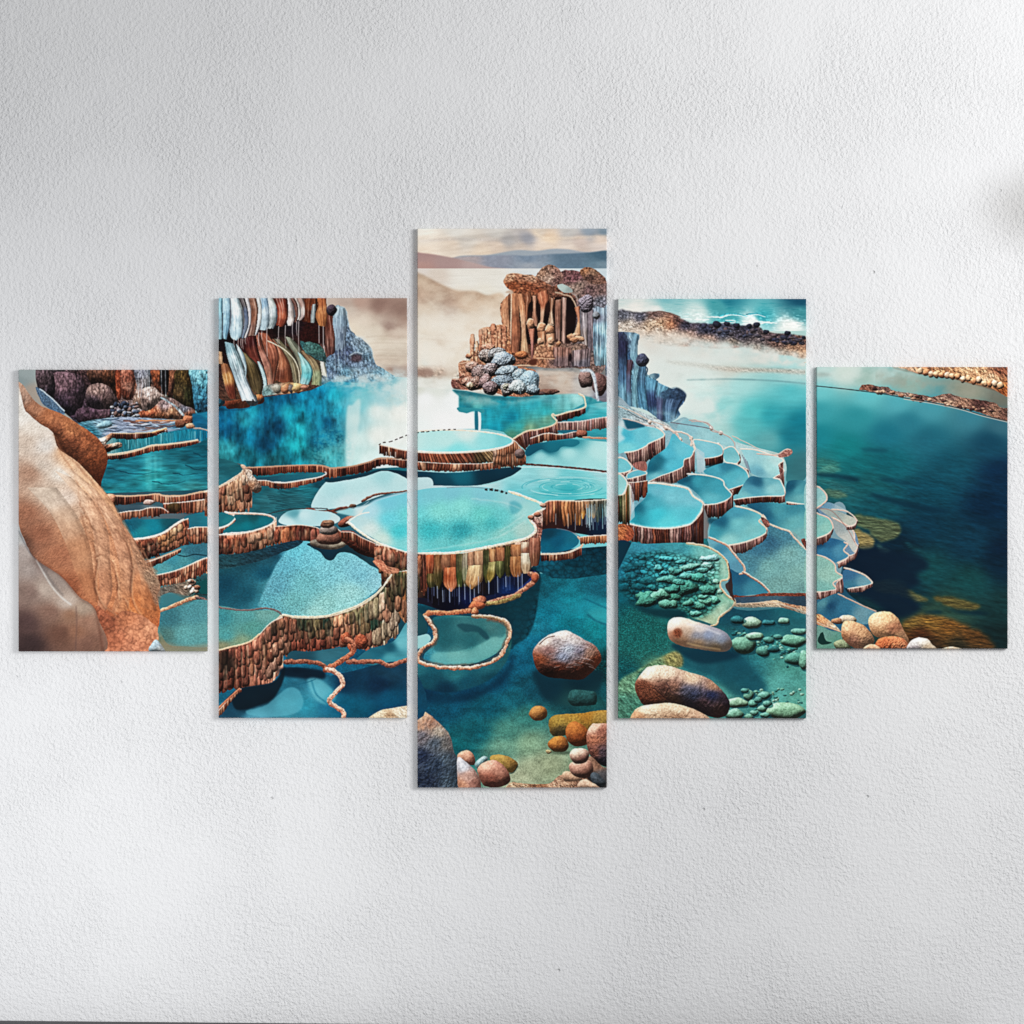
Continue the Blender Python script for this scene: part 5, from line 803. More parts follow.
# the tan boulders
rock("A 30,165 60,165 100,220 150,270 250,310 350,370 430,430 475,500 475,560 450,640 440,690 400,620 300,540 150,400 30,300","A 60,190,196,160,140 120,280,170,124,100 200,320,166,110,80 300,380,176,116,82 400,460,170,106,74 450,540,170,100,66 440,620,140,80,54 300,470,130,80,58 230,400,130,84,62 60,240,170,140,124",4,lum=.4,bump=1.6,fr=.2,mot=.2)
rock("A 30,260 80,300 150,360 210,400 240,480 330,545 420,640 500,740 560,860 610,930 650,1020 B 0,0".replace(" B 0,0","")+" 700,1080 735,1150 720,1200 735,1290 715,1400 690,1500 680,1600 30,1600","A 60,330,226,218,208 120,380,222,208,194 80,450,206,186,170 180,470,214,206,198 250,600,226,216,204 170,560,206,190,176 100,600,176,140,120 200,700,200,178,160 80,800,158,112,90 280,720,222,200,184 320,800,206,172,148 150,900,154,106,84 60,950,110,82,70 300,560,236,186,150 270,500,226,176,140 400,680,232,176,140 450,760,220,156,120 380,620,236,184,146 350,850,206,156,124 300,900,190,136,106 500,860,206,146,112 400,950,206,148,114 560,960,196,136,104 250,1000,170,116,90 500,1100,206,144,108 400,1150,196,134,100 300,1150,154,98,72 430,1020,216,160,126 600,1100,196,144,116 690,1130,166,130,108 600,1250,216,134,86 700,1250,196,124,82 480,1220,200,134,98 450,1300,166,100,72 650,1380,196,112,72 550,1400,216,140,104 600,1480,226,150,114 450,1440,176,104,76",6,lum=.3,bump=1.5,fr=.1,sm=True,inf=.1,mot=.16)
for q in ("A 215,410 250,500 290,560 330,640 350,760 420,900 430,1000","A 330,545 400,680 440,760 520,880 560,960","A 240,480 330,560 420,660","B 350,60 380,180 420,250 430,300 510,350","B 420,280 470,270 520,370 530,480","B 560,120 600,230 660,350 700,420 710,500","B 430,300 420,400 440,500","B 590,330 600,480 650,560","B 380,180 480,250 560,300","B 480,100 540,230 600,330","B 520,370 540,480 510,540","B 350,80 420,100 470,160","B 640,220 680,310 720,350"): line(q,1.3,(110,68,50),al=.35,ro=1.2,fe=.4); line(P(q)+[.9,.4],.9,(232,184,148),al=.3,ro=1.2,fe=.4)
for k_,(L_,R_,c_) in enumerate((("B 225,-140 330,-20 400,120 420,260 440,420 430,520","B 300,-110 420,20 480,160 490,300 500,440 470,540","B 300,-60,222,186,160 380,100,206,164,138 450,250,194,150,124 460,420,176,130,106"),
    ("B 250,-160 380,-40 470,100 520,240 540,380 500,540","B 300,-150 450,-20 540,110 590,250 600,400 570,560","B 320,-110,228,192,166 460,60,212,172,146 540,240,196,150,124 560,420,186,136,106"),
    ("B 330,-130 460,-20 560,120 600,260 600,400 590,540","B 370,-120 480,0 590,170 655,290 690,430 660,580","B 400,-90,230,186,152 560,90,206,154,120 630,260,176,136,110 640,450,206,130,86"),
    ("B 400,-80 500,60 580,200 640,380 640,520","B 450,-65 535,60 600,175 650,275 712,400 715,540","B 500,-20,206,158,124 620,180,176,136,112 690,340,164,130,108 690,480,190,126,88"),
    ("B 90,-60 200,60 270,200 320,340 380,470","B 230,-60 330,80 390,220 410,360 430,500","B 150,0,214,196,178 260,120,200,170,146 330,260,176,130,100 390,420,164,112,82"))):
    drape(L_,R_,c_,k_,sh=.3,n=.3,amp=.16,hk=0,al=.5,rag=0,lx=-.5)
for q in ("B 420,280 450,268 500,300 520,370 530,480","B 430,290 415,400 445,500 520,560","B 350,170 400,200 420,260","B 300,620 420,640 520,560","B 380,110 430,150 500,170","B 560,480 600,560 680,600","B 600,340 590,430 610,520 660,590","B 640,240 690,330 715,430","B 520,140 580,230 600,330"): line(q,1.5,(104,66,48),al=.45,ro=.8,fe=.5); line(P(q)+[1.3,.5],1.2,(238,196,160),al=.3,ro=.8,fe=.4)
overlay("B 330,-60 480,-20 620,140 730,420 720,620 560,560 430,500 400,280",T_rock(.1,.06,.045,5,.16),3)
overlay("A 180,330 350,370 475,500 470,600 440,660 300,520 220,420",T_gnarl(.35,.3,3,.15),3)
fill("B 420,520 500,570 560,540 640,560 700,600 725,640 690,735 450,740","B 480,600,150,92,70 560,580,184,120,90 620,640,200,136,106 680,640,206,144,114 520,680,184,116,88 600,710,196,130,102",ro=1,al=.9,tex=lambda X,Y,c: T_gnarl(.5,.2,3,.18)(X,Y,c))
fill("B 600,230 680,310 715,350 735,440 720,520 680,430 640,340","B 640,300,160,120,96 700,380,150,124,104 720,460,140,112,94",al=.8,fe=.8,ro=.6,tex=T_rock(.6,.4,.4,2))
rock("B 680,735 700,690 720,680 750,720 758,745","B 710,700,160,176,184 740,725,190,196,196",3,lum=.5)
rock("B 30,140 60,165 90,230 130,290 250,370 340,470 400,510 430,570 455,745 30,745","B 60,180,170,168,166 60,260,164,152,146 100,330,158,146,140 150,310,128,112,106 220,400,146,132,124 180,430,180,164,152 280,500,190,174,162 100,450,134,114,106 200,550,136,108,96 80,600,96,76,74 300,560,152,118,98 350,530,170,150,134 250,650,116,86,74 380,600,160,124,106 380,700,140,106,92 100,700,78,62,62 430,700,148,112,96 330,640,150,112,92",5,lum=.25,bump=.8,fr=.08,inf=.1,mot=.12)
line("B 130,290 200,410 250,470 300,510",1.1,(214,214,210),al=.75,fe=.3); line("B 145,300 215,410 262,465",1.6,(90,90,92),al=.45,fe=.8); line("B 45,150 90,240 130,290",1.3,(80,76,80),al=.5,fe=.6); line("B 325,520 328,600 322,740",1.1,(100,80,76),al=.5,fe=.6); line("B 130,290 250,370 340,475 400,512 425,560 450,700 455,745",1.8,(96,62,50),al=.5,fe=.8)

# ================= PANEL 2
fill(P("C 560,60 1010,60 1010,700 560,700"),"C 680,110,196,176,164 760,110,190,160,146 850,130,150,122,112 930,160,146,120,110 900,220,140,114,106 980,200,160,134,122 780,200,222,204,186 740,240,226,210,190 840,250,230,214,194 930,270,200,178,162 800,290,226,214,196 950,310,214,198,180 850,330,216,202,184 900,360,208,192,174 870,300,206,190,170 950,400,206,188,170 900,400,214,196,178 960,440,150,124,116 920,440,176,156,144 900,480,206,204,196 970,500,206,222,220 860,490,190,206,204 700,150,206,190,176 1040,440,160,130,116",sm=False,pw=3.4,tex=lambda X,Y,c: c*(1+.16*fbm(X*.06,Y*.1,5,4)+.08*fbm(X*.05,Y*.9,2,3)*(Y>336)*(Y<372))[...,None])
for y,a in ((278,.5),(310,.35),(345,.4),(372,.4),(392,.35)): line(P(f"C 790,{y} 870,{y-3} 1000,{y+2}"),.9,(176,158,142),al=a,fe=.3)
fill("C 890,432 1010,430 1100,432 1100,470 960,462 900,450",(158,130,118),al=.7,fe=1.3)
# big left pool with dark reflection
fill(P("C 52,470 400,540 620,480 700,490 900,470 1010,480 1010,1010 52,1010"),"C 80,650,8,90,120 120,720,8,96,130 200,680,40,140,160 200,760,16,120,150 300,640,16,110,140 400,580,12,110,144 350,720,10,84,116 450,660,20,140,160 450,720,40,170,184 450,810,40,196,206 300,800,8,76,104 550,620,20,130,158 600,700,8,86,116 550,800,8,90,116 650,640,40,160,184 640,760,20,110,136 640,540,30,150,180 550,540,16,130,164 700,520,50,160,186 780,540,110,190,200 850,520,90,170,186 750,590,140,205,210 960,540,214,226,220 880,560,180,210,208 720,680,196,228,224 740,780,206,232,226 720,860,200,232,226 850,640,226,238,230 950,650,240,242,232 850,760,236,242,232 800,880,214,238,232 950,760,240,246,238 680,680,60,150,170 650,860,60,150,160 600,860,70,156,160 500,850,30,124,136 400,850,20,124,140 200,860,24,116,130 110,830,60,160,170 350,890,34,110,120 560,890,60,150,160 100,880,36,104,110 700,620,100,180,196",sm=False,pw=3.8,tex=lambda X,Y,c: c*(1+np.clip((350-X)/12,.12,1)*(.8*fbm(X*.1,Y*.09,3,4)+.45*fbm(X*.4,Y*.16,6,3)))[...,None])
for x,y,r in ((445,810,26),(478,745,26),(400,640,40),(240,640,30),(640,560,40),(200,700,24),(560,700,20)): fill(P(f"C {x-r},{y} {x},{y-r} {x+r},{y} {x},{y+r}"),(50,200,212),al=.4,fe=2.5)
for i in range(30):
    x=100+_r.rand()*560; y=560+_r.rand()*150; line(P(f"C {x},{y} {x},{y+80+120*_r.rand()}"),1.6,[(60,176,196),(6,70,104)][i%2],al=.18,fe=.8)
fill("C 692,640 720,610 760,600 720,900 690,900",(205,230,226),al=.7,fe=1.2)
mist("C 600,470 900,470 980,600 800,620 700,560", (150,205,215), .5, 5, .12, 4)
mist("C 560,740 690,740 690,900 520,900", (110,190,194), .35, 4, .5, 2)
# cliff left top
fill("C 60,280 200,280 330,240 500,220 600,250 640,300 640,470 600,500 500,540 300,570 60,600","C 100,300,40,26,30 240,300,70,46,40 400,250,70,46,42 520,240,60,36,36 560,290,50,40,42 300,320,110,70,52 230,350,110,64,48 620,300,110,66,56 610,350,120,80,66 600,430,120,140,150",tex=T_rock(.6,.25,.2,2,.7))
def drap(q,c,s=0,lum=.55,st=.25,bump=1.,fr=.35,**k): rock(q,c,s,lum=lum,st=st,bump=bump,fr=fr,inf=.45,**k)
fill("C 60,250 200,240 330,205 480,180 600,210 610,260 400,300 60,330",(58,38,36),tex=T_rock())
# lower mounds
M1=[("C 300,255 360,300 420,380 425,470 410,500 330,510 300,560 290,440 240,380 230,300","C 260,300,130,70,50 330,340,140,84,62 380,400,150,90,66 400,470,140,84,62 320,440,160,124,104 290,380,140,90,70 340,420,96,56,44 350,500,190,150,120",1),
("C 330,290 380,300 440,370 465,440 462,505 420,515 425,440 390,370","C 380,320,130,110,84 440,420,90,84,60 455,480,160,150,120 400,350,140,124,96",2),
("C 400,280 440,300 490,370 522,420 520,470 490,512 465,510 460,430 420,360","C 430,320,110,100,80 480,390,110,130,124 505,430,110,160,166 480,480,110,160,160 450,370,130,120,96",3),
("C 470,350 530,370 575,430 600,480 590,510 540,515 520,470 510,410","C 500,370,90,90,66 550,420,120,116,90 580,480,140,160,150 540,480,120,150,130",4),
("C 470,300 520,290 580,320 600,370 585,400 540,360 490,340","C 500,310,60,84,84 550,340,60,110,110 580,380,70,110,110",5),
("C 190,350 240,380 275,440 300,500 280,545 250,560 220,500 195,430","C 215,380,100,80,60 240,440,64,66,44 270,500,96,84,60 290,520,120,110,90",6),
("C 260,400 290,430 298,500 290,550 275,540 280,470","C 280,450,140,176,176 290,520,120,160,160",7),
("C 60,400 100,400 130,440 160,510 150,560 120,620 60,620","C 80,430,150,100,70 110,470,130,90,64 130,530,140,84,56 80,500,60,130,150",8),
("C 60,350 85,340 100,380 90,420 60,420","C 75,380,190,140,110",3),
("C 60,465 100,470 118,500 110,560 100,600 60,610","C 85,500,70,150,170 90,560,60,120,140",4),
("C 105,540 150,495 200,540 220,600 215,622 150,628 105,622","C 140,530,160,100,70 180,580,176,110,80 130,600,160,90,64 200,610,196,130,100",5),
("C 235,560 260,545 288,570 285,600 250,605","C 260,570,190,130,90 280,590,150,96,66",6)]
for q,c,s in M1[-4:]: drap(q,c,s,lum=.6,bump=1.2,st=.5,ro=.3)
drap("C 100,300 150,295 180,350 190,420 220,500 260,590 250,612 215,610 180,560 140,500 130,420 105,370","C 130,320,130,160,170 150,380,170,196,206 180,460,150,184,196 190,520,186,204,210 240,600,206,220,222 170,500,110,140,150 210,560,120,160,176",7,lum=.7,bump=1.6)
for i in range(26):
    t=_r.rand(); x=118+t*20+_r.rand()*36; y=310+_r.rand()*180; line(P(f"C {x},{y} {x+18},{y+50} {x+42},{y+100}"),.8,[(226,236,238),(90,120,134)][i%2],al=.5,w2=.3)
for x,y,rx,ry,c in ((340,530,30,28,(170,124,90)),(385,535,30,26,(180,130,94)),(425,525,26,26,(196,140,98)),(455,530,20,22,(206,160,110)),(480,525,20,12,(150,110,80)),(320,540,20,22,(150,110,84))): stone('C',x,y,rx,ry,c,int(x),lum=.7)
fill("a 30,400 1010,240 1020,520 1000,900 480,960 30,1000","a 100,460,30,22,26 300,470,70,34,34 450,420,90,50,44 600,360,36,22,22 760,330,40,30,40 900,380,60,26,24 980,460,50,26,26 700,500,80,60,48 500,900,110,84,66 900,620,90,80,66",tex=T_rock(.4,.3,.3))
fill("a 830,450 900,470 1000,480 1060,540 1060,640 960,620 880,560","a 880,490,70,110,112 980,560,56,84,86 1040,600,70,110,108",ro=.8,tex=T_gnarl(.8))
drape("a 560,430 680,580 740,700 770,870","a 640,440 780,600 820,740 835,875",(124,114,92),1); drape("a 690,410 730,500 790,600 830,730 840,870","a 740,420 830,520 870,640 860,760 850,870",(132,134,118),2)
drape("a 840,550 900,640 950,760 950,870","a 880,550 1000,650 1040,760 1040,880","a 880,580,130,110,88 980,680,140,126,100 980,800,150,160,130 1020,860,150,156,120",3,hi=(206,190,150))
drape("a 560,440 600,520 620,640 590,740 570,860","a 570,430 690,590 745,730 758,868","a 600,500,176,116,92 660,640,160,104,78 640,800,110,66,50 730,820,140,86,62",4)
drape("a 430,370 470,480 520,620 545,780 540,870","a 520,380 600,500 625,620 600,750 575,870","a 470,420,150,92,72 560,560,176,112,90 580,700,130,80,62 560,840,130,90,76",5,hi=(226,170,146))
drape("a 380,410 420,560 480,700 515,850 530,970","a 440,380 480,520 545,680 560,830 565,965","a 420,450,130,80,66 480,640,180,128,112 530,800,176,130,110 550,940,170,150,140",6,hi=(226,190,176))
drape("a 300,420 300,520 330,600 380,650","a 400,400 420,520 450,620 480,700","a 340,450,80,36,36 380,560,110,60,50",2)
drape("a 275,560 300,680 330,850 385,955","a 320,590 420,690 475,840 450,965","a 320,620,110,100,78 380,740,84,72,50 420,900,96,84,62",7,hi=(150,130,90))
drape("a 415,650 455,760 478,870 465,960","a 440,655 490,760 512,870 490,950",(176,200,202),1)
drape("a 810,560 835,640 850,760 830,870","a 850,590 930,680 955,770 905,885","a 840,640,150,190,186 900,720,140,204,204 930,790,110,190,196 850,850,150,190,190",2,hi=(230,245,240))
line("a 520,450 640,510 730,580 790,660 822,760 828,870",1.1,(232,224,196),(150,130,100),ro=.2); line("a 545,410 600,450 640,490",.7,(40,30,30),al=.8)
drape("a 60,660 80,800 120,950 150,1010","a 130,680 190,800 205,950 210,1010","a 90,720,140,96,70 130,800,190,140,90 160,950,110,60,46",3)
drape("a 30,550 30,680","a 70,560 80,680",(214,170,136),4)
drape("a 100,460 125,600 190,800 270,1030","a 185,480 260,640 320,840 410,1030","a 130,520,130,160,170 170,640,190,214,222 230,780,196,216,224 300,950,206,220,226 270,640,150,176,180",5,hi=(245,250,250),n=1.4,amp=1.)
drape("a 210,480 230,560 290,700 300,800","a 260,540 290,600 310,700 305,800",(170,190,196),6)
for L_,R_,c_,s_ in (("a 850,30 880,110 880,200 850,260","a 1020,30 1010,100 1000,200 985,290","a 880,100,96,50,34 950,100,120,66,42 980,250,90,50,36 900,220,70,36,26",1),("a 965,90 955,200 940,270","a 1000,80 995,200 970,285",(160,164,162),2),
    ("a 795,30 835,110 842,200 820,250","a 855,30 885,110 888,185 850,240","a 820,100,170,140,130 870,150,214,196,186 830,220,160,140,136",3),("a 770,30 803,100 818,180 800,250","a 800,30 824,100 832,180 822,250",(232,214,204),4),("a 735,30 768,100 790,200 780,265","a 772,30 806,100 812,200 792,268",(120,88,80),5),
    ("a 690,30 705,120 700,230 715,300","a 738,30 766,140 772,240 745,302",(216,200,194),6),("a 565,30 600,130 600,240 605,300","a 705,30 715,140 705,250 660,310","a 590,60,110,64,54 640,120,150,74,54 660,200,170,100,76 690,120,130,66,50 640,270,130,70,54",7),
    ("a 500,30 530,150 530,270 515,330","a 560,30 600,120 608,240 570,328","a 530,100,214,218,212 580,150,200,212,214 590,270,160,170,172",1),("a 430,30 452,150 448,300 440,345","a 512,30 530,150 530,280 510,340","a 450,100,150,180,204 500,160,196,214,226 470,280,176,196,206",2),
    ("a 400,30 420,130 415,270 392,395","a 440,30 458,130 446,290 405,388",(206,210,208),3),("a 325,30 352,150 346,300 322,412","a 402,30 420,130 412,270 388,402","a 360,80,170,130,112 380,200,150,108,90 350,340,130,100,90",4),
    ("a 285,30 320,140 326,280 290,418","a 328,30 353,150 348,290 308,416",(212,204,206),5),("a 235,30 282,150 292,280 262,425","a 290,30 320,150 326,300 280,420","a 260,60,96,90,92 300,200,110,120,140 280,360,130,140,156",6),
    ("a 140,30 155,180 145,320 160,410 185,436","a 230,30 264,140 278,280 266,390 215,442","a 170,100,206,228,236 230,150,220,234,238 180,260,190,216,230 250,300,196,220,232 200,400,170,196,210",7),
    ("a 70,30 82,180 72,320 82,425","a 150,30 156,180 146,300 112,432","a 100,100,176,210,228 120,250,160,200,222 90,380,130,170,194",1),("a 20,30 20,430","a 74,30 78,180 82,300 68,430","a 40,100,140,190,210 50,300,150,186,200",2)):
    drape(L_,R_,c_,s_,sh=.45,amp=.55,hk=.45,rag=.03)
for q in ("a 150,30 158,180 146,320 120,430","a 268,140 280,280 264,400","a 345,300 320,415","a 446,300 400,395","a 600,130 606,250 565,330","a 82,180 74,330 84,425","a 770,120 776,240 750,300"): line(q,.8,(84,80,92),al=.55,fe=.2)
for x,y0,y1 in ((232,420,540),(258,430,520),(275,430,530),(190,430,510),(430,370,500),(460,360,440),(510,320,600),(625,310,480),(690,300,520),(760,270,440),(800,260,400),(820,260,590),(612,420,470),(300,420,480)): line(P(f"a {x},{y0} {x-3},{(y0+y1)/2} {x+4},{y1}"),.75,(214,204,202),al=.75,w2=.4)
drape("b 0,30 0,250","b 125,30 112,285","b 20,60,110,62,40 60,200,90,48,32 100,100,130,76,50",3); drape("b 75,100 60,220 60,280","b 105,90 100,200 90,290",(160,164,162),2)
fill("b 0,290 120,280 200,300 205,450 150,470 0,470",(58,28,26),tex=T_gnarl(.5))
drape("b 196,160 200,400 215,620","b 275,180 302,420 292,610","b 220,250,110,66,54 250,450,120,80,70 260,560,96,66,62",4)
drape("b 120,30 132,120 108,200 140,300","b 205,30 214,150 216,230 200,308","b 150,80,176,110,74 190,150,206,140,96 150,240,196,130,86",5,hi=(240,200,160)); line("b 170,40 178,200 185,300",.8,(96,52,36),al=.6)
fill("b 0,470 60,460 140,490 200,560 215,660 160,640 80,600 0,560","b 40,500,84,120,116 120,540,76,110,104 180,620,70,96,96",ro=.6,tex=T_gnarl(.8)); drape("b 150,650 170,780","b 190,660 230,800",(190,190,176),3)
for x,y0,y1 in ((138,300,470),(180,310,520),(190,500,560),(285,640,800),(175,660,740)): line(P(f"b {x},{y0} {x+2},{y1}"),.8,(206,200,200),al=.7,sm=False)
fill("a 560,870 640,860 720,855 800,860 850,870 920,885 840,940 700,965 560,975 470,985 480,900","a 600,910,170,160,150 690,910,196,140,104 800,905,206,170,120 880,900,170,130,110 520,950,120,150,150",ro=.4,tex=T_gnarl(.6,.2))
for x,y,rx,ry,c in ((610,915,40,45,(170,164,150)),(690,918,44,44,(190,136,104)),(745,915,26,44,(120,110,106)),(800,905,46,48,(216,180,130)),(870,905,36,20,(190,136,114))): stone('a',x,y,rx,ry,c,int(x),lum=.55)
# blue-grey rock
fill("b 215,620 290,560 300,420 270,260 300,110 345,108 385,125 412,180 425,280 450,350 500,400 560,430 620,490 655,530 670,620 700,680 760,720 840,770 880,800 840,830 700,850 500,860 380,850 230,830","b 330,160,150,170,182 380,250,130,150,166 310,300,110,120,140 340,420,96,108,128 420,420,110,130,150 520,440,150,170,186 600,520,140,164,180 640,600,110,140,160 560,680,120,140,160 450,650,110,124,146 380,560,90,100,126 300,700,120,146,166 400,760,110,150,170 560,780,140,170,190 700,760,120,160,180 640,700,96,120,144 250,760,110,130,156 800,800,120,170,190",ro=.8,tex=lambda X,Y,c: T_gnarl(.75,.33,3,.3,.8)(X,Y,T_rock(.3,.35,.2,4,.5)(X,Y,c)))
drape("b 300,120 275,260 300,420 300,540","b 390,130 410,250 400,400 380,520","b 330,160,160,180,192 380,250,136,156,172 320,380,130,144,160",3,hi=(206,222,230),sh=.3)
for q in ("b 300,120 380,125 412,190 425,280 455,355","b 500,400 580,430 650,530 668,620"): line(q,1.1,(196,216,222),al=.6,fe=.4)
fill("b 455,590 500,575 550,590 555,640 500,655 450,640",(92,80,88),fe=.8,tex=T_gnarl(.5)); line("b 440,590 500,560 560,575",1.2,(170,186,196),al=.7,ro=.4)
stone('b',262,150,48,58,(84,72,80),3,lum=.6,bump=2)
for i in range(20):
    x=625+_r.rand()*60; y=170+_r.rand()*200; line(P(f"C {x},{y} {x+3},{y+60+40*_r.rand()}"),1,[(176,194,210),(64,74,92)][i%2],al=.45,w2=.3)
fill("C 590,490 700,490 900,485 950,470 900,510 650,520 560,515",(40,140,170),al=.55,fe=2)
mist("C 600,470 800,440 1000,450 1000,560 760,540 600,510", (206,224,222), .7, 4, .12, 8)
mist("C 690,180 990,200 990,420 860,440 780,300", (238,224,206), .45, 8, .05, 2)
mist("C 780,440 960,460 960,510 800,510", (200,214,214), .6, 4, .1, 3)
line("C 60,632 150,634 215,625 240,605 290,575",.9,(20,60,80),al=.6,fe=.4)
# upper rim wall across panel 2
fill("D 60,330 240,330 590,350 980,330 980,400 720,520 590,540 250,560 60,540","D 400,400,40,110,120 300,480,50,110,118 450,490,46,104,112 250,450,34,100,110 500,440,40,120,130 560,400,30,90,104",tex=T_ripple(.2,.12,.5,3,sl=.1))
line("D 60,293 120,305 180,318",1.5,(110,90,84),(40,50,54),ro=.4)
wall("D 190,330 300,326 420,320 560,318 620,332 720,322 800,302 860,285 990,292", [7.2,8.5,7,7,9.5,8,9,6,8.5], DARKR+RUST[:3], 5, 2.1, rw=.9, dark=.4, tiers=1)
line("D 190,330 300,326 420,320 560,318 620,332 720,322 800,302 860,283 990,290",1.2,(196,160,136),(130,84,64),ro=.3)
pool("D 250,382 350,370 470,362 560,352 590,362 580,378 470,390 380,402 280,392","D 300,385,40,90,104 450,375,40,104,118 560,365,50,116,126",rim="D 340,400 400,402 480,390 560,376 592,360 585,350",rw=1.2)
wall("D 240,393 300,392 345,402 400,403 480,391 560,377 595,362", [6,6,6,6,5,4,2], DARKR+RUST, 6, 2., rw=.8, dark=.35)
for i in range(14): y=420+i*9; line(P(f"D {300+_r.rand()*80},{y} {400+_r.rand()*60},{y+12} {480+_r.rand()*80},{y+4*_r.rand()}"),.9,(24,66,76),al=.5,w2=.3,ro=.5)
fill("D 590,400 700,390 780,370 870,345 940,355 990,380 1100,380 1100,440 990,450 900,455 780,495 720,520 650,528 520,528","D 560,520,176,214,218 640,440,170,214,218 750,420,180,220,222 880,370,160,210,214 950,400,180,218,220 800,470,190,222,224 700,500,196,222,224 1050,420,180,214,218",ro=.2,tex=T_grain(.02,.8))
fill("D 590,385 700,372 830,345 870,340 990,350 990,385 940,360 870,345 790,370 720,385 610,402","D 650,385,20,66,80 780,360,24,70,84 950,365,16,56,74",ro=.3)
line("D 310,555 400,535 520,528 600,530",.9,(60,66,70),al=.8,ro=.4)
# small round basin start at right edge
wall("D 852,218 900,228 950,240 1010,250", [9,9,9,9], DARKR+RUST, 3, 2.2, rw=.9); line("D 850,218 870,208 900,205 940,190 990,170",.9,(84,70,66),dash=1.1); 
for x in (885,905,930): line(P(f"D {x},255 {x},280"),1.,(226,232,228),al=.5,sm=False)
# left terraces in panel 2
fill("D 60,290 180,320 185,350 120,390 60,425","D 100,340,36,100,110 140,330,40,104,112 80,400,50,120,130",tex=T_ripple(.12,.1,.5))
wall("D 0,450 60,430 120,400 170,365 195,335 230,345", 1, "D 80,450,150,92,70 140,420,176,126,96 180,380,190,150,124 90,500,150,84,60 150,500,190,120,84 210,500,200,140,110 190,450,130,76,56 120,470,206,160,126", 4, 3.2, base="D 0,560 60,545 120,550 200,545 235,510 250,470", tiers=3, rw=1.2, dark=.25)
pillows("D 20,460 60,440 120,410 170,372 215,350","D 20,560 60,548 120,548 200,540 240,480",3,4.,"D 80,450,150,92,70 140,420,176,126,96 180,380,190,150,124 90,500,150,84,60 150,500,190,120,84 210,500,200,140,110 190,450,130,76,56 120,470,206,160,126",3)
line("D 0,448 60,428 120,395 170,362 195,335",1.8,(236,206,182),(180,120,90),ro=.5)
rock("D 175,320 195,318 230,360 270,410 275,440 250,455 220,430 205,370","D 190,330,190,160,140 230,370,206,186,170 260,430,176,150,134 225,420,190,140,110",3,lum=.6,bump=1.8,fr=.5)
line("D 500,530 560,545 610,545 660,530 690,525",2.6,(130,84,70),(56,40,40),ro=.9)
fill("D 360,590 400,545 480,532 560,540 620,548 660,575 640,600 560,615 480,612 400,610","D 400,600,190,220,222 480,560,186,220,224 580,570,170,212,218 620,600,190,210,210 440,550,100,160,170",ro=.3)
line("D 600,535 640,548 700,525",1.6,(120,80,66),(60,44,44),ro=.8); rock("D 650,600 680,575 720,562 740,580 700,615 660,620","D 680,590,130,84,70 720,575,166,120,104",4,bump=1.8,lum=.7)
fill("D 640,545 720,525 790,510 850,480 990,455 990,560 800,580 740,570 690,560","D 700,540,150,200,206 780,550,214,226,220 760,520,190,220,226 850,500,150,200,216",fe=.3)
stone('D',722,518,18,11,(120,96,80),3,lum=.7); line("D 770,492 820,465 880,455 940,450 1010,438",2.2,(150,110,92),(70,48,44),ro=.8,w2=1.2); line("D 700,528 760,520 800,495",.8,(150,180,190),al=.8)
# round small pools left
pool("D 40,560 110,548 145,560 145,590 110,618 40,640","D 80,570,34,110,120 110,590,44,124,130",rim="D 100,545 140,560 148,580 110,612 40,632",rw=1.8)
wall("D 40,634 110,614 150,582", [6,5,3], RUST, 3, 2.2, rw=.8, dark=.3)
pool("D 90,640 150,590 150,560 280,555 330,570 335,590 290,618 210,640 130,652","D 180,580,30,100,108 200,610,16,120,130 280,590,20,116,126 130,640,24,116,124 240,570,30,90,96",rim="D 120,553 200,553 290,558 338,575 335,598 290,622 210,644 90,655",rw=2.0)
wall("D 60,655 130,655 210,645 290,622 345,592 350,570", 1, "D 80,700,110,62,48 130,700,166,84,56 200,700,130,74,54 250,680,190,140,110 300,670,150,90,64 150,650,176,120,96 340,640,196,150,124 60,740,90,50,40", 8, 4.6, base="D 60,770 130,760 210,742 290,722 350,700 365,640", rw=1.2, dark=.35, tiers=2)
pillows("D 70,668 130,668 210,658 290,635 345,605","D 70,765 130,758 210,740 290,720 350,698",2,4.6,"D 80,700,110,62,48 130,700,166,84,56 200,700,130,74,54 250,680,190,140,110 300,670,150,90,64 150,650,176,120,96 340,640,196,150,124 60,740,90,50,40",4)
wall("D 345,615 400,612 450,608 500,612 555,625 560,650", 1, "D 350,640,140,76,56 400,660,196,110,72 440,630,120,66,50 480,640,96,50,42 530,650,130,74,60", 5, 5., base="D 345,700 400,698 440,690 490,690 540,700 560,690", rw=.8)
pillows("D 350,622 400,618 450,615 500,620 550,632","D 350,700 400,697 440,690 490,690 545,700",1,6.5,"D 350,640,140,76,56 400,660,196,110,72 440,630,120,66,50 480,640,96,50,42 530,650,130,74,60",5,k=.95)
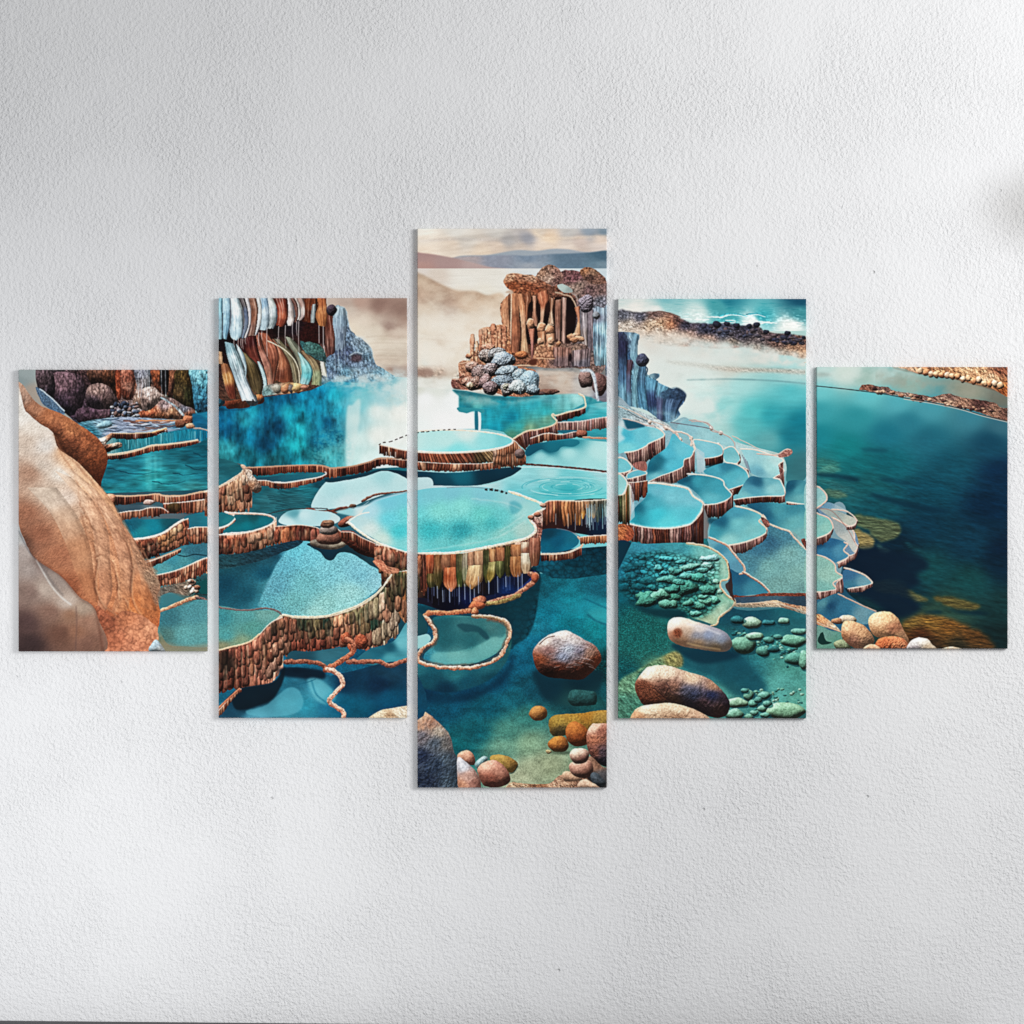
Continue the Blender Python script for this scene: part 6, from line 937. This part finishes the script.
# lower left pool
fill("D 60,770 150,762 250,740 350,712 430,690 520,692 560,740 640,745 760,700 860,830 880,890 780,960 700,1010 640,1060 400,1080 250,1030 60,1010","D 80,800,30,84,96 200,780,30,76,88 300,750,40,90,104 100,900,20,76,94 200,950,26,84,100 300,850,20,84,104 350,760,24,76,92 330,890,84,150,160 400,760,96,170,190 500,730,110,186,204 500,850,110,184,190 600,800,120,190,204 700,800,120,190,206 800,850,110,180,196 650,900,130,196,200 450,950,110,176,178 600,980,150,206,200 750,930,160,210,206 850,890,180,214,208 350,1000,110,170,170 280,990,60,126,140 550,1040,170,212,204",tex=T_grain(.12,1.,5,.04,.1))
fill("D 395,742 440,700 480,712 520,712 560,745 590,778 625,782 655,748 720,755 800,805 850,835 880,862 840,930 780,975 700,1030 600,1060 480,1065 380,1050 300,1035 258,1000 300,900 350,800","D 450,740,104,184,202 380,800,104,172,190 500,760,116,188,204 600,850,124,190,202 750,850,124,186,202 850,860,136,190,204 350,900,100,160,176 280,1000,96,160,172 500,900,112,176,182 450,980,110,170,172 600,1000,140,196,192 700,940,150,206,204 560,1050,150,200,192",sm=False,fe=.5,al=.9,tex=T_grain(.3,1.2,4,.04,.1))
fill("D 60,762 200,745 350,705 440,685 480,690 440,720 380,740 340,760 250,790 120,820 60,815","D 100,790,40,76,84 250,760,36,66,76 380,720,34,66,80",ro=.3,tex=T_rock(.4,.2,.4,3,.5))
fill("D 500,700 560,740 590,775 625,780 655,745 720,750 800,800 850,830 880,860 900,850 860,790 740,720 640,700","D 600,760,20,60,76 720,740,30,60,70 820,810,40,76,86",ro=.4)
fill("D 880,830 940,845 930,870 870,930 780,980 700,1010 620,1040 640,1060 760,1010 880,940","D 900,870,206,220,200 750,990,196,216,198",al=.6,fe=.8)
# cairn
rock("D 515,690 540,680 600,690 670,690 685,710 640,728 570,725 520,708","D 560,705,120,110,100 640,710,150,140,124",2,lum=.5,bump=.7)
rock("D 545,670 570,645 620,640 660,655 665,690 630,705 570,702 548,690","D 590,660,150,108,92 640,680,130,90,76",3,lum=.6,bump=1); rock("D 558,630 590,612 640,618 648,645 610,658 570,652","D 600,630,150,136,128 640,640,110,100,96",4,lum=.6,bump=1); rock("D 565,605 580,587 625,588 630,610 600,625 570,620","D 600,600,150,120,100 580,610,120,90,76",5,lum=.6,bump=1); line("D 580,602 620,600",.8,(60,44,40),al=.8)
# arm from cairn to main basin
rock("D 660,640 720,640 760,665 840,700 875,715 860,760 820,770 740,740 700,710 665,680","D 700,650,130,76,60 760,690,110,60,46 840,720,150,90,66 740,720,100,56,46",4,lum=.65,bump=1.5,fr=.45,ro=.8)
wall("D 665,642 720,645 770,672 840,702 880,716", [7,8,11,10,6], DARKR+RUST, 3, 2.6, rw=.9)
# main basin water
MB=smooth(P("D 700,590 760,555 800,510 860,475 990,448 1100,432")).tolist()
fill("D 700,590 760,555 780,530 850,490 990,452 H 0,0".replace(" H 0,0","")+" 1100,430 1260,425 1360,425 1470,445 1560,478 1650,512 1590,580 1612,635 1560,680 1400,710 1300,728 1200,742 1060,746 980,742 900,715 780,650","D 760,590,180,214,216 800,630,206,226,220 860,680,196,222,210 800,540,170,214,226 900,500,120,196,214 1000,480,120,198,214 1100,460,124,196,208 1200,450,124,192,206 1350,460,130,196,208 900,580,110,206,220 1000,560,110,206,206 1150,540,130,216,208 1250,520,134,218,210 1350,560,110,204,196 1100,640,70,180,186 950,640,80,196,204 1250,640,60,160,168 1000,700,130,206,206 1150,710,110,196,196 1300,700,130,206,200 1450,560,110,200,200 1550,540,160,214,210 1560,640,170,206,196 1450,660,140,206,198 1500,490,150,204,210 1400,600,84,184,186",tex=lambda X,Y,c: c*(1+(.34*fbm(X*1.2,Y*1.6,5,2)+.1*fbm(X*.14,Y*.25,3,3))*np.clip(1.3-np.hypot((X-452)/82,(Y-526)/28),.15,1))[...,None])
fill("D 1485,500 1520,495 1545,520 1530,545 1495,555",(60,150,166),al=.5,fe=1,ro=.8)
for q in ("D 1440,640 1500,600 1560,560","D 1450,655 1520,620 1570,585","D 1060,735 1200,715 1350,690 1480,650","D 1300,480 1450,500 1540,530"): line(q,.8,(225,240,232),al=.35,ro=.8,fe=.4)
line("D 690,600 740,565 775,552 800,548",1.2,(240,232,220),al=.8)
line("D 700,595 760,645 850,698 930,728 990,744 1060,748 1200,745 1300,730 1400,712 1500,690 1570,672 1612,640 1605,610 1585,582 1600,560 1655,518 1560,472 1480,445",2.3,(250,238,220),(228,196,164),ro=.4)
line("D 1180,428 1280,424 1370,432 1470,450",.8,(120,140,150),al=.7); line("D 1370,436 1420,440 1470,455",2.0,(56,40,44),dash=1.2,ro=.4)
for x,y,r,c in ((1590,572,16,(176,130,110)),(1650,515,16,(190,150,130)),(1620,560,18,(170,120,100))): stone('D',x,y,r,r*.7,c,int(x),lum=.7)
# wall below arm: outer left side of main basin
wall("D 830,705 880,712 940,730 1000,745 1080,748", 1, RUST, 7, 3.2, base="D 830,790 880,810 940,830 1000,900 1080,940", rw=1.2,  dark=.3)
pillows("D 830,712 880,720 940,738 1000,752 1060,756","D 830,790 880,812 940,840 1000,900 1060,940",2,5,"D 840,740,150,90,66 900,760,170,100,76 960,780,130,76,56 980,850,96,84,52 1040,800,160,96,66",7)
# front big wall of lower left pool
wall("E 260,560 300,520 380,465 440,475 560,475 660,455 760,415 850,350 915,262 940,280", 1, "E 120,640,130,74,58 110,690,70,46,38 200,660,156,86,66 300,620,170,102,80 330,520,94,74,58 350,570,150,92,72 420,520,130,80,60 480,510,50,60,46 540,520,104,92,62 600,510,42,58,48 660,500,210,132,94 740,460,96,92,64 700,510,196,126,96 830,480,44,84,68 850,390,196,150,124 880,340,66,80,60 830,400,84,102,70 920,360,116,92,66 950,400,60,58,50 880,450,186,128,98 940,490,220,188,158 860,550,196,166,132 460,600,156,80,60 560,600,150,76,58 690,570,196,116,86 760,590,184,100,76 790,420,170,130,100 770,520,110,90,60 640,580,170,96,70 150,780,136,72,54 330,720,216,156,128 250,760,190,114,90 200,710,146,82,62 380,640,200,140,110 80,800,120,64,50 300,680,150,84,62 250,680,170,100,76", 6, 5.2, base="E 330,650 370,660 400,660 480,640 600,635 700,610 800,630 900,590 975,500 985,380", tiers=2, rag=.06, rw=1.3, dark=.2, con=.55)
EB="E 120,640,130,74,58 110,690,70,46,38 200,660,156,86,66 300,620,170,102,80 330,520,94,74,58 350,570,150,92,72 420,520,130,80,60 480,510,50,60,46 540,520,104,92,62 600,510,42,58,48 660,500,210,132,94 740,460,96,92,64 700,510,196,126,96 830,480,44,84,68 850,390,196,150,124 880,340,66,80,60 830,400,84,102,70 920,360,116,92,66 950,400,60,58,50 880,450,186,128,98 940,490,220,188,158 860,550,196,166,132 460,600,156,80,60 560,600,150,76,58 690,570,196,116,86 760,590,184,100,76 790,420,170,130,100 770,520,110,90,60 640,580,170,96,70 150,780,136,72,54 330,720,216,156,128 250,760,190,114,90 200,710,146,82,62 380,640,200,140,110 80,800,120,64,50 300,680,150,84,62 250,680,170,100,76"
pillows("E 290,530 380,472 440,480 560,482 660,462 760,425 850,360 912,280 935,300","E 330,650 370,655 400,655 480,635 600,628 700,605 800,620 900,580 970,500",3,4.6,EB,1)
fill("E 915,262 960,280 985,340 985,500 940,440 925,330","E 940,300,60,66,44 970,360,40,50,36 960,460,170,110,76",al=.8,ro=.4,tex=T_rock(.6,.4,.2,3))
wall("E 820,200 880,230 940,250 1010,240", 1, RUST+MIX, 4, 3.6, base="E 940,330 960,400 985,480 1010,520", rw=.9, dark=.3)
pillows("E 850,215 900,235 960,250 1010,250","E 930,330 955,400 985,470 1010,520",3,5,"E 900,270,120,80,56 950,300,84,76,50 970,350,70,70,46 960,420,176,116,84 1000,400,110,80,56",8)
fill("E 820,200 860,195 890,225 940,235 945,255 890,260 850,235","E 860,215,206,130,104 910,245,176,120,96",ro=.4,tex=T_rock(.5,.4,.4))
for x,y,rx,ry in ((690,575,30,30),(765,590,34,40),(720,620,24,30)): stone('E',x,y,rx*.9,ry*.9,(176,98,72),x,lum=.6,bump=2,mot=.6)
line("E 260,555 300,515 370,465 440,470 560,470 660,450 760,408 850,345 912,265",1.9,(232,224,200),(196,180,150),ro=.5)
# left lower pool
fill("E 40,430 200,440 350,440 370,460 300,520 265,560 220,600 60,635 40,640","E 80,480,66,134,140 200,470,90,150,150 300,460,110,156,150 100,560,84,150,150 230,520,90,146,138 180,600,130,150,124 90,620,130,130,104",tex=T_grain(.14,1,4))
line("E 40,415 100,430 200,440 290,430 350,440 375,462",1.7,(130,120,118),(50,48,52),ro=.7); 
wall("E 40,640 120,620 210,595 260,562 320,500 380,470", 1, "E 120,640,130,74,58 110,690,70,46,38 200,660,156,86,66 300,620,170,102,80 330,520,94,74,58 350,570,150,92,72 420,520,130,80,60 480,510,50,60,46 540,520,104,92,62 600,510,42,58,48 660,500,210,132,94 740,460,96,92,64 700,510,196,126,96 830,480,44,84,68 850,390,196,150,124 880,340,66,80,60 830,400,84,102,70 920,360,116,92,66 950,400,60,58,50 880,450,186,128,98 940,490,220,188,158 860,550,196,166,132 460,600,156,80,60 560,600,150,76,58 690,570,196,116,86 760,590,184,100,76 790,420,170,130,100 770,520,110,90,60 640,580,170,96,70 150,780,136,72,54 330,720,216,156,128 250,760,190,114,90 200,710,146,82,62 380,640,200,140,110 80,800,120,64,50 300,680,150,84,62 250,680,170,100,76", 5, 5., base="E 40,860 130,820 180,830 330,790 400,680 410,640", tiers=4, rw=1.2, dark=.2, con=.55, rag=.04)
pillows("E 50,648 120,628 210,603 260,572 320,510 385,475","E 50,850 130,820 180,820 330,785 400,680 412,640",4,4.8,EB,2)
fill("E 60,650 120,640 150,720 70,720",(50,40,34),al=.5,fe=2)
line("E 40,640 120,620 210,597 268,556",1.6,(236,206,170),(180,120,90),ro=.4)
# bottom band
fill("E 395,700 420,640 520,640 680,620 700,650 640,690 590,715 500,690 430,700","E 480,660,40,80,92 600,670,60,110,122",tex=T_ripple(.08,.1,.4))
fill("E 740,680 800,630 920,590 990,500 990,690 900,710 760,700","E 850,650,40,104,120 900,620,30,90,106 960,600,110,180,190 900,670,80,150,160 780,670,50,110,124",tex=T_ripple(.06,.1,.4))
fill("E 60,940 150,830 330,790 390,720 560,730 600,760 700,740 990,700 1010,990 60,990","E 200,900,14,50,66 300,860,20,50,64 120,940,30,76,96 380,800,40,110,130 450,760,50,120,140 550,850,80,160,180 400,900,66,144,160 250,960,84,150,170 500,900,50,140,160 600,900,34,110,136 450,740,10,40,56 700,800,16,60,84 700,900,10,96,120 850,800,16,50,74 900,870,10,84,110 750,940,10,90,112 900,740,30,70,90",tex=T_grain(.06,.9,2,.1,.1))
fill("E 380,720 560,730 590,760 560,775 420,765 370,750",(10,34,50),al=.85,fe=.8); fill("E 200,930 300,900 400,820 460,830 480,900 420,950 250,955",(96,168,184),al=.6,fe=.6,ro=.5); fill("E 500,780 560,775 640,850 600,900 540,870",(110,180,192),al=.6,fe=.8); line("E 520,780 545,850 600,900 600,960",1.2,(30,110,134),al=.7,fe=.4); line("E 400,770 440,800 500,790 540,775",.9,(30,100,120),al=.6)
fill("E 150,830 330,790 390,715 380,790 330,870 240,910 150,920",(14,36,48),al=.9,fe=.4)
wall("E 60,935 100,890 160,830 180,822", [6,7,4,3], RUST, 3, 3, rw=1); line("E 60,925 100,885 170,822",2,(206,140,110),(130,76,58))
line("E 395,690 440,690 500,690 560,700 600,725",4,(150,100,82),(74,48,42),ro=1); line("E 590,730 640,700 690,670 725,640 720,600 690,580",4.6,(176,112,88),(96,58,46),ro=1.)
line("E 700,690 780,690 850,690 900,710 960,690 1010,670",4,(160,110,92),(80,52,46),ro=1.)
line("E 600,725 650,750 672,800 640,840 605,880 640,910 680,940 670,975",4.2,(220,180,160),(126,84,70),ro=1.1); line("E 640,745 668,800 630,850",.9,(250,226,206),al=.6,ro=.8)
line("H -330,640 -200,660 -100,645 -20,650 60,860",.1,(0,0,0),al=0)
fill("E 790,970 850,930 900,918 1010,910 1010,1000 780,1000","E 850,945,230,208,176 950,930,236,214,186 900,960,190,156,124",tex=T_rock(.3,.3,.3,2,.4))
g_ = blur(IMG, .8); IMG = IMG+(IMG-g_)*.5
g_ = blur(IMG, 6); IMG = IMG+(IMG-g_)*.12
X, Y = XY((0, W_, 0, H_))
IMG = np.clip(IMG*(1+.05*fbm(X*1.3, Y*1.3, 5, 2))[..., None], 0, 255)/255.
t_ = IMG*IMG*(3-2*IMG); IMG = (IMG+(t_-IMG)*.5)
l_ = IMG.mean(-1, keepdims=True); IMG = np.clip(l_+(IMG-l_)*.93, 0, 1)*255        # the print's own tone curve
# ---------------------------------------------------------------- the wall
def mat(name):
    m = bpy.data.materials.new(name); m.use_nodes = True; nt = m.node_tree; return m, nt, nt.nodes["Principled BSDF"]
def N(nt, t, **k):
    n = nt.nodes.new(t)
    for a, v in k.items(): setattr(n, a, v)
    return n
def noise(nt, vec, sc, det=4, rough=.5):
    n = N(nt, 'ShaderNodeTexNoise'); n.inputs['Scale'].default_value = sc; n.inputs['Detail'].default_value = det
    n.inputs['Roughness'].default_value = rough; nt.links.new(vec, n.inputs['Vector']); return n
def ramp(nt, src, a, b, ca, cb):
    r = N(nt, 'ShaderNodeValToRGB'); r.color_ramp.elements[0].position = a; r.color_ramp.elements[1].position = b
    r.color_ramp.elements[0].color = ca; r.color_ramp.elements[1].color = cb; nt.links.new(src, r.inputs[0]); return r
def math_(nt, op, a, b=None, c=None):
    n = N(nt, 'ShaderNodeMath', operation=op)
    for i, v in enumerate((a, b, c)):
        if v is None: continue
        if hasattr(v, 'is_linked'): nt.links.new(v, n.inputs[i])
        else: n.inputs[i].default_value = v
    return n.outputs[0]
wm, nt, bs = mat("plaster")
tc = N(nt, 'ShaderNodeTexCoord'); ob = tc.outputs['Object']
big = noise(nt, ob, 1.1, 5, .55); mid = noise(nt, ob, 4.5, 4, .6); fine = noise(nt, ob, 250, 2, .55); gr = noise(nt, ob, 120, 3, .55)
# trowelled patches are smoother, the rest is grainy
patch = ramp(nt, noise(nt, ob, 3.2, 3, .6).outputs['Fac'], .38, .62, (.5, .5, .5, 1), (1, 1, 1, 1))
hgt = math_(nt, 'MULTIPLY_ADD', math_(nt, 'POWER', gr.outputs['Fac'], 1.4), 1.0, math_(nt, 'MULTIPLY', fine.outputs['Fac'], .6))
hgt = math_(nt, 'MULTIPLY', hgt, patch.outputs[0])
hgt = math_(nt, 'MULTIPLY_ADD', mid.outputs['Fac'], .45, hgt)
pit = N(nt, 'ShaderNodeTexVoronoi'); pit.inputs['Scale'].default_value = 9.5; nt.links.new(ob, pit.inputs['Vector'])
pr = ramp(nt, pit.outputs['Distance'], .0, .035, (0, 0, 0, 1), (1, 1, 1, 1))
hgt = math_(nt, 'MULTIPLY_ADD', pr.outputs[0], .8, hgt)
bp = N(nt, 'ShaderNodeBump'); bp.inputs['Strength'].default_value = 1; bp.inputs['Distance'].default_value = .0044
nt.links.new(hgt, bp.inputs['Height']); nt.links.new(bp.outputs[0], bs.inputs['Normal'])
tone = ramp(nt, big.outputs['Fac'], .34, .66, (.785, .79, .80, 1), (.815, .82, .825, 1))
# soft warm-grey oval darkening the plaster colour near the right edge
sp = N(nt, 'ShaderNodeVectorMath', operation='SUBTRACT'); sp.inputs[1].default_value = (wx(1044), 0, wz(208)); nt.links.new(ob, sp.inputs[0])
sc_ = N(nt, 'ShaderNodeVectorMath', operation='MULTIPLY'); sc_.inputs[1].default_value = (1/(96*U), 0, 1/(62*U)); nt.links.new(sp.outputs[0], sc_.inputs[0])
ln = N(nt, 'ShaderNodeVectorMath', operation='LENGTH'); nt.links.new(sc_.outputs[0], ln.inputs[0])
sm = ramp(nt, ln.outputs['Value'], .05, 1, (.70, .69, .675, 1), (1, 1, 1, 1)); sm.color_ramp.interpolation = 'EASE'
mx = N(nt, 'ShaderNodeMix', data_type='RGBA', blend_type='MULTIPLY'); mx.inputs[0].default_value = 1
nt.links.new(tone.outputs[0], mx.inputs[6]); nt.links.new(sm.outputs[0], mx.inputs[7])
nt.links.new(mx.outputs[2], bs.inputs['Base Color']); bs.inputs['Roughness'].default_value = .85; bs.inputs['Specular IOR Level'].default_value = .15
def mesh_obj(name, verts, faces, m, parent=None):
    me = bpy.data.meshes.new(name); me.from_pydata(verts, [], faces); me.update()
    o = bpy.data.objects.new(name, me); C.objects.link(o); o.parent = parent
    if m: me.materials.append(m)
    return o
def box_obj(name, x0, x1, y0, y1, z0, z1, m, parent=None, bev=0):
    v = [(x, y, z) for x in (x0, x1) for y in (y0, y1) for z in (z0, z1)]
    o = mesh_obj(name, v, [(0,1,3,2),(4,6,7,5),(0,4,5,1),(2,3,7,6),(0,2,6,4),(1,5,7,3)], m, parent)
    if bev:
        b = o.modifiers.new('bevel', 'BEVEL'); b.width = bev; b.segments = 2
    return o
wall_o = box_obj("wall", -4, 4, 0, .12, -2.2, 2.2, wm); wall_o["kind"] = "structure"
wall_o["label"] = "pale grey plastered wall behind the five canvases"
# ---------------------------------------------------------------- the dark piece of furniture whose edge shows below
dm, nt2, bs2 = mat("dark_lacquer")
n2 = noise(nt2, N(nt2, 'ShaderNodeTexCoord').outputs['Object'], 300, 3); r2 = ramp(nt2, n2.outputs['Fac'], .3, .7, (.006, .007, .009, 1), (.02, .022, .027, 1))
nt2.links.new(r2.outputs[0], bs2.inputs['Base Color']); bs2.inputs['Roughness'].default_value = .6
sb = bpy.data.objects.new("sideboard", None); C.objects.link(sb); sb.location = (wx(400), -.034, -1.4243)
sb["label"] = "thin black top edge of furniture along the bottom of the picture, under the canvases"; sb["category"] = "sideboard"
tl = math.atan2(-3.4, 380)
tp = box_obj("top", -.95, 1.13, -.03, .03, .385, .4005, dm, sb, .002)
box_obj("cabinet_body", -.92, 1.09, -.026, .028, 0.05, .384, dm, sb, .003)
for sx in (-.86, 1.03): box_obj("leg", sx-.02, sx+.02, -.015, .015, -.3, .049, dm, sb, .003)
sb.rotation_euler = (0, -tl, 0)
# ---------------------------------------------------------------- the picture, laid on as five stretched canvases
img = bpy.data.images.new("terrace_pools_print", W_, H_, float_buffer=False)
buf = np.ones((H_, W_, 4), np.float32); buf[..., :3] = IMG[::-1]/255.
img.pixels.foreach_set(buf.ravel()); img.update(); img.pack()
cm, nt, bs = mat("printed_canvas")
ti = N(nt, 'ShaderNodeTexImage'); ti.image = img; ti.interpolation = 'Cubic'; ti.extension = 'EXTEND'
uv = N(nt, 'ShaderNodeUVMap'); uv.uv_map = "print"; nt.links.new(uv.outputs[0], ti.inputs[0])
ink = N(nt, 'ShaderNodeMix', data_type='RGBA', blend_type='MULTIPLY'); ink.inputs[0].default_value = 1
nt.links.new(ti.outputs[0], ink.inputs[6]); ink.inputs[7].default_value = (.985, .985, .975, 1)
nt.links.new(ink.outputs[2], bs.inputs['Base Color'])
bs.inputs['Roughness'].default_value = .8; bs.inputs['Specular IOR Level'].default_value = .08
tcc = N(nt, 'ShaderNodeTexCoord')
def weave(axis):
    wv = N(nt, 'ShaderNodeTexWave'); wv.bands_direction = axis; wv.inputs['Scale'].default_value = 320; wv.inputs['Distortion'].default_value = .6
    nt.links.new(tcc.outputs['Object'], wv.inputs['Vector']); return wv.outputs['Fac']
cb = N(nt, 'ShaderNodeBump'); cb.inputs['Strength'].default_value = .12; cb.inputs['Distance'].default_value = .0003
nt.links.new(math_(nt, 'ADD', weave('X'), weave('Z')), cb.inputs['Height']); nt.links.new(cb.outputs[0], bs.inputs['Normal'])
pm, ntp, bsp = mat("pine")
npn = N(ntp, 'ShaderNodeTexCoord'); pn = noise(ntp, npn.outputs['Object'], 30, 4); pr2 = ramp(ntp, pn.outputs['Fac'], .3, .7, (.42, .28, .15, 1), (.6, .44, .27, 1))
ntp.links.new(pr2.outputs[0], bsp.inputs['Base Color']); bsp.inputs['Roughness'].default_value = .7
TH = .0115; GAP = .0006
def canvas_panel(x0, x1, y0, y1, label):
    cx, cy = (x0+x1)/2, (y0+y1)/2
    e = bpy.data.objects.new("canvas_panel", None); C.objects.link(e); e.location = (wx(cx), -GAP, wz(cy))
    e["label"] = label; e["category"] = "canvas print"; e["group"] = "five canvas panels of one picture"
    hw, hh = (x1-x0)/2*U, (y1-y0)/2*U; r = .0012
    # cross-section rings from wall side to the front, rounded edge; print wraps over the sides
    rings = [(0, 0), (0, -TH+r), (r*.3, -TH+r*.3), (r, -TH)]
    vs, fs, uvs = [], [], []
    NS = 12
    def ring(ins, y):
        k = len(vs); p = []
        a, b = hw-ins, hh-ins
        for (ax, az, bx, bz) in ((-a, b, a, b), (a, b, a, -b), (a, -b, -a, -b), (-a, -b, -a, b)):
            for t in range(NS): p.append((ax+(bx-ax)*t/NS, y, az+(bz-az)*t/NS))
        vs.extend(p)
        for q in p: uvs.append(((cx+q[0]/U-OX)/PW, 1-(cy-q[2]/U-OY)/PH))
        return k
    ks = [ring(i_, y_) for i_, y_ in rings]; n = 4*NS
    for a, b in zip(ks, ks[1:]):
        for j in range(n): fs.append((a+j, b+j, b+(j+1) % n, a+(j+1) % n))
    fs.append(tuple(ks[-1]+j for j in range(n))[::-1])
    o = mesh_obj("printed_canvas", vs, fs, cm, e)
    l = o.data.uv_layers.new(name="print")
    for lp in o.data.loops: l.data[lp.index].uv = uvs[lp.vertex_index]
    for p in o.data.polygons: p.use_smooth = False
    bw = .012; g = .0006
    for nm, a0, a1, b0, b1 in (("stretcher_bar", -hw+g, -hw+bw, -hh+g, hh-g), ("stretcher_bar", hw-bw, hw-g, -hh+g, hh-g),
                               ("stretcher_bar", -hw+bw+g, hw-bw-g, hh-bw, hh-g), ("stretcher_bar", -hw+bw+g, hw-bw-g, -hh+g, -hh+bw)):
        box_obj(nm, a0, a1, -TH+.002, -.0003, b0, b1, pm, e)
    return e
canvas_panel(19.2, 207.6, 370, 651.2, "leftmost short canvas, printed with a big tan boulder beside small blue pools")
canvas_panel(219, 407, 298.4, 717.6, "tall canvas second from left, printed with draped cliff and a small stone cairn")
canvas_panel(417.6, 606.6, 229, 787.2, "tallest middle canvas, printed with a columned rock castle and a round turquoise basin")
canvas_panel(618, 805.8, 299.2, 718, "tall canvas second from right, printed with stepped pale pools and surf")
canvas_panel(816.4, 1007, 367.2, 648.4, "rightmost short canvas, printed with deep teal open water and orange stones at lower left")
